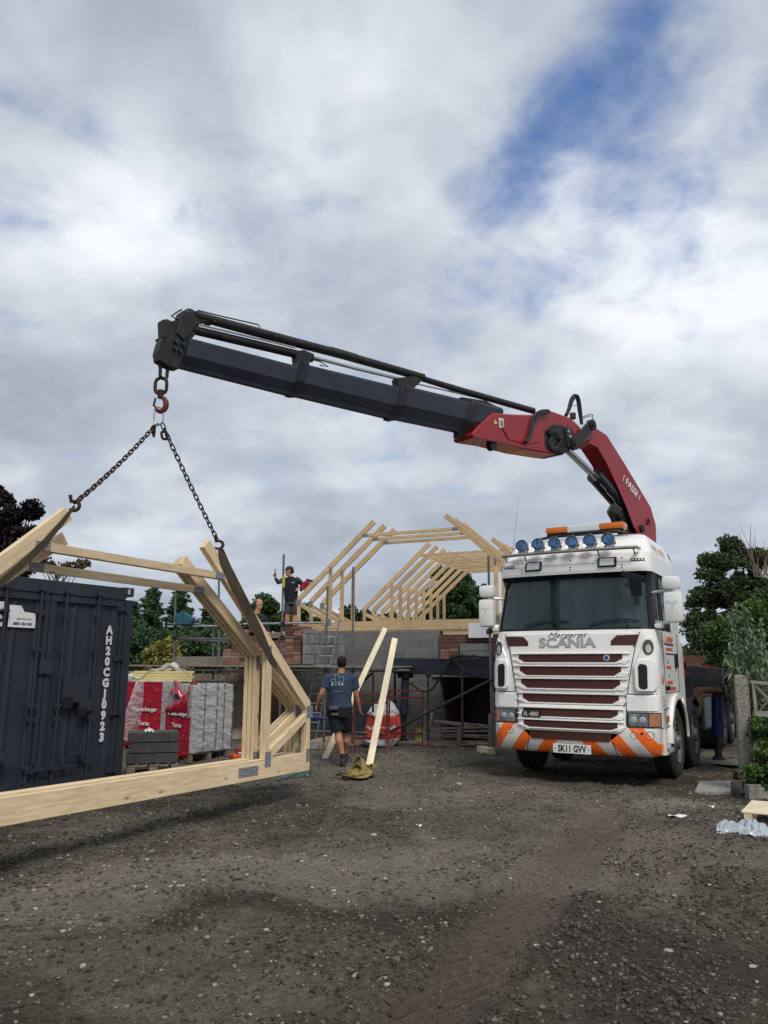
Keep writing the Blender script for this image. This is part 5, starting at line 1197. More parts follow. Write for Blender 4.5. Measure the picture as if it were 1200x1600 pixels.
# long header beam below the far trusses
beam('ring_beam', HM @ Vector((.35, 8.9, WH + .12)), HM @ Vector((5.5, 8.9, WH + .12)), .06, .20, WOODH, hB)
b = MB(); q0, q1 = PH.px(733, 997, .14), PH.px(770, 973, .14)
b.box(((q0[0] + q1[0]) / 2 + 5.93, -.16, (q0[1] + q1[1]) / 2 + 2.43), (q1[0] - q0[0], .05, q1[1] - q0[1]), None, .004); b.build('white_board', PAPER, hB)
# dark opening recess at the brick corner
x0 = hs(752, 1100) + 5.93
# ------------------------------------------------------------------ scaffolding
sc_ = empty('scaffolding', PH.p(-6, -2.43, 1.2), 0, 'grey tube scaffolding with board platform running along the front of the half-built house', 'scaffolding')
def scp(px, py, n): return onplane(px, py, PH.o + PH.n * n, PH.n)
def pole(pts, n, r=.024, m=None, name='pole', n2=None):
    nn = n if isinstance(n, (list, tuple)) else [n] * len(pts)
    P = [scp(x, y, k) for (x, y), k in zip(pts, nn)]; o = P[0]
    b = MB(); b.tube([p - o for p in P], r, 10); ob = b.build(name, m or POLE, sc_, Matrix.Translation(o), True); return ob
NFR, NBK = 1.55, .35      # front and back standards, metres before the wall
DN = [(274.5, 926, 268, NFR, 1150), (443.5, 866, 436, NFR, 1160), (552, 886, 550.5, NFR, 1162), (512, 916, 506, NFR, 1160), (763, 868, 769, NFR, 1165)]
for x0_, y0_, x1_, n_, yb in DN: pole([(x0_, y0_), (x1_, yb)], n_)
for x, y0_, yb in ((342, 905, 1150), (333, 985, 1150), (384, 1060, 1150), (617, 1040, 1150), (669, 1052, 1160), (722, 1040, 1150), (583, 1046, 1150)): pole([(x, y0_), (x - .3 if x < 600 else x + .3, yb)], NBK if x in (333, 384, 617) else NFR, .024, POLED if x > 560 else None)
for pts, n_ in (([(262, 979), (348, 978)], NFR), ([(262, 974.5), (306, 975), (346, 981)], .6), ([(272, 997), (362, 999)], NFR), ([(272, 998), (358, 1003)], .6), ([(380, 975), (505, 973)], NFR), ([(422, 996.5), (460, 996)], NFR), ([(250, 1047), (640, 1047.5)], NFR), ([(480, 1045), (640, 1050)], NBK), ([(256, 1045), (400, 1046)], NBK)):
    pole(pts, n_, .024, GALV if pts[0][1] in (979, 975) else None)
pole([(605, 1146), (770, 1061)], NFR + .1, .027, POLED, 'brace'); pole([(470, 1142), (600, 1146)], NFR + .1, .024); pole([(258, 1048), (273, 1066)], NFR, .024); pole([(560, 1072), (583, 1050)], NBK, .024, POLED, 'brace')
pole([(618, 1052), (700, 1052), (735, 1053)], NBK, .022, GALV); pole([(598, 1148), (650, 1147), (770, 1150)], .8, .022)
for x, y, n_ in ((274, 979, NFR), (343, 978, NFR), (273, 997, NFR), (442, 975, NFR), (441, 996, NFR), (268, 1047, NFR), (343, 1047, NFR), (439, 1047, NFR), (508, 1047, NFR), (551, 1047, NFR), (669, 1054, NFR), (767, 985, NFR), (764, 987, NFR), (384, 1046, NBK)):
    b = MB(); p = scp(x, y, n_); b.box(p - PH.p(-6, -2.43, 1.2), (.09, .09, .10), Matrix.Rotation(random.uniform(-.4, .4), 3, 'Z'), .015); b.tube([p - PH.p(-6, -2.43, 1.2) + Vector((.0, -.06, .03)), p - PH.p(-6, -2.43, 1.2) + Vector((.05, -.09, .03))], .012, 6); b.build('coupler', POLED, sc_)
# transoms and platform boards
zt = PH.px(500, 1043, NFR)[1]
for k, s_ in enumerate(np.arange(-10.2, -2.2, 1.25)):
    p0, p1 = PH.p(s_, zt - .035, NFR + .1), PH.p(s_, zt - .035, NBK - .15); b = MB(); b.tube([Vector(), p1 - p0], .024, 8); b.build('transom', POLE, sc_, Matrix.Translation(p0), True)
for k in range(5):
    n_ = NFR - .06 - k * .24
    for a, c in ((-10.4, -6.5), (-6.49, -2.55)):
        beam('platform_board', PH.p(a + .05 * (k % 2), zt + .02, n_), PH.p(c - .06 * (k % 3), zt + .02 + .006 * (k % 2), n_), .225, .038, WOODOLD, sc_, bev=.004)
tb0, tb1 = PH.px(269, 1033, NFR - .04), PH.px(347, 1033, NFR - .04)
beam('toe_board', PH.p(tb0[0], tb0[1], NFR - .05), PH.p(tb1[0] + .0, tb1[1], NFR - .05), .035, .21, wood('toe_board', (.17, .145, .115), (.26, .225, .18)), sc_)
# upper inner platform where the men stand
zs = PH.px(457, 987, -1.0)[1]
for k in range(4): beam('platform_board', PH.p(-8.3, zs - .05, -.9 - k * .24), PH.p(-6.1, zs - .05, -.9 - k * .24), .22, .038, WOODOLD, sc_)
b = MB()
for s_ in (-8.2, -7.2, -6.2):
    for n_ in (-.8, -1.8): b.tube([PH.p(s_, -2.43, n_) - PH.p(-6, -2.43, 1.2), PH.p(s_, zs - .07, n_) - PH.p(-6, -2.43, 1.2)], .024, 8)
b.build('pole', POLE, sc_)
p = scp(443.2, 909, NFR + .03); b = MB(); b.tube([Vector((0, 0, -.13)), Vector((0, 0, .13))], .031, 10); b.build('yellow_tape', mat('yellow_tape', (.45, .42, .06), .6), sc_, Matrix.Translation(p), True)
o = MB(); p = scp(290, 968, NFR + .1)
o.bm.free(); b = MB(); b.prism([(-.24, .10), (-.05, .20), (.22, .02), (.15, -.14), (-.12, -.15), (-.22, -.04)], (0, -.12, 0), (1, 0, 0), (0, 0, 1), (0, 1, 0), .26, .03)
tb_ = b.build('tool_bag', mat('teal_bag', (.02, .09, .12), .8, 0, .3, 8), None); tb_.location = p; tag(tb_, 'teal tool bag hooked on the top corner of the scaffolding above the conifers', 'bag')
# ------------------------------------------------------------------ stacks on the platform
def stack(name, px0, px1, py0, py1, n, m, label, cat, depth=.5, group=None, step=None, rag=.0, bh=.075, bw=.225):
    a, c = PH.px(px0, py1, n), PH.px(px1, py0, n); w, h = c[0] - a[0], c[1] - a[1]
    o = empty(name, PH.p(a[0], a[1], n), math.atan2(PH.d.y, PH.d.x), label, cat, group)
    rows = max(1, round(h / bh)); bh_ = h / rows; b = MB(); nc = max(1, round(w / bw)); bw_ = w / nc; nd = max(1, int(depth / .11))
    for r in range(rows):
        x0, x1 = (0, nc)
        if step: x0, x1 = step(r / rows, nc)
        for k in range(int(x0), int(x1)):
            for d in range(2 if depth > .3 else 1):
                if rag and r >= rows - 2 and random.random() < rag: continue
                dd = depth / (2 if depth > .3 else 1)
                b.box((bw_ * (k + .5) + random.uniform(-.006, .006), dd * (d + .5) + random.uniform(-.012, .012), bh_ * (r + .5)), (bw_ * .965, dd * .965, bh_ * .94), None, .003)
    b.build('bricks' if 'brick' in cat else 'blocks', m, o)
    return o
RB = bpy.data.materials.new('loose_brick'); RB.use_nodes = True; t = RB.node_tree; b_ = t.nodes['Principled BSDF']; b_.inputs['Roughness'].default_value = .9; b_.inputs['Specular IOR Level'].default_value = .2
g_ = t.nodes.new('ShaderNodeNewGeometry'); rp = t.nodes.new('ShaderNodeValToRGB'); t.links.new(g_.outputs['Random Per Island'], rp.inputs[0])
rp.color_ramp.elements[0].color = (.13, .060, .045, 1); rp.color_ramp.elements[1].color = (.36, .24, .19, 1); e = rp.color_ramp.elements.new(.5); e.color = (.23, .115, .085, 1)
nn = t.nodes.new('ShaderNodeTexNoise'); nn.inputs['Scale'].default_value = 14; nn.inputs['Detail'].default_value = 8; tcn = t.nodes.new('ShaderNodeTexCoord'); t.links.new(tcn.outputs['Object'], nn.inputs['Vector'])
hsn = t.nodes.new('ShaderNodeHueSaturation'); t.links.new(rp.outputs[0], hsn.inputs['Color']); ml5 = t.nodes.new('ShaderNodeMath'); ml5.operation = 'MULTIPLY_ADD'; t.links.new(nn.outputs[0], ml5.inputs[0]); ml5.inputs[1].default_value = 1.1; ml5.inputs[2].default_value = .35
t.links.new(ml5.outputs[0], hsn.inputs['Value']); t.links.new(hsn.outputs[0], b_.inputs['Base Color'])
GB = RB.copy(); GB.name = 'loose_block'; r2 = [n for n in GB.node_tree.nodes if n.type == 'VALTORGB'][0].color_ramp
for e, c in zip(r2.elements, ((.17, .175, .17), (.22, .225, .22), (.28, .285, .28))): e.color = (*c, 1)
DB = RB.copy(); DB.name = 'dark_block'; r2 = [n for n in DB.node_tree.nodes if n.type == 'VALTORGB'][0].color_ramp
for e, c in zip(r2.elements, ((.055, .057, .06), (.075, .076, .078), (.10, .10, .10))): e.color = (*c, 1)
gp = 'loose stacks of material on the scaffold platform'
stack('brick_stack', 347, 402, 983, 1039, 1.1, RB, 'stepped stack of red bricks on the platform behind the hanging truss rafters', 'brick stack', .5, gp, lambda f, n: ((0 if f < .45 else n * .25 if f < .8 else n * .4), n), .2)
stack('brick_stack', 404, 432, 990, 1039, 1.0, RB, 'small stack of red bricks on the platform, seen between the rafters of the hanging trusses', 'brick stack', .5, gp, None, .3)
stack('brick_stack', 433, 471, 978, 1038, .9, RB, 'tall stack of red bricks on the platform below the man in the black cap', 'brick stack', .5, gp, None, .25)
stack('block_stack', 472, 524, 990, 1038, 1.0, GB, 'stack of large pale grey blocks on the platform behind the ladder', 'block stack', .45, gp, None, 0, .215, .11)
stack('brick_stack', 688, 716, 1007, 1030, .9, RB, 'low stack of pale red bricks on the platform near the truck, beside the grey block', 'brick stack', .4, gp)
stack('block_stack', 718, 757, 1005, 1029, .9, GB, 'two grey blocks lying flat on the platform just beside the truck cab', 'block stack', .4, gp, None, 0, .13, .6)
stack('block', 474, 489, 982, 990, 1.0, GB, 'single grey block lying on top of the pale block stack behind the ladder', 'block', .2, None, None, 0, .1, .2)
# ------------------------------------------------------------------ ladder and leaning boards
def lad(a0, a1, c0, c1, label):
    o = empty('ladder', (a0 + c0) / 2, 0, label, 'ladder'); oo = (a0 + c0) / 2
    for p, q in ((a0, a1), (c0, c1)): beam('rail', p, q, .028, .065, GALV, o, up=(0, -1, .3))
    n = 13
    for k in range(1, n):
        b = MB(); p, q = a0.lerp(a1, k / n), c0.lerp(c1, k / n); b.tube([Vector(), q - p], .014, 8); b.build('rung', GALV, o, Matrix.Translation(p), True)
La0, Lc0 = onground(469, 1158), onground(492.5, 1159)
La1, Lc1 = at(511, 966, 17.1), at(531, 966, 17.05)
lad(La0, La1, Lc0, Lc1, 'aluminium ladder leaning on the scaffold platform between the hanging truss and the walking man')
gb = 'pale boards leaning from the ground to the scaffold'
for (x0_, y0_, x1_, y1_, Y, w, l) in ((507, 1186, 602, 982, 16.3, .105, 'long pale board leaning up behind the walking man, higher of the two leaning boards'), (577, 1196, 617, 998, 15.9, .115, 'pale board leaning upright beside the walking man, its foot next to the yellow straps')):
    o = beam('leaning_board', onground(x0_, y0_), at(x1_, y1_, Y), w, .035, WOODP, None, up=(0, -1, .2)); tag(o, l, 'board', gb)
# ------------------------------------------------------------------ things under the scaffold
def sheet(name, n, m, f, parent=None): 
    b = MB(); b.grid(f, n, n); return b.build(name, m, parent, None, True)
p = at(597, 1120, 16.45); p.z = 0
bb = empty('bulk_bag', p, .25, 'red and white woven bulk bag slumped under the scaffold behind the red trestles', 'bag')
b = MB(); bmesh.ops.create_uvsphere(b.bm, u_segments=28, v_segments=18, radius=1)
for v in b.bm.verts:
    x, y, z = v.co; f = lambda a: math.copysign(abs(a) ** .45, a)
    w_ = 1 + .09 * sin(5 * z + 3 * x) + .05 * sin(11 * x + 7 * y)
    v.co = Vector((f(x) * .33 * w_, f(y) * .33 * w_, .38 + f(z) * .38 + .05 * x * z)) + Vector((0.07 * z, 0, 0))
bagm = bpy.data.materials.new('bulk_bag_print'); bagm.use_nodes = True; t = bagm.node_tree; bs = t.nodes['Principled BSDF']; bs.inputs['Roughness'].default_value = .6
tcb = t.nodes.new('ShaderNodeTexCoord'); sp = t.nodes.new('ShaderNodeSeparateXYZ'); t.links.new(tcb.outputs['Object'], sp.inputs[0]); nb_ = t.nodes.new('ShaderNodeTexNoise'); nb_.inputs['Scale'].default_value = 9; t.links.new(tcb.outputs['Object'], nb_.inputs['Vector'])
a5 = t.nodes.new('ShaderNodeMath'); a5.operation = 'MULTIPLY_ADD'; t.links.new(nb_.outputs[0], a5.inputs[0]); a5.inputs[1].default_value = .16; t.links.new(sp.outputs[2], a5.inputs[2])
rpb = t.nodes.new('ShaderNodeValToRGB'); rpb.color_ramp.interpolation = 'CONSTANT'; t.links.new(a5.outputs[0], rpb.inputs[0])
WHT, RD2 = (.55, .55, .56, 1), (.50, .045, .035, 1)
rpb.color_ramp.elements[0].position = 0; rpb.color_ramp.elements[0].color = WHT; rpb.color_ramp.elements[1].position = .26; rpb.color_ramp.elements[1].color = RD2
for p_, c_ in ((.46, WHT), (.50, RD2), (.72, WHT)): e = rpb.color_ramp.elements.new(p_); e.color = c_
t.links.new(rpb.outputs[0], bs.inputs['Base Color']); b.build('sack', bagm, bb, None, True)
b = MB()
b.prism([(-.30, .68), (.32, .70), (.24, .86), (.04, 1.0), (-.10, .90), (-.24, .80)], (0, -.1, 0), (1, 0, 0), (0, 0, 1), (0, 1, 0), .12, .02); b.build('lifting_loop', PAPER, bb, None, True)
TRM = mat('red_oxide', (.13, .022, .022), .6, .1, .3, 12)
def trestle(x0, x1, ytop, ybot, Y, label):
    a, c = at(x0, ybot, Y), at(x1, ybot, Y); a.z = c.z = 0; h = at(x0, ytop, Y).z; w = (c - a).length
    o = empty('trestle', a, math.atan2(c.y - a.y, c.x - a.x), label, 'trestle', 'red builders trestles under the scaffold')
    for x in (0, w): b = MB(); b.bar((x, 0, .12), (x, 0, h), .035, .035, (0, 1, 0)); b.build('post', TRM, o); b = MB(); b.bar((x, 0, .35), (x, -.32, 0), .025, .025); b.bar((x, 0, .35), (x, .32, 0), .025, .025); b.build('foot', TRM, o)
    b = MB()
    for z in (h, h - .14, .30): b.bar((0, 0, z), (w, 0, z), .035, .035)
    b.build('crossbar', TRM, o)
trestle(553, 604.5, 1086, 1164, 14.9, 'red steel trestle between the walking man and the leaning board')
trestle(608, 661, 1079, 1150, 16.0, 'red steel trestle farther back, between the outrigger leg and the scaffold brace')
p = onground(655, 1159); o = empty('bucket', p, .3, 'yellow bucket with blue label standing beside the stacked trestles', 'bucket')
b = MB(); b.lathe([(0, 0), (0, .115), (.29, .145), (.30, .152), (.29, .138), (.03, .105), (.03, 0)], 24, 'Z'); b.build('tub', mat('bucket_yellow', (.50, .42, .06), .5), o, None, True)
b = MB(); b.lathe([(.10, .128), (.26, .1435), (.26, .1445), (.10, .129)], 24, 'Z'); b.build('label', mat('bucket_blue', (.04, .20, .36), .5, 0, .4, 9, col2=(.42, .42, .10)), o, None, True)
b = MB(); b.tube([(cos(a) * .15, 0, .29 + sin(a) * .13) for a in np.linspace(0, pi, 12)], .005, 5); b.build('handle', GALV, o, None, True)
# heap of sand and rubble
def heap(name, px, py, rx, ry, h, m, label, kind=None, cat='heap'):
    c = onground(px, py); b = MB()
    b.grid(lambda u, v: ((u - .5) * 2 * rx, (v - .5) * 2 * ry, h * max(0, 1 - ((u - .5) * 2) ** 2 - ((v - .5) * 2) ** 2) ** .8 + .05 * (random.random() - .5) * (1 if 0 < u < 1 and 0 < v < 1 else 0) - .03), 26, 20)
    o = b.build(name, m, None, None, False); o.location = c; return tag(o, label, cat, None, kind)
SANDY = mat('rubble_sand', (.24, .19, .13), .95, 0, .35, 9, .8, 40, dirt=(.10, .07, .05), damt=.7)
heap('sand_heap', 450, 1148, 1.9, 1.0, .30, SANDY, 'heap of tan rubble and sand behind the hanging truss posts below the scaffold')
heap('sand_heap', 545, 1160, 1.0, .5, .17, SANDY, 'low spread of stony sand behind the legs of the walking man')
# trestle stack, boards and pads by the outrigger leg
OLD = WOODOLD
p0, p1 = onground(612, 1163), onground(765, 1168)
tag(beam('ground_plank', p0 + Vector((0, 0, .05)), p1 + Vector((0, .1, .05)), .30, .05, wood('grey_plank', (.20, .185, .16), (.32, .30, .26)), None), 'long grey plank lying on the ground below the outrigger beam', 'plank')
tag(beam('support_pad', fL - TM.to_3x3() @ Vector((.38, 0, 0)) + Vector((0, -.0, .035)), fL + TM.to_3x3() @ Vector((.3, 0, 0)) + Vector((0, 0, .035)), .5, .04, mat('pad_grey', (.16, .16, .15), .8), None), 'flat grey pad under the foot of the outrigger leg near the bulk bag', 'pad')
tag(beam('support_pad', fR_ - TM.to_3x3() @ Vector((.48, 0, 0)) + Vector((0, 0, .045)), fR_ + TM.to_3x3() @ Vector((.38, 0, 0)) + Vector((0, 0, .045)), .42, .06, wood('grey_plank', (1, 1, 1), (1, 1, 1)), None), 'grey timber pad under the blue outrigger leg beside the fence post', 'pad')
DKST = mat('dark_rusty_steel', (.15, .125, .105), .75, .2, .4, 14, dirt=(.09, .06, .045), damt=.7)
Yt = onground(700, 1172).y
tr_ = empty('steel_frame_stack', onground(715, 1172), 0, 'stack of dark rusty steel trestle frames lying between the outrigger leg and the truck', 'frames')
O_ = onground(715, 1172)
def q3(px, py, dy=0.): return at(px, py, Yt + dy) - O_
for (x0_, y0_, x1_, y1_, dy) in ((664, 1108, 662, 1172, 0), (676, 1106, 668, 1150, .3), (716, 1138, 715, 1162, 0), (720, 1140, 719, 1160, .2), (765, 1115, 764, 1172, 0), (770, 1060, 770, 1178, .1), (775, 1120, 774, 1175, .3)):
    b = MB(); b.bar(q3(x0_, y0_, dy), q3(x1_, y1_, dy), .05, .05, (0, 1, 0)); b.build('frame_post', DKST, tr_)
for (x0_, y0_, x1_, y1_, dy) in ((668, 1139, 764, 1136, 0), (678, 1126, 764, 1134, .3), (680, 1127, 740, 1136, .5), (672, 1149, 714, 1152, .2), (720, 1150, 764, 1153, .2), (672, 1154, 730, 1161, .3), (668, 1160, 764, 1158, .1), (676, 1143, 764, 1142, .5), (672, 1163, 762, 1164, 0), (700, 1168, 748, 1170, -.05)):
    b = MB(); b.bar(q3(x0_, y0_, dy), q3(x1_, y1_, dy), .035, .035, (0, 1, 0)); b.build('frame_rail', DKST, tr_)
o = beam('timber_block', onground(751, 1177) + Vector((0, 0, .07)), onground(768, 1181) + Vector((0, 0, .07)), .16, .13, WOOD, None); tag(o, 'short sawn timber block on the ground beside the front wheel of the truck', 'block')
# ------------------------------------------------------------------ block pallets behind the hanging truss
REDW = mat('red_film', (.36, .012, .030), .3, 0, .25, 5, .5, 25, coat=.5, dirt=(.5, .3, .3), dscale=9, damt=.25)
PB = RB.copy(); PB.name = 'pale_block'; r2 = [n for n in PB.node_tree.nodes if n.type == 'VALTORGB'][0].color_ramp
for e, c in zip(r2.elements, ((.36, .35, .34), (.43, .42, .41), (.50, .49, .48))): e.color = (*c, 1)
FILM = mat('clear_film', (.66, .66, .68), .22, 0, .1, 9, .6, 12, coat=.6, alpha=.30)
t = FILM.node_tree; fb = t.nodes['Principled BSDF']; fc = t.nodes.new('ShaderNodeTexCoord'); fm_ = t.nodes.new('ShaderNodeMapping'); fm_.inputs['Rotation'].default_value = (.5, .2, .3); fm_.inputs['Scale'].default_value = (2.5, 2.5, 11); t.links.new(fc.outputs['Object'], fm_.inputs['Vector'])
fn_ = t.nodes.new('ShaderNodeTexNoise'); fn_.inputs['Scale'].default_value = 2.2; fn_.inputs['Detail'].default_value = 7; fn_.inputs['Distortion'].default_value = 1.2; t.links.new(fm_.outputs[0], fn_.inputs['Vector'])
fr3 = t.nodes.new('ShaderNodeMapRange'); fr3.inputs[1].default_value = .40; fr3.inputs[2].default_value = .72; fr3.inputs[3].default_value = .14; fr3.inputs[4].default_value = .85; t.links.new(fn_.outputs[0], fr3.inputs[0]); t.links.new(fr3.outputs[0], fb.inputs['Alpha'])  # noise streaks in the alpha paint whitish wrinkle highlights onto the film
def palletwood(o, w, d, z=.0, m=None, nx=5):
    b = MB()
    for k in range(nx): b.box((w * (k + .5) / nx, d / 2, z + .13), (w / nx * .72, d, .02))
    for y in (.05, d / 2, d - .05):
        b.box((w / 2, y, z + .01), (w, .09, .02))
        for x in (.07, w / 2, w - .07): b.box((x, y, z + .07), (.12, .09, .09))
    return b.build('pallet_base', m or WOODOLD, o)
def pack(px, py, rz, w, d, h, label, crumple, rows=6):
    c = onground(px, py); o = empty('wrapped_block_pack', c, rz, label, 'block pack', 'packs of blocks wrapped in red and clear film'); palletwood(o, w, d)
    b = MB(); nx, ny = 3, 5
    for r in range(rows):
        for i in range(nx):
            for j in range(ny):
                hh_ = (h - .14) / rows; b.box((w * (i + .5) / nx + random.uniform(-.006, .006), d * (j + .5) / ny, .145 + hh_ * (r + .5)), (w / nx * .975, d / ny * .97, hh_ * .96), None, .004)
    b.build('blocks', PB, o)
    # film wrapped round, rippled
    def wrap(name, m, f, nu, nv, th=.0):
        b = MB(); b.grid(f, nu, nv); return b.build(name, m, o, None, True)
    hh_ = h - .15
    def side(u, v):   # clear film on the long side
        return (w + .012 + .010 * sin(14 * u + 31 * v + 2 * sin(9 * u)) + .007 * sin(60 * v + 22 * u) + .02 * u * (1 - u), d * u, .15 + hh_ * v)
    wrap('clear_film', FILM, side, 30, 30)
    wrap('clear_film', FILM, lambda u, v: (w * u, d * v, h + .012 + .01 * sin(14 * u + 5 * v) + .006 * sin(40 * v)), 20, 20)
    top = .60 if crumple else 1.0
    def red(u, v):
        cr = .0035 * sin(55 * v + 9 * u) + .003 * sin(23 * u + 90 * v + 3 * sin(9 * u))
        return (w * u * (1.0 if crumple else .97) + .0, -.018 + cr * .7, .10 + (h * top - .10) * v + (.04 * sin(5 * u + 1) * v if crumple else 0))
    rw = wrap('red_film', REDW, red, 34, 44)
    if crumple:
        def cr1(u, v):  # torn film fallen over the top
            a = u * pi * .55
            return (.05 + w * .82 * u + .04 * sin(12 * v), -.06 + v * .30 + .03 * sin(9 * u + 7 * v), h * .80 + .24 * h * sin(pi * (.12 + .88 * v)) * (.8 + .2 * sin(7 * u)) + .035 * sin(15 * u + 11 * v))
        wrap('red_film', REDW, cr1, 30, 22)
        def cr2(u, v): return (.02 + (w * .9) * u, -.035 - .03 * sin(pi * v), h * .62 + .10 * v + .22 * u * h * v + .02 * sin(20 * u))
        wrap('red_film', REDW, cr2, 26, 10)
        def cr3(u, v): return (.0 + .75 * w * u, -.05 - .13 * v - .03 * sin(20 * u), .12 - .13 * v + .02 * sin(13 * u))
        wrap('red_film', REDW, cr3, 22, 6)
        b = MB()
        for yy in (.30 * d, .60 * d, .78 * d): 
            b.bar((w + .022, yy, .14), (w + .022, yy, h + .014), .018, .003, (1, 0, 0)); b.bar((0, yy, h + .02), (w + .022, yy, h + .02), .018, .003)
        b.build('green_strap', GREENS, o)
    for tx_, sz, z in (('Wienerberger', .105 if not crumple else .085, .60 if not crumple else .62), ('Terca', .115 if not crumple else .10, .40 if not crumple else .47)):
        text('film_lettering', tx_, sz, PAPER, frame((w * (.58 if not crumple else .5), -.040, h * z), (1, 0, 0), (0, 0, 1)), o, .001, .95, 0, .003)
    return o
pk1 = pack(256, 1188, R(-32), .60, 1.0, 1.28, 'nearer pack of grey blocks in torn red film and clear wrap with three green straps', True)
pk2 = pack(186, 1172, R(-20), .95, .80, 1.30, 'farther pack of blocks in flat red film, half hidden by the container edge', False)
M2, M1 = mw(pk2), mw(pk1)
# insulation boards and polythene on the far pack
ins = empty('insulation_boards', M2 @ Vector((.30, .15, 1.29)), R(10), 'pale yellow foam boards lying on the far wrapped block pack', 'insulation boards')
for k in range(4): b = MB(); b.box((.40 + .02 * (k % 2), .25, .03 + k * .052), (1.15, .55, .048), None, .006); b.build('foam_board', mat('foam_yellow', (.62, .52, .24), .7, 0, .06, 6), ins)
POLY = mat('polythene', (.70, .70, .70), .25, 0, .1, 5, .7, 9, coat=.6, alpha=.62)
b = MB(); b.grid(lambda u, v: (-.35 + 1.6 * u, -.05 + .75 * v, .06 + .26 * math.exp(-((u - .72) / .18) ** 2) * (1 - .5 * v) + .10 * sin(pi * u) + .04 * sin(15 * u + 9 * v) + .03 * sin(31 * u - 12 * v)), 44, 26)
o = b.build('polythene_sheet', POLY, None, None, True); o.location = M2 @ Vector((.1, .0, 1.27)); o.rotation_euler = (0, 0, R(12)); tag(o, 'crumpled clear polythene sheet draped over the yellow foam boards', 'plastic sheet')
b = MB(); b.grid(lambda u, v: (.55 * u - .3 * v, -.05 - .05 * sin(6 * u) - .06 * sin(pi * v), -1.12 * v + .04 * sin(8 * u)), 16, 26)
o = b.build('polythene_sheet', FILM, None, None, True); o.location = M2 @ Vector((.30, -.01, 1.30)); o.rotation_euler = (0, 0, R(14)); tag(o, 'loose clear plastic hanging down over the red film of the far block pack', 'plastic sheet')
cs = empty('tool_case', at(330, 1083, 14.9), R(16), 'black plastic tool case lying on top of the wrapped block packs', 'case')
b = MB(); b.box((0, 0, .11), (.56, .42, .15), None, .03); b.build('body', BLACKP, cs); b = MB(); b.box((0, 0, .215), (.57, .43, .06), None, .025); b.build('lid', BLACKP, cs)
b = MB(); b.box((-.15, -.215, .17), (.07, .02, .07), None, .005); b.box((.15, -.215, .17), (.07, .02, .07), None, .005); b.bar((-.08, -.23, .13), (.08, -.23, .13), .02, .02); b.build('latch', POLED, cs)
b = MB(); b.box((0, 0, -.12), (.7, .5, .30), None, .01); o = b.build('block_stack', GB, None); o.location = at(330, 1083, 14.9) + Vector((0, .1, .0)); o.rotation_euler = (0, 0, R(16))
o.location.z = at(330, 1083, 14.9).z + .02; tag(o, 'grey blocks under the black tool case behind the nearer wrapped pack', 'block stack')
bpy.data.objects.remove(o)
o = stackbase = empty('block_stack', Vector((at(330, 1083, 14.9).x - .40, 14.75, 0)), R(8), 'column of grey blocks carrying the black tool case behind the nearer wrapped pack', 'block stack')
b = MB(); zt_ = at(330, 1083, 14.9).z + .03
for r in range(5):
    for i in range(2): b.box((.2 + .42 * i, .2, zt_ * (r + .5) / 5), (.41, .5, zt_ / 5 * .95), None, .004)
b.build('blocks', GB, o)
# dark block stack on a pallet
c = onground(196, 1212); dk = empty('dark_block_stack', c, R(18), 'stack of dark grey blocks on an old pallet beside the container corner', 'block stack'); palletwood(dk, .78, .62, 0, OLD)
b = MB()
for r in range(3):
    for i in range(1 if r == 2 else 1):
        b.box((.38 + random.uniform(-.02, .02), .3, .15 + .155 * (r + .5)), (.74 - .03 * (r % 2), .50, .142), None, .008)
b.build('blocks', DB, dk)
b = MB(); b.grid(lambda u, v: ((u - .5) * .14, (v - .5) * .12, .05 * sin(pi * u) * sin(pi * v) + .015 * sin(17 * u)), 8, 8); o = b.build('foam_scrap', PAPER, None, None, True); o.location = mw(dk) @ Vector((.30, .12, .625)); tag(o, 'scrap of white plastic on top of the dark block stack', 'scrap')
# orange tool cases by the truss
c = onground(366, 1192); o = empty('tool_case', c, R(25), 'flat orange plastic tool case with red lid on the ground beyond the hanging chord', 'case')
b = MB(); b.box((.17, .12, .07), (.40, .28, .13), None, .03); b.build('body', mat('case_orange', (.62, .09, .03), .45), o); b = MB(); b.box((.22, .16, .17), (.34, .24, .05), Matrix.Rotation(.15, 3, 'Y'), .02); b.build('lid', mat('case_red', (.25, .02, .02), .45), o); b = MB(); b.box((.20, .02, .155), (.26, .03, .025), None, .006); b.build('handle', PAPER, o)
# blue bar beside truss post, small block and brick
q = PA.p(*PA.px(492, 1122, -.3), -.3); b = MB(); b.tube([(-.16, 0, -.01), (-.08, 0, .012), (.08, 0, .005), (.17, 0, -.005)], [.014, .03, .028, .012], 10); b.box((-.02, 0, .0), (.10, .05, .03), None, .01)
o = b.build('clamp', BLUEPAINT, None, None, True); o.location = q; tag(o, 'small blue clamp sticking out beside the end post of the hanging trusses', 'clamp')
c = onground(492, 1170); b = MB(); b.box((0, 0, .08), (.24, .20, .16), Matrix.Rotation(.3, 3, 'Z'), .012); o = b.build('concrete_block', CONC, None); o.location = c; tag(o, 'pale concrete block on the ground behind the end of the hanging truss chord', 'block')
c = onground(503, 1170); b = MB(); b.box((0, 0, .035), (.22, .11, .065), Matrix.Rotation(.5, 3, 'Z'), .004); o = b.build('brick', RB, None); o.location = c; tag(o, 'single red brick on the ground beside the pale concrete block', 'brick')
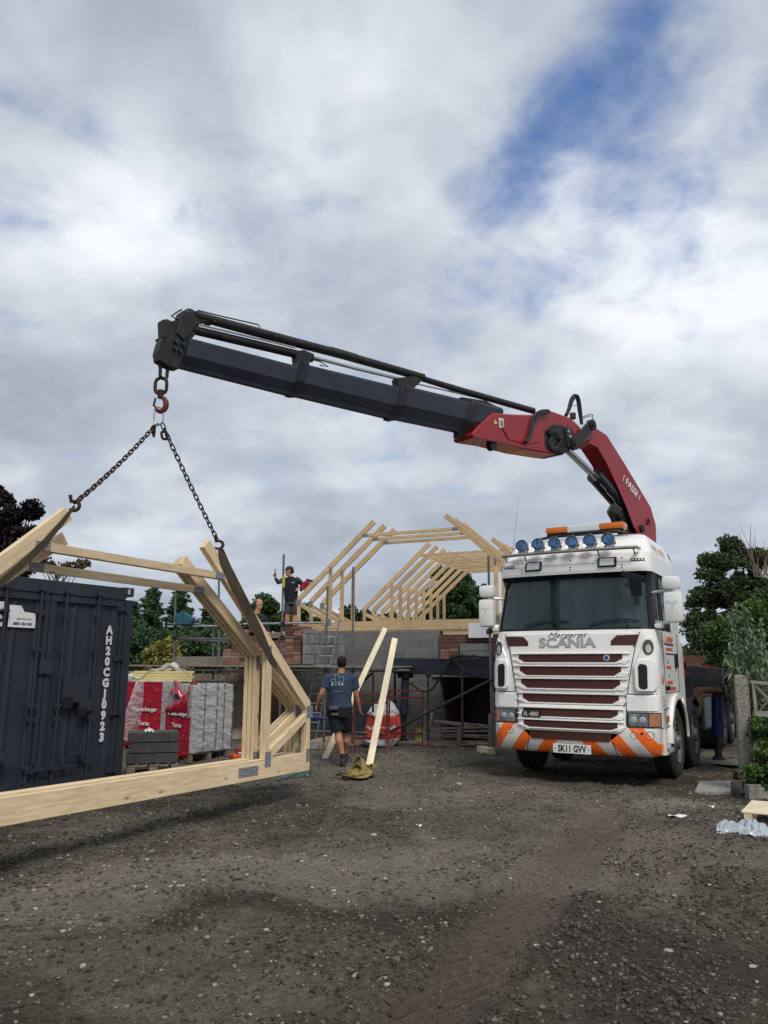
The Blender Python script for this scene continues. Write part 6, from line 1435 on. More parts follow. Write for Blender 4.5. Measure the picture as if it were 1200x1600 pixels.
# ------------------------------------------------------------------ straps on the ground
STR = mat('yellow_webbing', (.24, .19, .055), .9, 0, .3, 9, .5, 140, dirt=(.20, .17, .12), dscale=6, damt=.7)
so = onground(556, 1217); so.z = hgt(so.x, so.y); st_ = empty('lifting_strap', so, 0, 'tangled heap of dirty yellow webbing strap on the ground by the leaning board', 'strap')
def strap(pts, w=.045, tw=0.):
    b = MB(); P3 = [Vector(p) for p in pts]; out = []
    for i in range(len(P3) - 1):
        p0, p1, p2, p3 = P3[max(i - 1, 0)], P3[i], P3[i + 1], P3[min(i + 2, len(P3) - 1)]
        for k in range(7): t_ = k / 7; out.append(.5 * ((2 * p1) + (-p0 + p2) * t_ + (2 * p0 - 5 * p1 + 4 * p2 - p3) * t_ ** 2 + (-p0 + 3 * p1 - 3 * p2 + p3) * t_ ** 3))
    out.append(P3[-1]); rows = []
    for i, p in enumerate(out):
        d = (out[min(i + 1, len(out) - 1)] - out[max(i - 1, 0)]).normalized(); a = tw * i / len(out) + .6 * sin(i * .23)
        sd_ = d.cross(Vector((0, 0, 1))); sd_ = sd_.normalized() if sd_.length > .05 else Vector((1, 0, 0)); up_ = sd_.cross(d).normalized(); q_ = sd_ * cos(a) + up_ * sin(a)
        rows.append([b.bm.verts.new(p + q_ * w * k) for k in (-1, 0, 1)])
    for r0, r1 in zip(rows, rows[1:]):
        for k in (0, 1): b.bm.faces.new((r0[k], r1[k], r1[k + 1], r0[k + 1]))
    b.solid(.006); b.build('webbing', STR, st_, None, True)
strap([(-.34, .10, .03), (-.22, .12, .05), (-.10, .02, .07), (.02, -.05, .05), (.14, -.03, .04), (.26, -.08, .03)], .05)
strap([(-.10, .18, .04), (-.02, .24, .22), (.07, .22, .27), (.12, .14, .14), (.06, .02, .05), (-.06, -.10, .04)], .042, 1.2)
strap([(.10, .10, .05), (.22, .16, .17), (.28, .08, .19), (.25, -.04, .08), (.12, -.14, .03), (-.05, -.16, .05), (-.20, -.08, .06)], .046, -1.0)
strap([(-.20, .0, .06), (-.14, -.14, .04), (0, -.22, .05), (.14, -.20, .07), (.20, -.10, .10), (.05, .0, .13), (-.12, .06, .12)], .048, .5)
strap([(-.05, .08, .12), (.04, .02, .17), (.12, -.06, .12), (.08, -.16, .09), (-.06, -.14, .10)], .05, .8)
gs = 'bits of green strapping on the ground'
for (x0_, y0_, x1_, y1_, l) in ((432, 1219, 495, 1207, 'longer strip of green strapping on the ground below the end of the hanging chord'), (462, 1216, 490, 1214, 'short strip of green strapping lying across the longer one'), (520, 1178, 560, 1176, 'thin green strapping on the ground behind the feet of the walking man')):
    p, q = onground(x0_, y0_), onground(x1_, y1_); p.z += .02; q.z += .03; b = MB()
    pts = [Vector(), (q - p) * .35 + Vector((.03, .08, .03)), (q - p) * .7 + Vector((0, -.05, .02)), q - p]
    for a, c in zip(pts, pts[1:]): b.bar(a, c, .035, .004)
    for a, c in zip([Vector((.05, .06, .01)), Vector((.2, .15, .03))], [Vector((.2, .15, .03)), (q - p) * .8 + Vector((0, .1, 0))]): b.bar(a, c, .02, .004)
    o = b.build('green_strapping', GREENS, None); o.location = p; tag(o, l, 'strapping', gs)
# ------------------------------------------------------------------ vegetation
def leafmat(name, cols, rough=.6, trans=.25):
    m = bpy.data.materials.new(name); m.use_nodes = True; t = m.node_tree; b = t.nodes['Principled BSDF']; b.inputs['Roughness'].default_value = rough; b.inputs['Specular IOR Level'].default_value = .35
    g = t.nodes.new('ShaderNodeNewGeometry'); rp = t.nodes.new('ShaderNodeValToRGB'); t.links.new(g.outputs['Random Per Island'], rp.inputs[0])
    rp.color_ramp.elements[0].color = (*cols[0], 1); rp.color_ramp.elements[1].color = (*cols[-1], 1)
    for i, c in enumerate(cols[1:-1]): e = rp.color_ramp.elements.new((i + 1) / (len(cols) - 1)); e.color = (*c, 1)
    t.links.new(rp.outputs[0], b.inputs['Base Color'])
    tr = t.nodes.new('ShaderNodeBsdfTranslucent'); t.links.new(rp.outputs[0], tr.inputs['Color']); mx = t.nodes.new('ShaderNodeMixShader'); mx.inputs[0].default_value = trans
    t.links.new(b.outputs[0], mx.inputs[1]); t.links.new(tr.outputs[0], mx.inputs[2]); t.links.new(mx.outputs[0], [n for n in t.nodes if n.type == 'OUTPUT_MATERIAL'][0].inputs[0]); return m
LF_DARK = leafmat('leaf_dark', [(.030, .050, .020), (.058, .088, .032), (.095, .128, .050)])
LF_CON = leafmat('leaf_conifer', [(.026, .060, .026), (.052, .108, .042), (.085, .155, .060)])
LF_MID = leafmat('leaf_mid', [(.030, .060, .018), (.055, .105, .028), (.085, .14, .045)])
LF_BRT = leafmat('leaf_bright', [(.045, .10, .018), (.08, .16, .03), (.12, .22, .05)])
LF_YEL = leafmat('leaf_yellow', [(.14, .15, .03), (.30, .28, .06), (.42, .38, .12)])
LF_PUR = leafmat('leaf_purple', [(.012, .007, .012), (.022, .011, .018), (.04, .018, .024)])
LF_RUS = leafmat('leaf_russet', [(.05, .025, .02), (.10, .05, .035), (.06, .07, .03)])
LF_GRY = leafmat('leaf_greygreen', [(.07, .12, .055), (.15, .21, .11), (.27, .34, .21)])
BARK = mat('bark', (.075, .058, .045), .9, 0, .3, 8, .6, 20)
def leaves(cent, spread, n, size, asp=.5, droop=0., out=None, seed=0):
    """cent (k,3) clump centres, spread (k,3); returns verts, faces of folded leaf quads"""
    r = np.random.default_rng(seed); k = len(cent); i = r.integers(0, k, n)
    d = r.normal(size=(n, 3)); d /= np.linalg.norm(d, axis=1)[:, None]; rad = r.random(n) ** .45
    P = cent[i] + d * rad[:, None] * spread[i]
    a = r.normal(size=(n, 3)) + d * .6 + (out[i] * 1.4 if out is not None else 0); a[:, 2] -= droop; a /= np.linalg.norm(a, axis=1)[:, None]
    s = np.cross(a, r.normal(size=(n, 3))); s /= np.linalg.norm(s, axis=1)[:, None]
    L_ = size * (.6 + .8 * r.random(n))[:, None]; w = L_ * asp / 2
    v = np.stack([P - a * L_ / 2, P + s * w, P + a * L_ / 2, P - s * w], 1)
    f = np.arange(n * 4).reshape(n, 4); return v.reshape(-1, 3), f
def clumps(blobs, per, cs, seed=0, shell=.55):
    r = np.random.default_rng(seed); C_, S_, O_2 = [], [], []
    for (c, rad) in blobs:
        c = np.array(c, float); rad = np.array(rad, float); n = max(5, int(3.2 * per * (rad[0] * rad[2]) ** .8)); rad = rad * 1.08
        d = r.normal(size=(n, 3)); d /= np.linalg.norm(d, axis=1)[:, None]; q = shell + (1 - shell) * r.random(n)
        q *= 1 + .24 * r.normal(size=n)
        C_.append(c + d * rad * q[:, None]); S_.append(np.full((n, 3), cs) * (.5 + r.random((n, 1))) * np.array([1, 1, .75])); O_2.append(d)
    return np.concatenate(C_), np.concatenate(S_), np.concatenate(O_2)
def tree(name, blobs, nl, size, m, label, cat='tree', trunk=None, per=9, cs=.35, asp=.55, seed=1, group=None, shell=.25, limbs=True, droop=.2, fname='crown', core=None):
    base = Vector(trunk[0]) if trunk else Vector((*blobs[0][0][:2], 0))
    o = empty(name, base, 0, label, cat, group)
    C_, S_, O2 = clumps(blobs, per, cs, seed, shell); v, f = leaves(C_, S_, nl, size, asp, droop, O2, seed + 5); v = v - np.array(base)
    link(fname, npmesh(fname, v, f), m, o)
    b = MB(); r = random.Random(seed)
    tp = Vector(trunk[1]) if trunk else Vector(blobs[0][0]); tr_ = trunk[2] if trunk else .12
    L_ = tp - base; b.tube([Vector(), L_ * .35 + Vector((r.uniform(-.1, .1), 0, 0)), L_ * .7, L_], [tr_, tr_ * .8, tr_ * .55, tr_ * .3], 9)
    if limbs:
        for i in r.sample(range(len(C_)), min(len(C_), 34)):
            c = Vector(C_[i]) - base; s = L_ * r.uniform(.35, .9); mid = s.lerp(c, .5) + Vector((r.uniform(-.1, .1), r.uniform(-.1, .1), r.uniform(0, .25))) * (c - s).length * .4
            b.tube([s, mid, c], [tr_ * .35, tr_ * .18, tr_ * .05], 5)
    b.build('trunk', BARK, o, None, True); return o
def A3(px, py, Y): v = at(px, py, Y); return (v.x, v.y, v.z)
def pb(px, py, rx, ry, Y, dep=None):      # crown blob from photo extents at distance Y
    k = Y / F; return (A3(px, py, Y), (rx * k, (dep if dep else rx * k), ry * k))
# conifers: tiers of drooping sprays
def conifer(px, ptop, pbot, rx, Y, label, nl, m=LF_CON, seed=1, size=.22, tiers=26, group=None, lop=0.):
    top = at(px, ptop, Y); bot = at(px, pbot, Y); base = Vector((top.x, top.y, 0)); H_ = top.z; R_ = rx * Y / F; o = empty('conifer_tree', base, 0, label, 'conifer', group)
    r = np.random.default_rng(seed); C_, S_, O2 = [], [], []
    for k in range(tiers):
        q = k / (tiers - 1); z = H_ * (1 - q * .93); rr = R_ * (.06 + .94 * q ** .8); nb = int(4 + 15 * q)
        for j in range(nb):
            a = r.random() * 2 * pi; l = rr * (.6 + .5 * r.random())
            for t_ in np.linspace(.35, 1, 3 + int(4 * q)):
                C_.append([cos(a) * l * t_, sin(a) * l * t_, z - .18 * l * t_ ** 2 + r.normal() * .06 + .10 * (t_ > .9)]); O2.append([cos(a), sin(a), -.25]); s_ = .10 + .16 * q * (1.1 - t_ * .5); S_.append([s_ * 1.3, s_ * 1.3, s_ * .6])
    v, f = leaves(np.array(C_), np.array(S_), nl, size, .34, .1, np.array(O2), seed); link('crown', npmesh('crown', v, f), m, o)
    b = MB(); b.tube([Vector(), Vector((0, 0, H_ * .5)), Vector((0, 0, H_ * .98))], [.22, .12, .02], 8); b.build('trunk', BARK, o, None, True); return o
gC = 'conifers beyond the scaffolding'
conifer(240, 922, 1050, 62, 33, 'tall dark conifer beyond the scaffolding, nearest the container corner', 26000, seed=3, group=gC)
conifer(284, 920, 1050, 58, 34, 'feathery dark conifer beyond the teal bag hung on the scaffolding', 26000, seed=8, group=gC)
conifer(325, 948, 1050, 46, 34, 'shorter conifer beyond the scaffolding, in the gap under the hanging rafters', 16000, seed=12, group=gC)
conifer(210, 948, 1050, 48, 31, 'low conifer directly behind the container corner', 15000, seed=15, group=gC)
def hedge(name, px0, px1, ptop, Y, dep, nl, m, label, seed, size=.16, kind=None, cat='hedge', amp=8, step=16, per=8, cs=.35):
    bl = []; r = random.Random(seed); x = px0
    while x < px1:
        t_ = ptop + r.uniform(-amp, amp); c = at(x, t_, Y); h = c.z; k = step * 1.1 * Y / F
        for z in np.arange(.4, h, max(.5, k)): bl.append(((c.x, Y + r.uniform(-dep, dep) * .3, min(z, h - k * .5)), (k * 1.1, dep * .5, k)))
        x += step
    return tree(name, bl, nl, size, m, label, cat, (Vector((bl[0][0][0], Y, 0)), Vector(bl[0][0]), .08), per, cs, .55, seed, None, .25, False, .2, 'foliage')
hedge('hedge', 205, 385, 990, 29, 2.0, 30000, LF_CON, 'dark evergreen hedge filling the background under the scaffold rails', 4, .17, amp=6)
tree('evergreen_tree', [pb(712, 930, 36, 38, 36), pb(706, 902, 16, 14, 36), pb(728, 916, 18, 16, 36), pb(690, 940, 22, 26, 36), pb(735, 945, 24, 30, 36), pb(712, 970, 44, 26, 36), pb(700, 894, 8, 8, 36), pb(722, 900, 7, 7, 36), pb(668, 965, 14, 18, 36)], 34000, .20, LF_CON, 'broad rounded evergreen tree standing beyond the house trusses next to the truck', 'tree', (Vector((3.4, 36, 0)), at(712, 920, 36), .25), 8, .34, .4, seed=21)
conifer(757, 920, 990, 44, 37, 'smaller conifer between the house trusses and the truck mirror', 12000, seed=22, size=.24)
tree('shrub', [pb(415, 962, 30, 22, 31), pb(440, 975, 30, 20, 31), pb(395, 968, 20, 16, 31), pb(420, 945, 14, 12, 31)], 9000, .17, LF_MID, 'bushy green tree behind the two men on the scaffolding', 'tree', (at(420, 1040, 31) - Vector((0, 0, 2)), at(420, 965, 31), .12), 8, .30, seed=31)
tree('shrub', [pb(478, 972, 16, 12, 40), pb(495, 976, 18, 10, 40), pb(550, 965, 18, 14, 40), pb(575, 972, 22, 12, 40), pb(610, 972, 24, 12, 40), pb(650, 975, 24, 12, 40)], 9000, .2, LF_DARK, 'low line of dark bushes seen through the legs of the standing roof trusses', 'bushes', None, 8, .35, seed=32, limbs=False)
tree('shrub', [pb(252, 1022, 22, 20, 22), pb(240, 1032, 14, 16, 22), pb(266, 1012, 12, 14, 22), pb(258, 1040, 20, 12, 22)], 4200, .12, LF_YEL, 'yellow leaved bush behind the scaffold corner beside the container', 'bush', (onground(252, 1130) * 1.0, at(252, 1020, 22), .05), 12, .22, seed=33)
# purple tree beyond the container
tree('purple_tree', [pb(-30, 840, 55, 70, 20), pb(20, 800, 26, 30, 20), pb(0, 775, 22, 18, 20), pb(36, 860, 22, 30, 20), pb(10, 870, 40, 40, 20), pb(50, 795, 6, 8, 20), pb(52, 835, 6, 10, 20)], 26000, .11, LF_PUR, 'dark purple leaved tree rising behind the container', 'tree', (Vector((-9.5, 20, 0)), at(0, 840, 20), .2), 10, .26, seed=41)
tree('russet_shrub', [pb(80, 884, 18, 8, 17), pb(110, 886, 16, 7, 17), pb(132, 882, 9, 6, 17), pb(68, 878, 10, 7, 17)], 620, .09, LF_RUS, 'sparse russet twigs showing just above the container roof under the collar ties', 'shrub', (at(90, 1000, 17) * 1.0, at(90, 885, 17), .05), 8, .16, seed=42)
# right-hand trees
tree('broadleaf_tree', [pb(1150, 930, 55, 55, 21), pb(1120, 905, 22, 22, 21), pb(1100, 945, 22, 26, 21), pb(1160, 880, 30, 24, 21), pb(1148, 858, 12, 12, 21), pb(1185, 870, 16, 14, 21), pb(1110, 990, 32, 30, 21), pb(1180, 930, 36, 40, 21), pb(1088, 975, 10, 16, 21), pb(1104, 875, 8, 8, 21), pb(1125, 880, 8, 8, 21), pb(1160, 990, 50, 40, 21)], 42000, .10, LF_DARK, 'tall dark green broadleaf tree rising behind the truck and fence', 'tree', (Vector((9.9, 21, 0)), at(1150, 900, 21), .2), 10, .26, seed=51)
tree('broadleaf_tree', [pb(1215, 940, 28, 34, 19), pb(1222, 900, 20, 20, 19), pb(1205, 975, 24, 24, 19)], 9000, .10, LF_MID, 'green tree crown cut by the frame edge above the pale leaved bush', 'tree', (Vector((9.9, 19, 0)), at(1215, 930, 19), .12), 10, .26, seed=52)
b = MB(); rt_ = at(1180, 890, 20.5)
for k in range(16):
    r = random.Random(k + 90); a = Vector((r.uniform(-.6, 1.0), 0, r.uniform(.7, 1.2))); b.tube([Vector((r.uniform(-.1, .3), 0, -.2)), a * .5 + Vector((r.uniform(-.1, .1), 0, 0)), a * r.uniform(.8, 1.2)], [.014, .009, .003], 4)
o = b.build('bare_branches', mat('pale_twig', (.20, .16, .13), .9), None); o.location = rt_; tag(o, 'bare pale twigs sticking out of the top of the tall dark tree', 'branches')
tree('shrub', [pb(1150, 1010, 34, 34, 16), pb(1185, 985, 30, 34, 16), pb(1120, 1000, 18, 26, 16.5), pb(1135, 1045, 40, 24, 16), pb(1195, 1030, 30, 40, 15.5)], 17000, .085, LF_MID, 'dense green leafy shrub behind the fence and the blue outrigger leg', 'shrub', (onground(1150, 1150), at(1150, 1020, 16), .08), 11, .22, seed=53)
tree('shrub', [pb(1192, 965, 16, 14, 14.5), pb(1205, 985, 18, 18, 14.5), pb(1128, 985, 10, 14, 15)], 3400, .075, LF_BRT, 'bright green climbing leaves above the pale leaved bush at the frame edge', 'shrub', (onground(1200, 1160), at(1195, 975, 14.5), .05), 12, .18, seed=54)
# grey-green bush with long leaves
def wands(name, base, tips, m, label, nl, L_, seed):
    o = empty(name, base, 0, label, 'bush'); r = random.Random(seed); V_, F_ = [], []; b = MB(); n = 0
    for tp in tips:
        tp = Vector(tp) - base; ctl = tp * .55 + Vector((0, 0, .35 * tp.length * .3)); pts = [Vector().lerp(ctl, t_).lerp(ctl.lerp(tp, t_), t_) for t_ in np.linspace(0, 1, 14)]
        b.tube(pts, [.012 - .0007 * i for i in range(14)], 5)
        for k in range(nl):
            t_ = .35 + .65 * (k / nl); i = min(12, int(t_ * 13)); p = pts[i].lerp(pts[i + 1], t_ * 13 - i) if i < 13 else pts[-1]; d = (pts[i + 1] - pts[i]).normalized()
            a = r.uniform(0, 2 * pi); s = d.orthogonal().normalized(); s.rotate(Matrix.Rotation(a, 3, d)); dr = (s + d * r.uniform(.3, .9)).normalized(); l = L_ * r.uniform(.7, 1.2); w = l * .13; cr = dr.cross(Vector((0, 0, 1))).normalized()
            mid = p + dr * l * .5 + Vector((0, 0, .02)); e = p + dr * l - Vector((0, 0, l * .15))
            V_ += [p, mid + cr * w, e, mid - cr * w]; F_.append([n, n + 1, n + 2, n + 3]); n += 4
    link('foliage', npmesh('foliage', np.array([list(v) for v in V_]), np.array(F_)), m, o); b.build('stem', BARK, o, None, True); return o
tips = [A3(1148, 948, 12.6), A3(1160, 950, 12.6), A3(1142, 960, 12.4), A3(1172, 985, 12.2), A3(1180, 1010, 12.0), A3(1150, 1000, 12.4), A3(1162, 1010, 12.2), A3(1140, 1015, 12.3), A3(1135, 1028, 12.2), A3(1150, 1040, 12.0), A3(1165, 1045, 12), A3(1185, 1040, 11.8), A3(1195, 1000, 12.2), A3(1200, 1025, 12), A3(1170, 965, 12.6), A3(1145, 1050, 12), A3(1190, 975, 12.6), A3(1205, 1050, 11.8)]
wands('long_leaved_bush', onground(1172, 1190), tips, LF_GRY, 'pale grey-green bush with long pointed leaves growing just behind the concrete post', 150, .15, 61)
# far tree line closing the horizon
bl = []; r = random.Random(77)
for k in range(230):
    a = -1.35 + 2.7 * k / 229 + r.uniform(-.01, .01); D = r.uniform(62, 78); bl.append(((sin(a) * D, cos(a) * D + 4, r.uniform(.8, 2.6)), (r.uniform(1.6, 3), 1.6, r.uniform(1.0, 2.2))))
C_, S_, O2 = clumps(bl, .8, .7, 5, .4); v, f = leaves(C_, S_, 60000, .42, .6, .1, O2, 9)
tag(link('far_treeline', npmesh('far_treeline', v, f), LF_DARK), 'distant dark line of trees along the horizon', 'trees', None, 'stuff')
# hedge closing off behind the truck and house right side
hedge('hedge', 1000, 1130, 1010, 24, 1.5, 12000, LF_DARK, 'dark hedge behind the truck body below the tall tree', 81, .14, amp=5)
# ------------------------------------------------------------------ walls and fences, left background
c0, c1 = at(150, 1052, 21), at(272, 1050, 22.5)
o = beam('garden_wall', Vector((c0.x, c0.y, c0.z / 2)), Vector((c1.x, c1.y, c0.z / 2)), .12, c0.z, CONC, None); tag(o, 'low grey concrete wall beyond the container and the far block pack', 'wall')
o = beam('wall_coping', Vector((c0.x, c0.y, c0.z + .03)), Vector((c1.x, c1.y, c0.z + .03)), .2, .06, mat('coping', (.26, .24, .17), .9, 0, .2, 5), None); tag(o, 'pale coping strip along the top of the low concrete wall', 'coping')
o.parent = [q for q in COL.objects if q.name == 'garden_wall'][0]; o.matrix_parent_inverse = mw(o.parent).inverted()
for k_ in ('label', 'category'): del o[k_]
fs_ = at(270, 1060, 20.5); fe_ = at(380, 1062, 19.3); fo = empty('timber_fence', Vector((fs_.x, fs_.y, 0)), 0, 'dark weathered board fence under the scaffold behind the wrapped packs', 'fence'); b = MB(); n = 17
for k in range(n):
    p = Vector((fs_.x, fs_.y, 0)).lerp(Vector((fe_.x, fe_.y, 0)), (k + .5) / n) - Vector((fs_.x, fs_.y, 0)); h = 1.42 + random.uniform(-.04, .03)
    b.bar(p + Vector((0, (k % 2) * .02, 0)), p + Vector((0, (k % 2) * .02, h)), .022, .105, (1, 0, 0))
b.build('boards', WOODOLD, fo)
# ------------------------------------------------------------------ right-hand boundary: post, trellis, ivy, slabs, pallet, plastic
pb_, pt_ = onground(1168, 1240), None
pt_ = at(1157, 1055, pb_.y + .02)
b = MB(); ax = (pt_ - pb_); L_ = ax.length
b.box((0, 0, L_ / 2), (.165, .15, L_), None, .02)
for v in b.bm.verts: v.co += Vector((random.uniform(-.006, .006),) * 3)
bmesh.ops.subdivide_edges(b.bm, edges=b.bm.edges[:], cuts=3, use_grid_fill=True)
for v in b.bm.verts: v.co += Vector((random.uniform(-.004, .004), random.uniform(-.004, .004), 0))
Mx = frame(pb_, (1, .25, 0), (0, 0, 1)); z = ax.normalized(); x = (Vector((1, -.3, 0)) - z * Vector((1, -.3, 0)).dot(z)).normalized(); Mx = Matrix((x, z.cross(x), z)).transposed().to_4x4(); Mx.translation = pb_
EXPC = mat('exposed_aggregate', (.23, .215, .19), .95, 0, .6, 38, 1.0, 70, dirt=(.09, .085, .07), dscale=9, damt=.6)
tag(b.build('concrete_post', EXPC, None, Mx), 'leaning square post of rough aggregate concrete at the end of the trellis fence', 'post')
tr_ = empty('trellis_fence', pb_ + Vector((.1, -.05, 0)), 0, 'weathered grey wooden trellis panel with diagonal slats fixed to the concrete post', 'fence'); T0 = pb_ + Vector((.1, -.05, 0))
TD = Vector((-.02, -1.0, 0)).normalized(); TW = wood('grey_trellis', (.26, .24, .20), (.38, .35, .30))
def tp(a, z): return T0 + TD * a + Vector((.06, 0, z))
def tbm(n, p, q, w=.03, h=.045): return beam(n, p, q, w, h, TW, tr_, up=(.3, 0, 1) if abs((q - p).normalized().z) < .9 else (1, 0, 0))
TD = Vector((.55, -.80, 0)).normalized()
tbm('top_rail', tp(-.02, 1.43), tp(2.2, 1.30)); tbm('middle_rail', tp(-.02, 1.02), tp(2.2, 1.00), .03, .08); tbm('bottom_rail', tp(-.02, .28), tp(2.2, .26)); tbm('upright', tp(.02, .1), tp(.02, 1.43)); tbm('upright', tp(.12, .1), tp(.12, 1.0)); tbm('upright', tp(2.15, .1), tp(2.15, 1.32))
for k in range(9):
    a = .04 + k * .26
    for sg in (1, -1):
        p, q = (tp(a, 1.04), tp(a + .34, 1.38)) if sg > 0 else (tp(a, 1.40), tp(a + .34, 1.05)); off = Vector((.012 * sg, 0, 0)); beam('slat', p + off, q + off, .010, .032, TW, tr_, up=(0, 0, 1))
for k in range(12): beam('slat', tp(.2 + k * .17, .3), tp(.2 + k * .17, .98), .012, .05, TW, tr_, up=(1, 0, 0))
def ivyset():
    bl = []
    for px, py, rx, ry, dY in ((1186, 1120, 12, 14, 0), (1190, 1150, 14, 18, -.1), (1192, 1185, 16, 18, -.2), (1180, 1205, 14, 12, -.2), (1172, 1218, 8, 8, -.25), (1196, 1212, 14, 14, -.4), (1210, 1150, 18, 40, -.3), (1215, 1200, 20, 30, -.5), (1200, 1105, 10, 8, 0)):
        bl.append(pb(px, py, rx, ry, pb_.y + dY, .14))
    return bl
tree('ivy', ivyset(), 3600, .055, LF_MID, 'glossy green ivy climbing the trellis fence below the rail and round the post foot', 'ivy', (pb_ + Vector((.25, -.1, 0)), pb_ + Vector((.3, -.15, 1.0)), .02), 60, .10, .85, 71, None, .2)
tree('ivy', [pb(1183, 1130, 4, 12, pb_.y - .2, .1), pb(1178, 1204, 10, 8, pb_.y - .45, .1), pb(1197, 1168, 6, 10, pb_.y - .5, .1), pb(1170, 1212, 6, 6, pb_.y - .4, .1)], 560, .06, LF_BRT, 'fresh bright green ivy leaves standing out in front of the darker ivy on the fence', 'ivy', (pb_ + Vector((.25, -.3, 0)), pb_ + Vector((.3, -.3, .8)), .01), 60, .08, .85, 72, None, .2)
def slab(name, px0, px1, py0, py1, h, m, label, cat, hgt_=None):
    a, b_2, c, d = onground(px0, py1), onground(px1, py1), onground(px1, py0), onground(px0 + 6, py0); b = MB(); o_ = a.copy()
    b.bm.free(); b = MB(); b.prism([((q - o_).x, (q - o_).y) for q in (a, b_2, c, d)], (0, 0, -.02), (1, 0, 0), (0, 1, 0), (0, 0, 1), h + .02, .008); o = b.build(name, m, None); o.location = o_; return tag(o, label, cat)
slab('paving_slab', 1086, 1142, 1224, 1240, .035, CONC, 'worn grey paving slab set in the gravel before the fence post', 'slab')
c = onground(1168, 1249); o = beam('edging_stone', c + Vector((0, 0, .09)), c + Vector((.17, .02, .09)), .10, .18, EXPC, None); tag(o, 'short upright concrete block at the foot of the fence post', 'block')
c = onground(1182, 1249); o = beam('gravel_board', c + Vector((0, 0, .07)), c + Vector((1.4, -.5, .07)), .05, .14, mat('board_pale', (.32, .30, .24), .9, 0, .2, 6, .4, 30), None); tag(o, 'pale concrete gravel board along the bottom of the trellis fence', 'edging')
c = onground(1150, 1215); o = beam('timber_offcut', c + Vector((0, 0, .05)), c + Vector((.24, .05, .05)), .14, .10, wood('brown_offcut', (.11, .06, .04), (.19, .11, .07)), None); tag(o, 'rusty brown offcut lying beside the foot of the fence post', 'offcut')
pc = onground(1158, 1286); pc = onground(1160, 1288); pcb = onground(1180, 1265); o = empty('pallet', pc, -math.atan2(pcb.x - pc.x, pcb.y - pc.y), 'pale timber pallet lying flat on the ground at the frame edge', 'pallet'); b = MB()
for k in range(7): beam('slat', mw(o) @ Vector((.0, .04 + k * .12, .125)), mw(o) @ Vector((1.1, .04 + k * .12, .125)), .085, .02, WOODP, o)
for x in (.06, .52, 1.04): beam('bearer', mw(o) @ Vector((x, 0, .07)), mw(o) @ Vector((x, .8, .07)), .08, .085, WOOD, o)
c = onground(1163, 1303); b = MB()
b.grid(lambda u, v: ((u - .5) * .62 * (1 - .35 * v), (v - .5) * .42 + .05 * sin(9 * u), .015 + .10 * abs(sin(5 * u + 2 * v)) * sin(pi * u) * sin(pi * v) ** .6 + .03 * abs(sin(17 * u - 9 * v)) * sin(pi * v) ** .5 + .03 * random.random()), 40, 26)
o = b.build('plastic_sheet', mat('grey_plastic', (.42, .46, .50), .3, 0, .15, 9, .5, 30, coat=.4, alpha=.9), None, None, True); o.location = c; o.rotation_euler = (0, 0, -.15); tag(o, 'crumpled translucent grey plastic sheet on the ground beside the pallet', 'plastic sheet')
gsx = 'white scraps lying on the gravel'
for px, py, w, l in ((1058, 1277, .20, 'flat white scrap on the gravel between the truck wheel and the plastic sheet'), (1112, 1262, .07, 'small white scrap on the pale gravel below the paving slab'), (1130, 1306, .12, 'thin white scrap beside the end of the crumpled plastic sheet'), (655, 1284, .06, 'tiny white scrap on the yard between the strap heap and the tyre track')):
    c = onground(px, py); b = MB(); b.grid(lambda u, v: ((u - .5) * w, (v - .5) * w * .45 * (1 - .4 * u), .012 + .012 * sin(7 * u + 3 * v)), 8, 4); b.solid(.004); o = b.build('scrap', PAPER, None, None, True); o.location = (c.x, c.y, hgt(c.x, c.y) + .005); o.rotation_euler = (0, 0, -.1); tag(o, l, 'scrap', gsx)
# brick stones along the path beyond the outrigger leg
# ------------------------------------------------------------------ people
def remesh(b, name, m, parent, vox=.012, it=4):
    me = bpy.data.meshes.new('t'); bmesh.ops.recalc_face_normals(b.bm, faces=b.bm.faces[:]); b.bm.to_mesh(me); b.bm.free(); o = bpy.data.objects.new('t', me); COL.objects.link(o)
    md = o.modifiers.new('r', 'REMESH'); md.mode = 'VOXEL'; md.voxel_size = vox
    sm = o.modifiers.new('s', 'SMOOTH'); sm.iterations = it; sm.factor = .5
    bpy.context.view_layer.update(); dg = bpy.context.evaluated_depsgraph_get(); me2 = bpy.data.meshes.new_from_object(o.evaluated_get(dg)); bpy.data.objects.remove(o); bpy.data.meshes.remove(me); me2.name = name; me2.materials.clear()
    return link(name, me2, m, parent, None, True)
def loft(b, rings, n=20):
    """rings: (centre, half-width vector, half-depth vector)"""
    R_ = [[b.bm.verts.new(Vector(c) + Vector(w) * cos(2 * pi * k / n) + Vector(d) * sin(2 * pi * k / n)) for k in range(n)] for c, w, d in rings]
    for a, c in zip(R_, R_[1:]):
        for k in range(n): b.bm.faces.new((a[k], a[(k + 1) % n], c[(k + 1) % n], c[k]))
    b.bm.faces.new(R_[0][::-1]); b.bm.faces.new(R_[-1])
def limb(b, pts, rs): b.tube(pts, rs, 12)
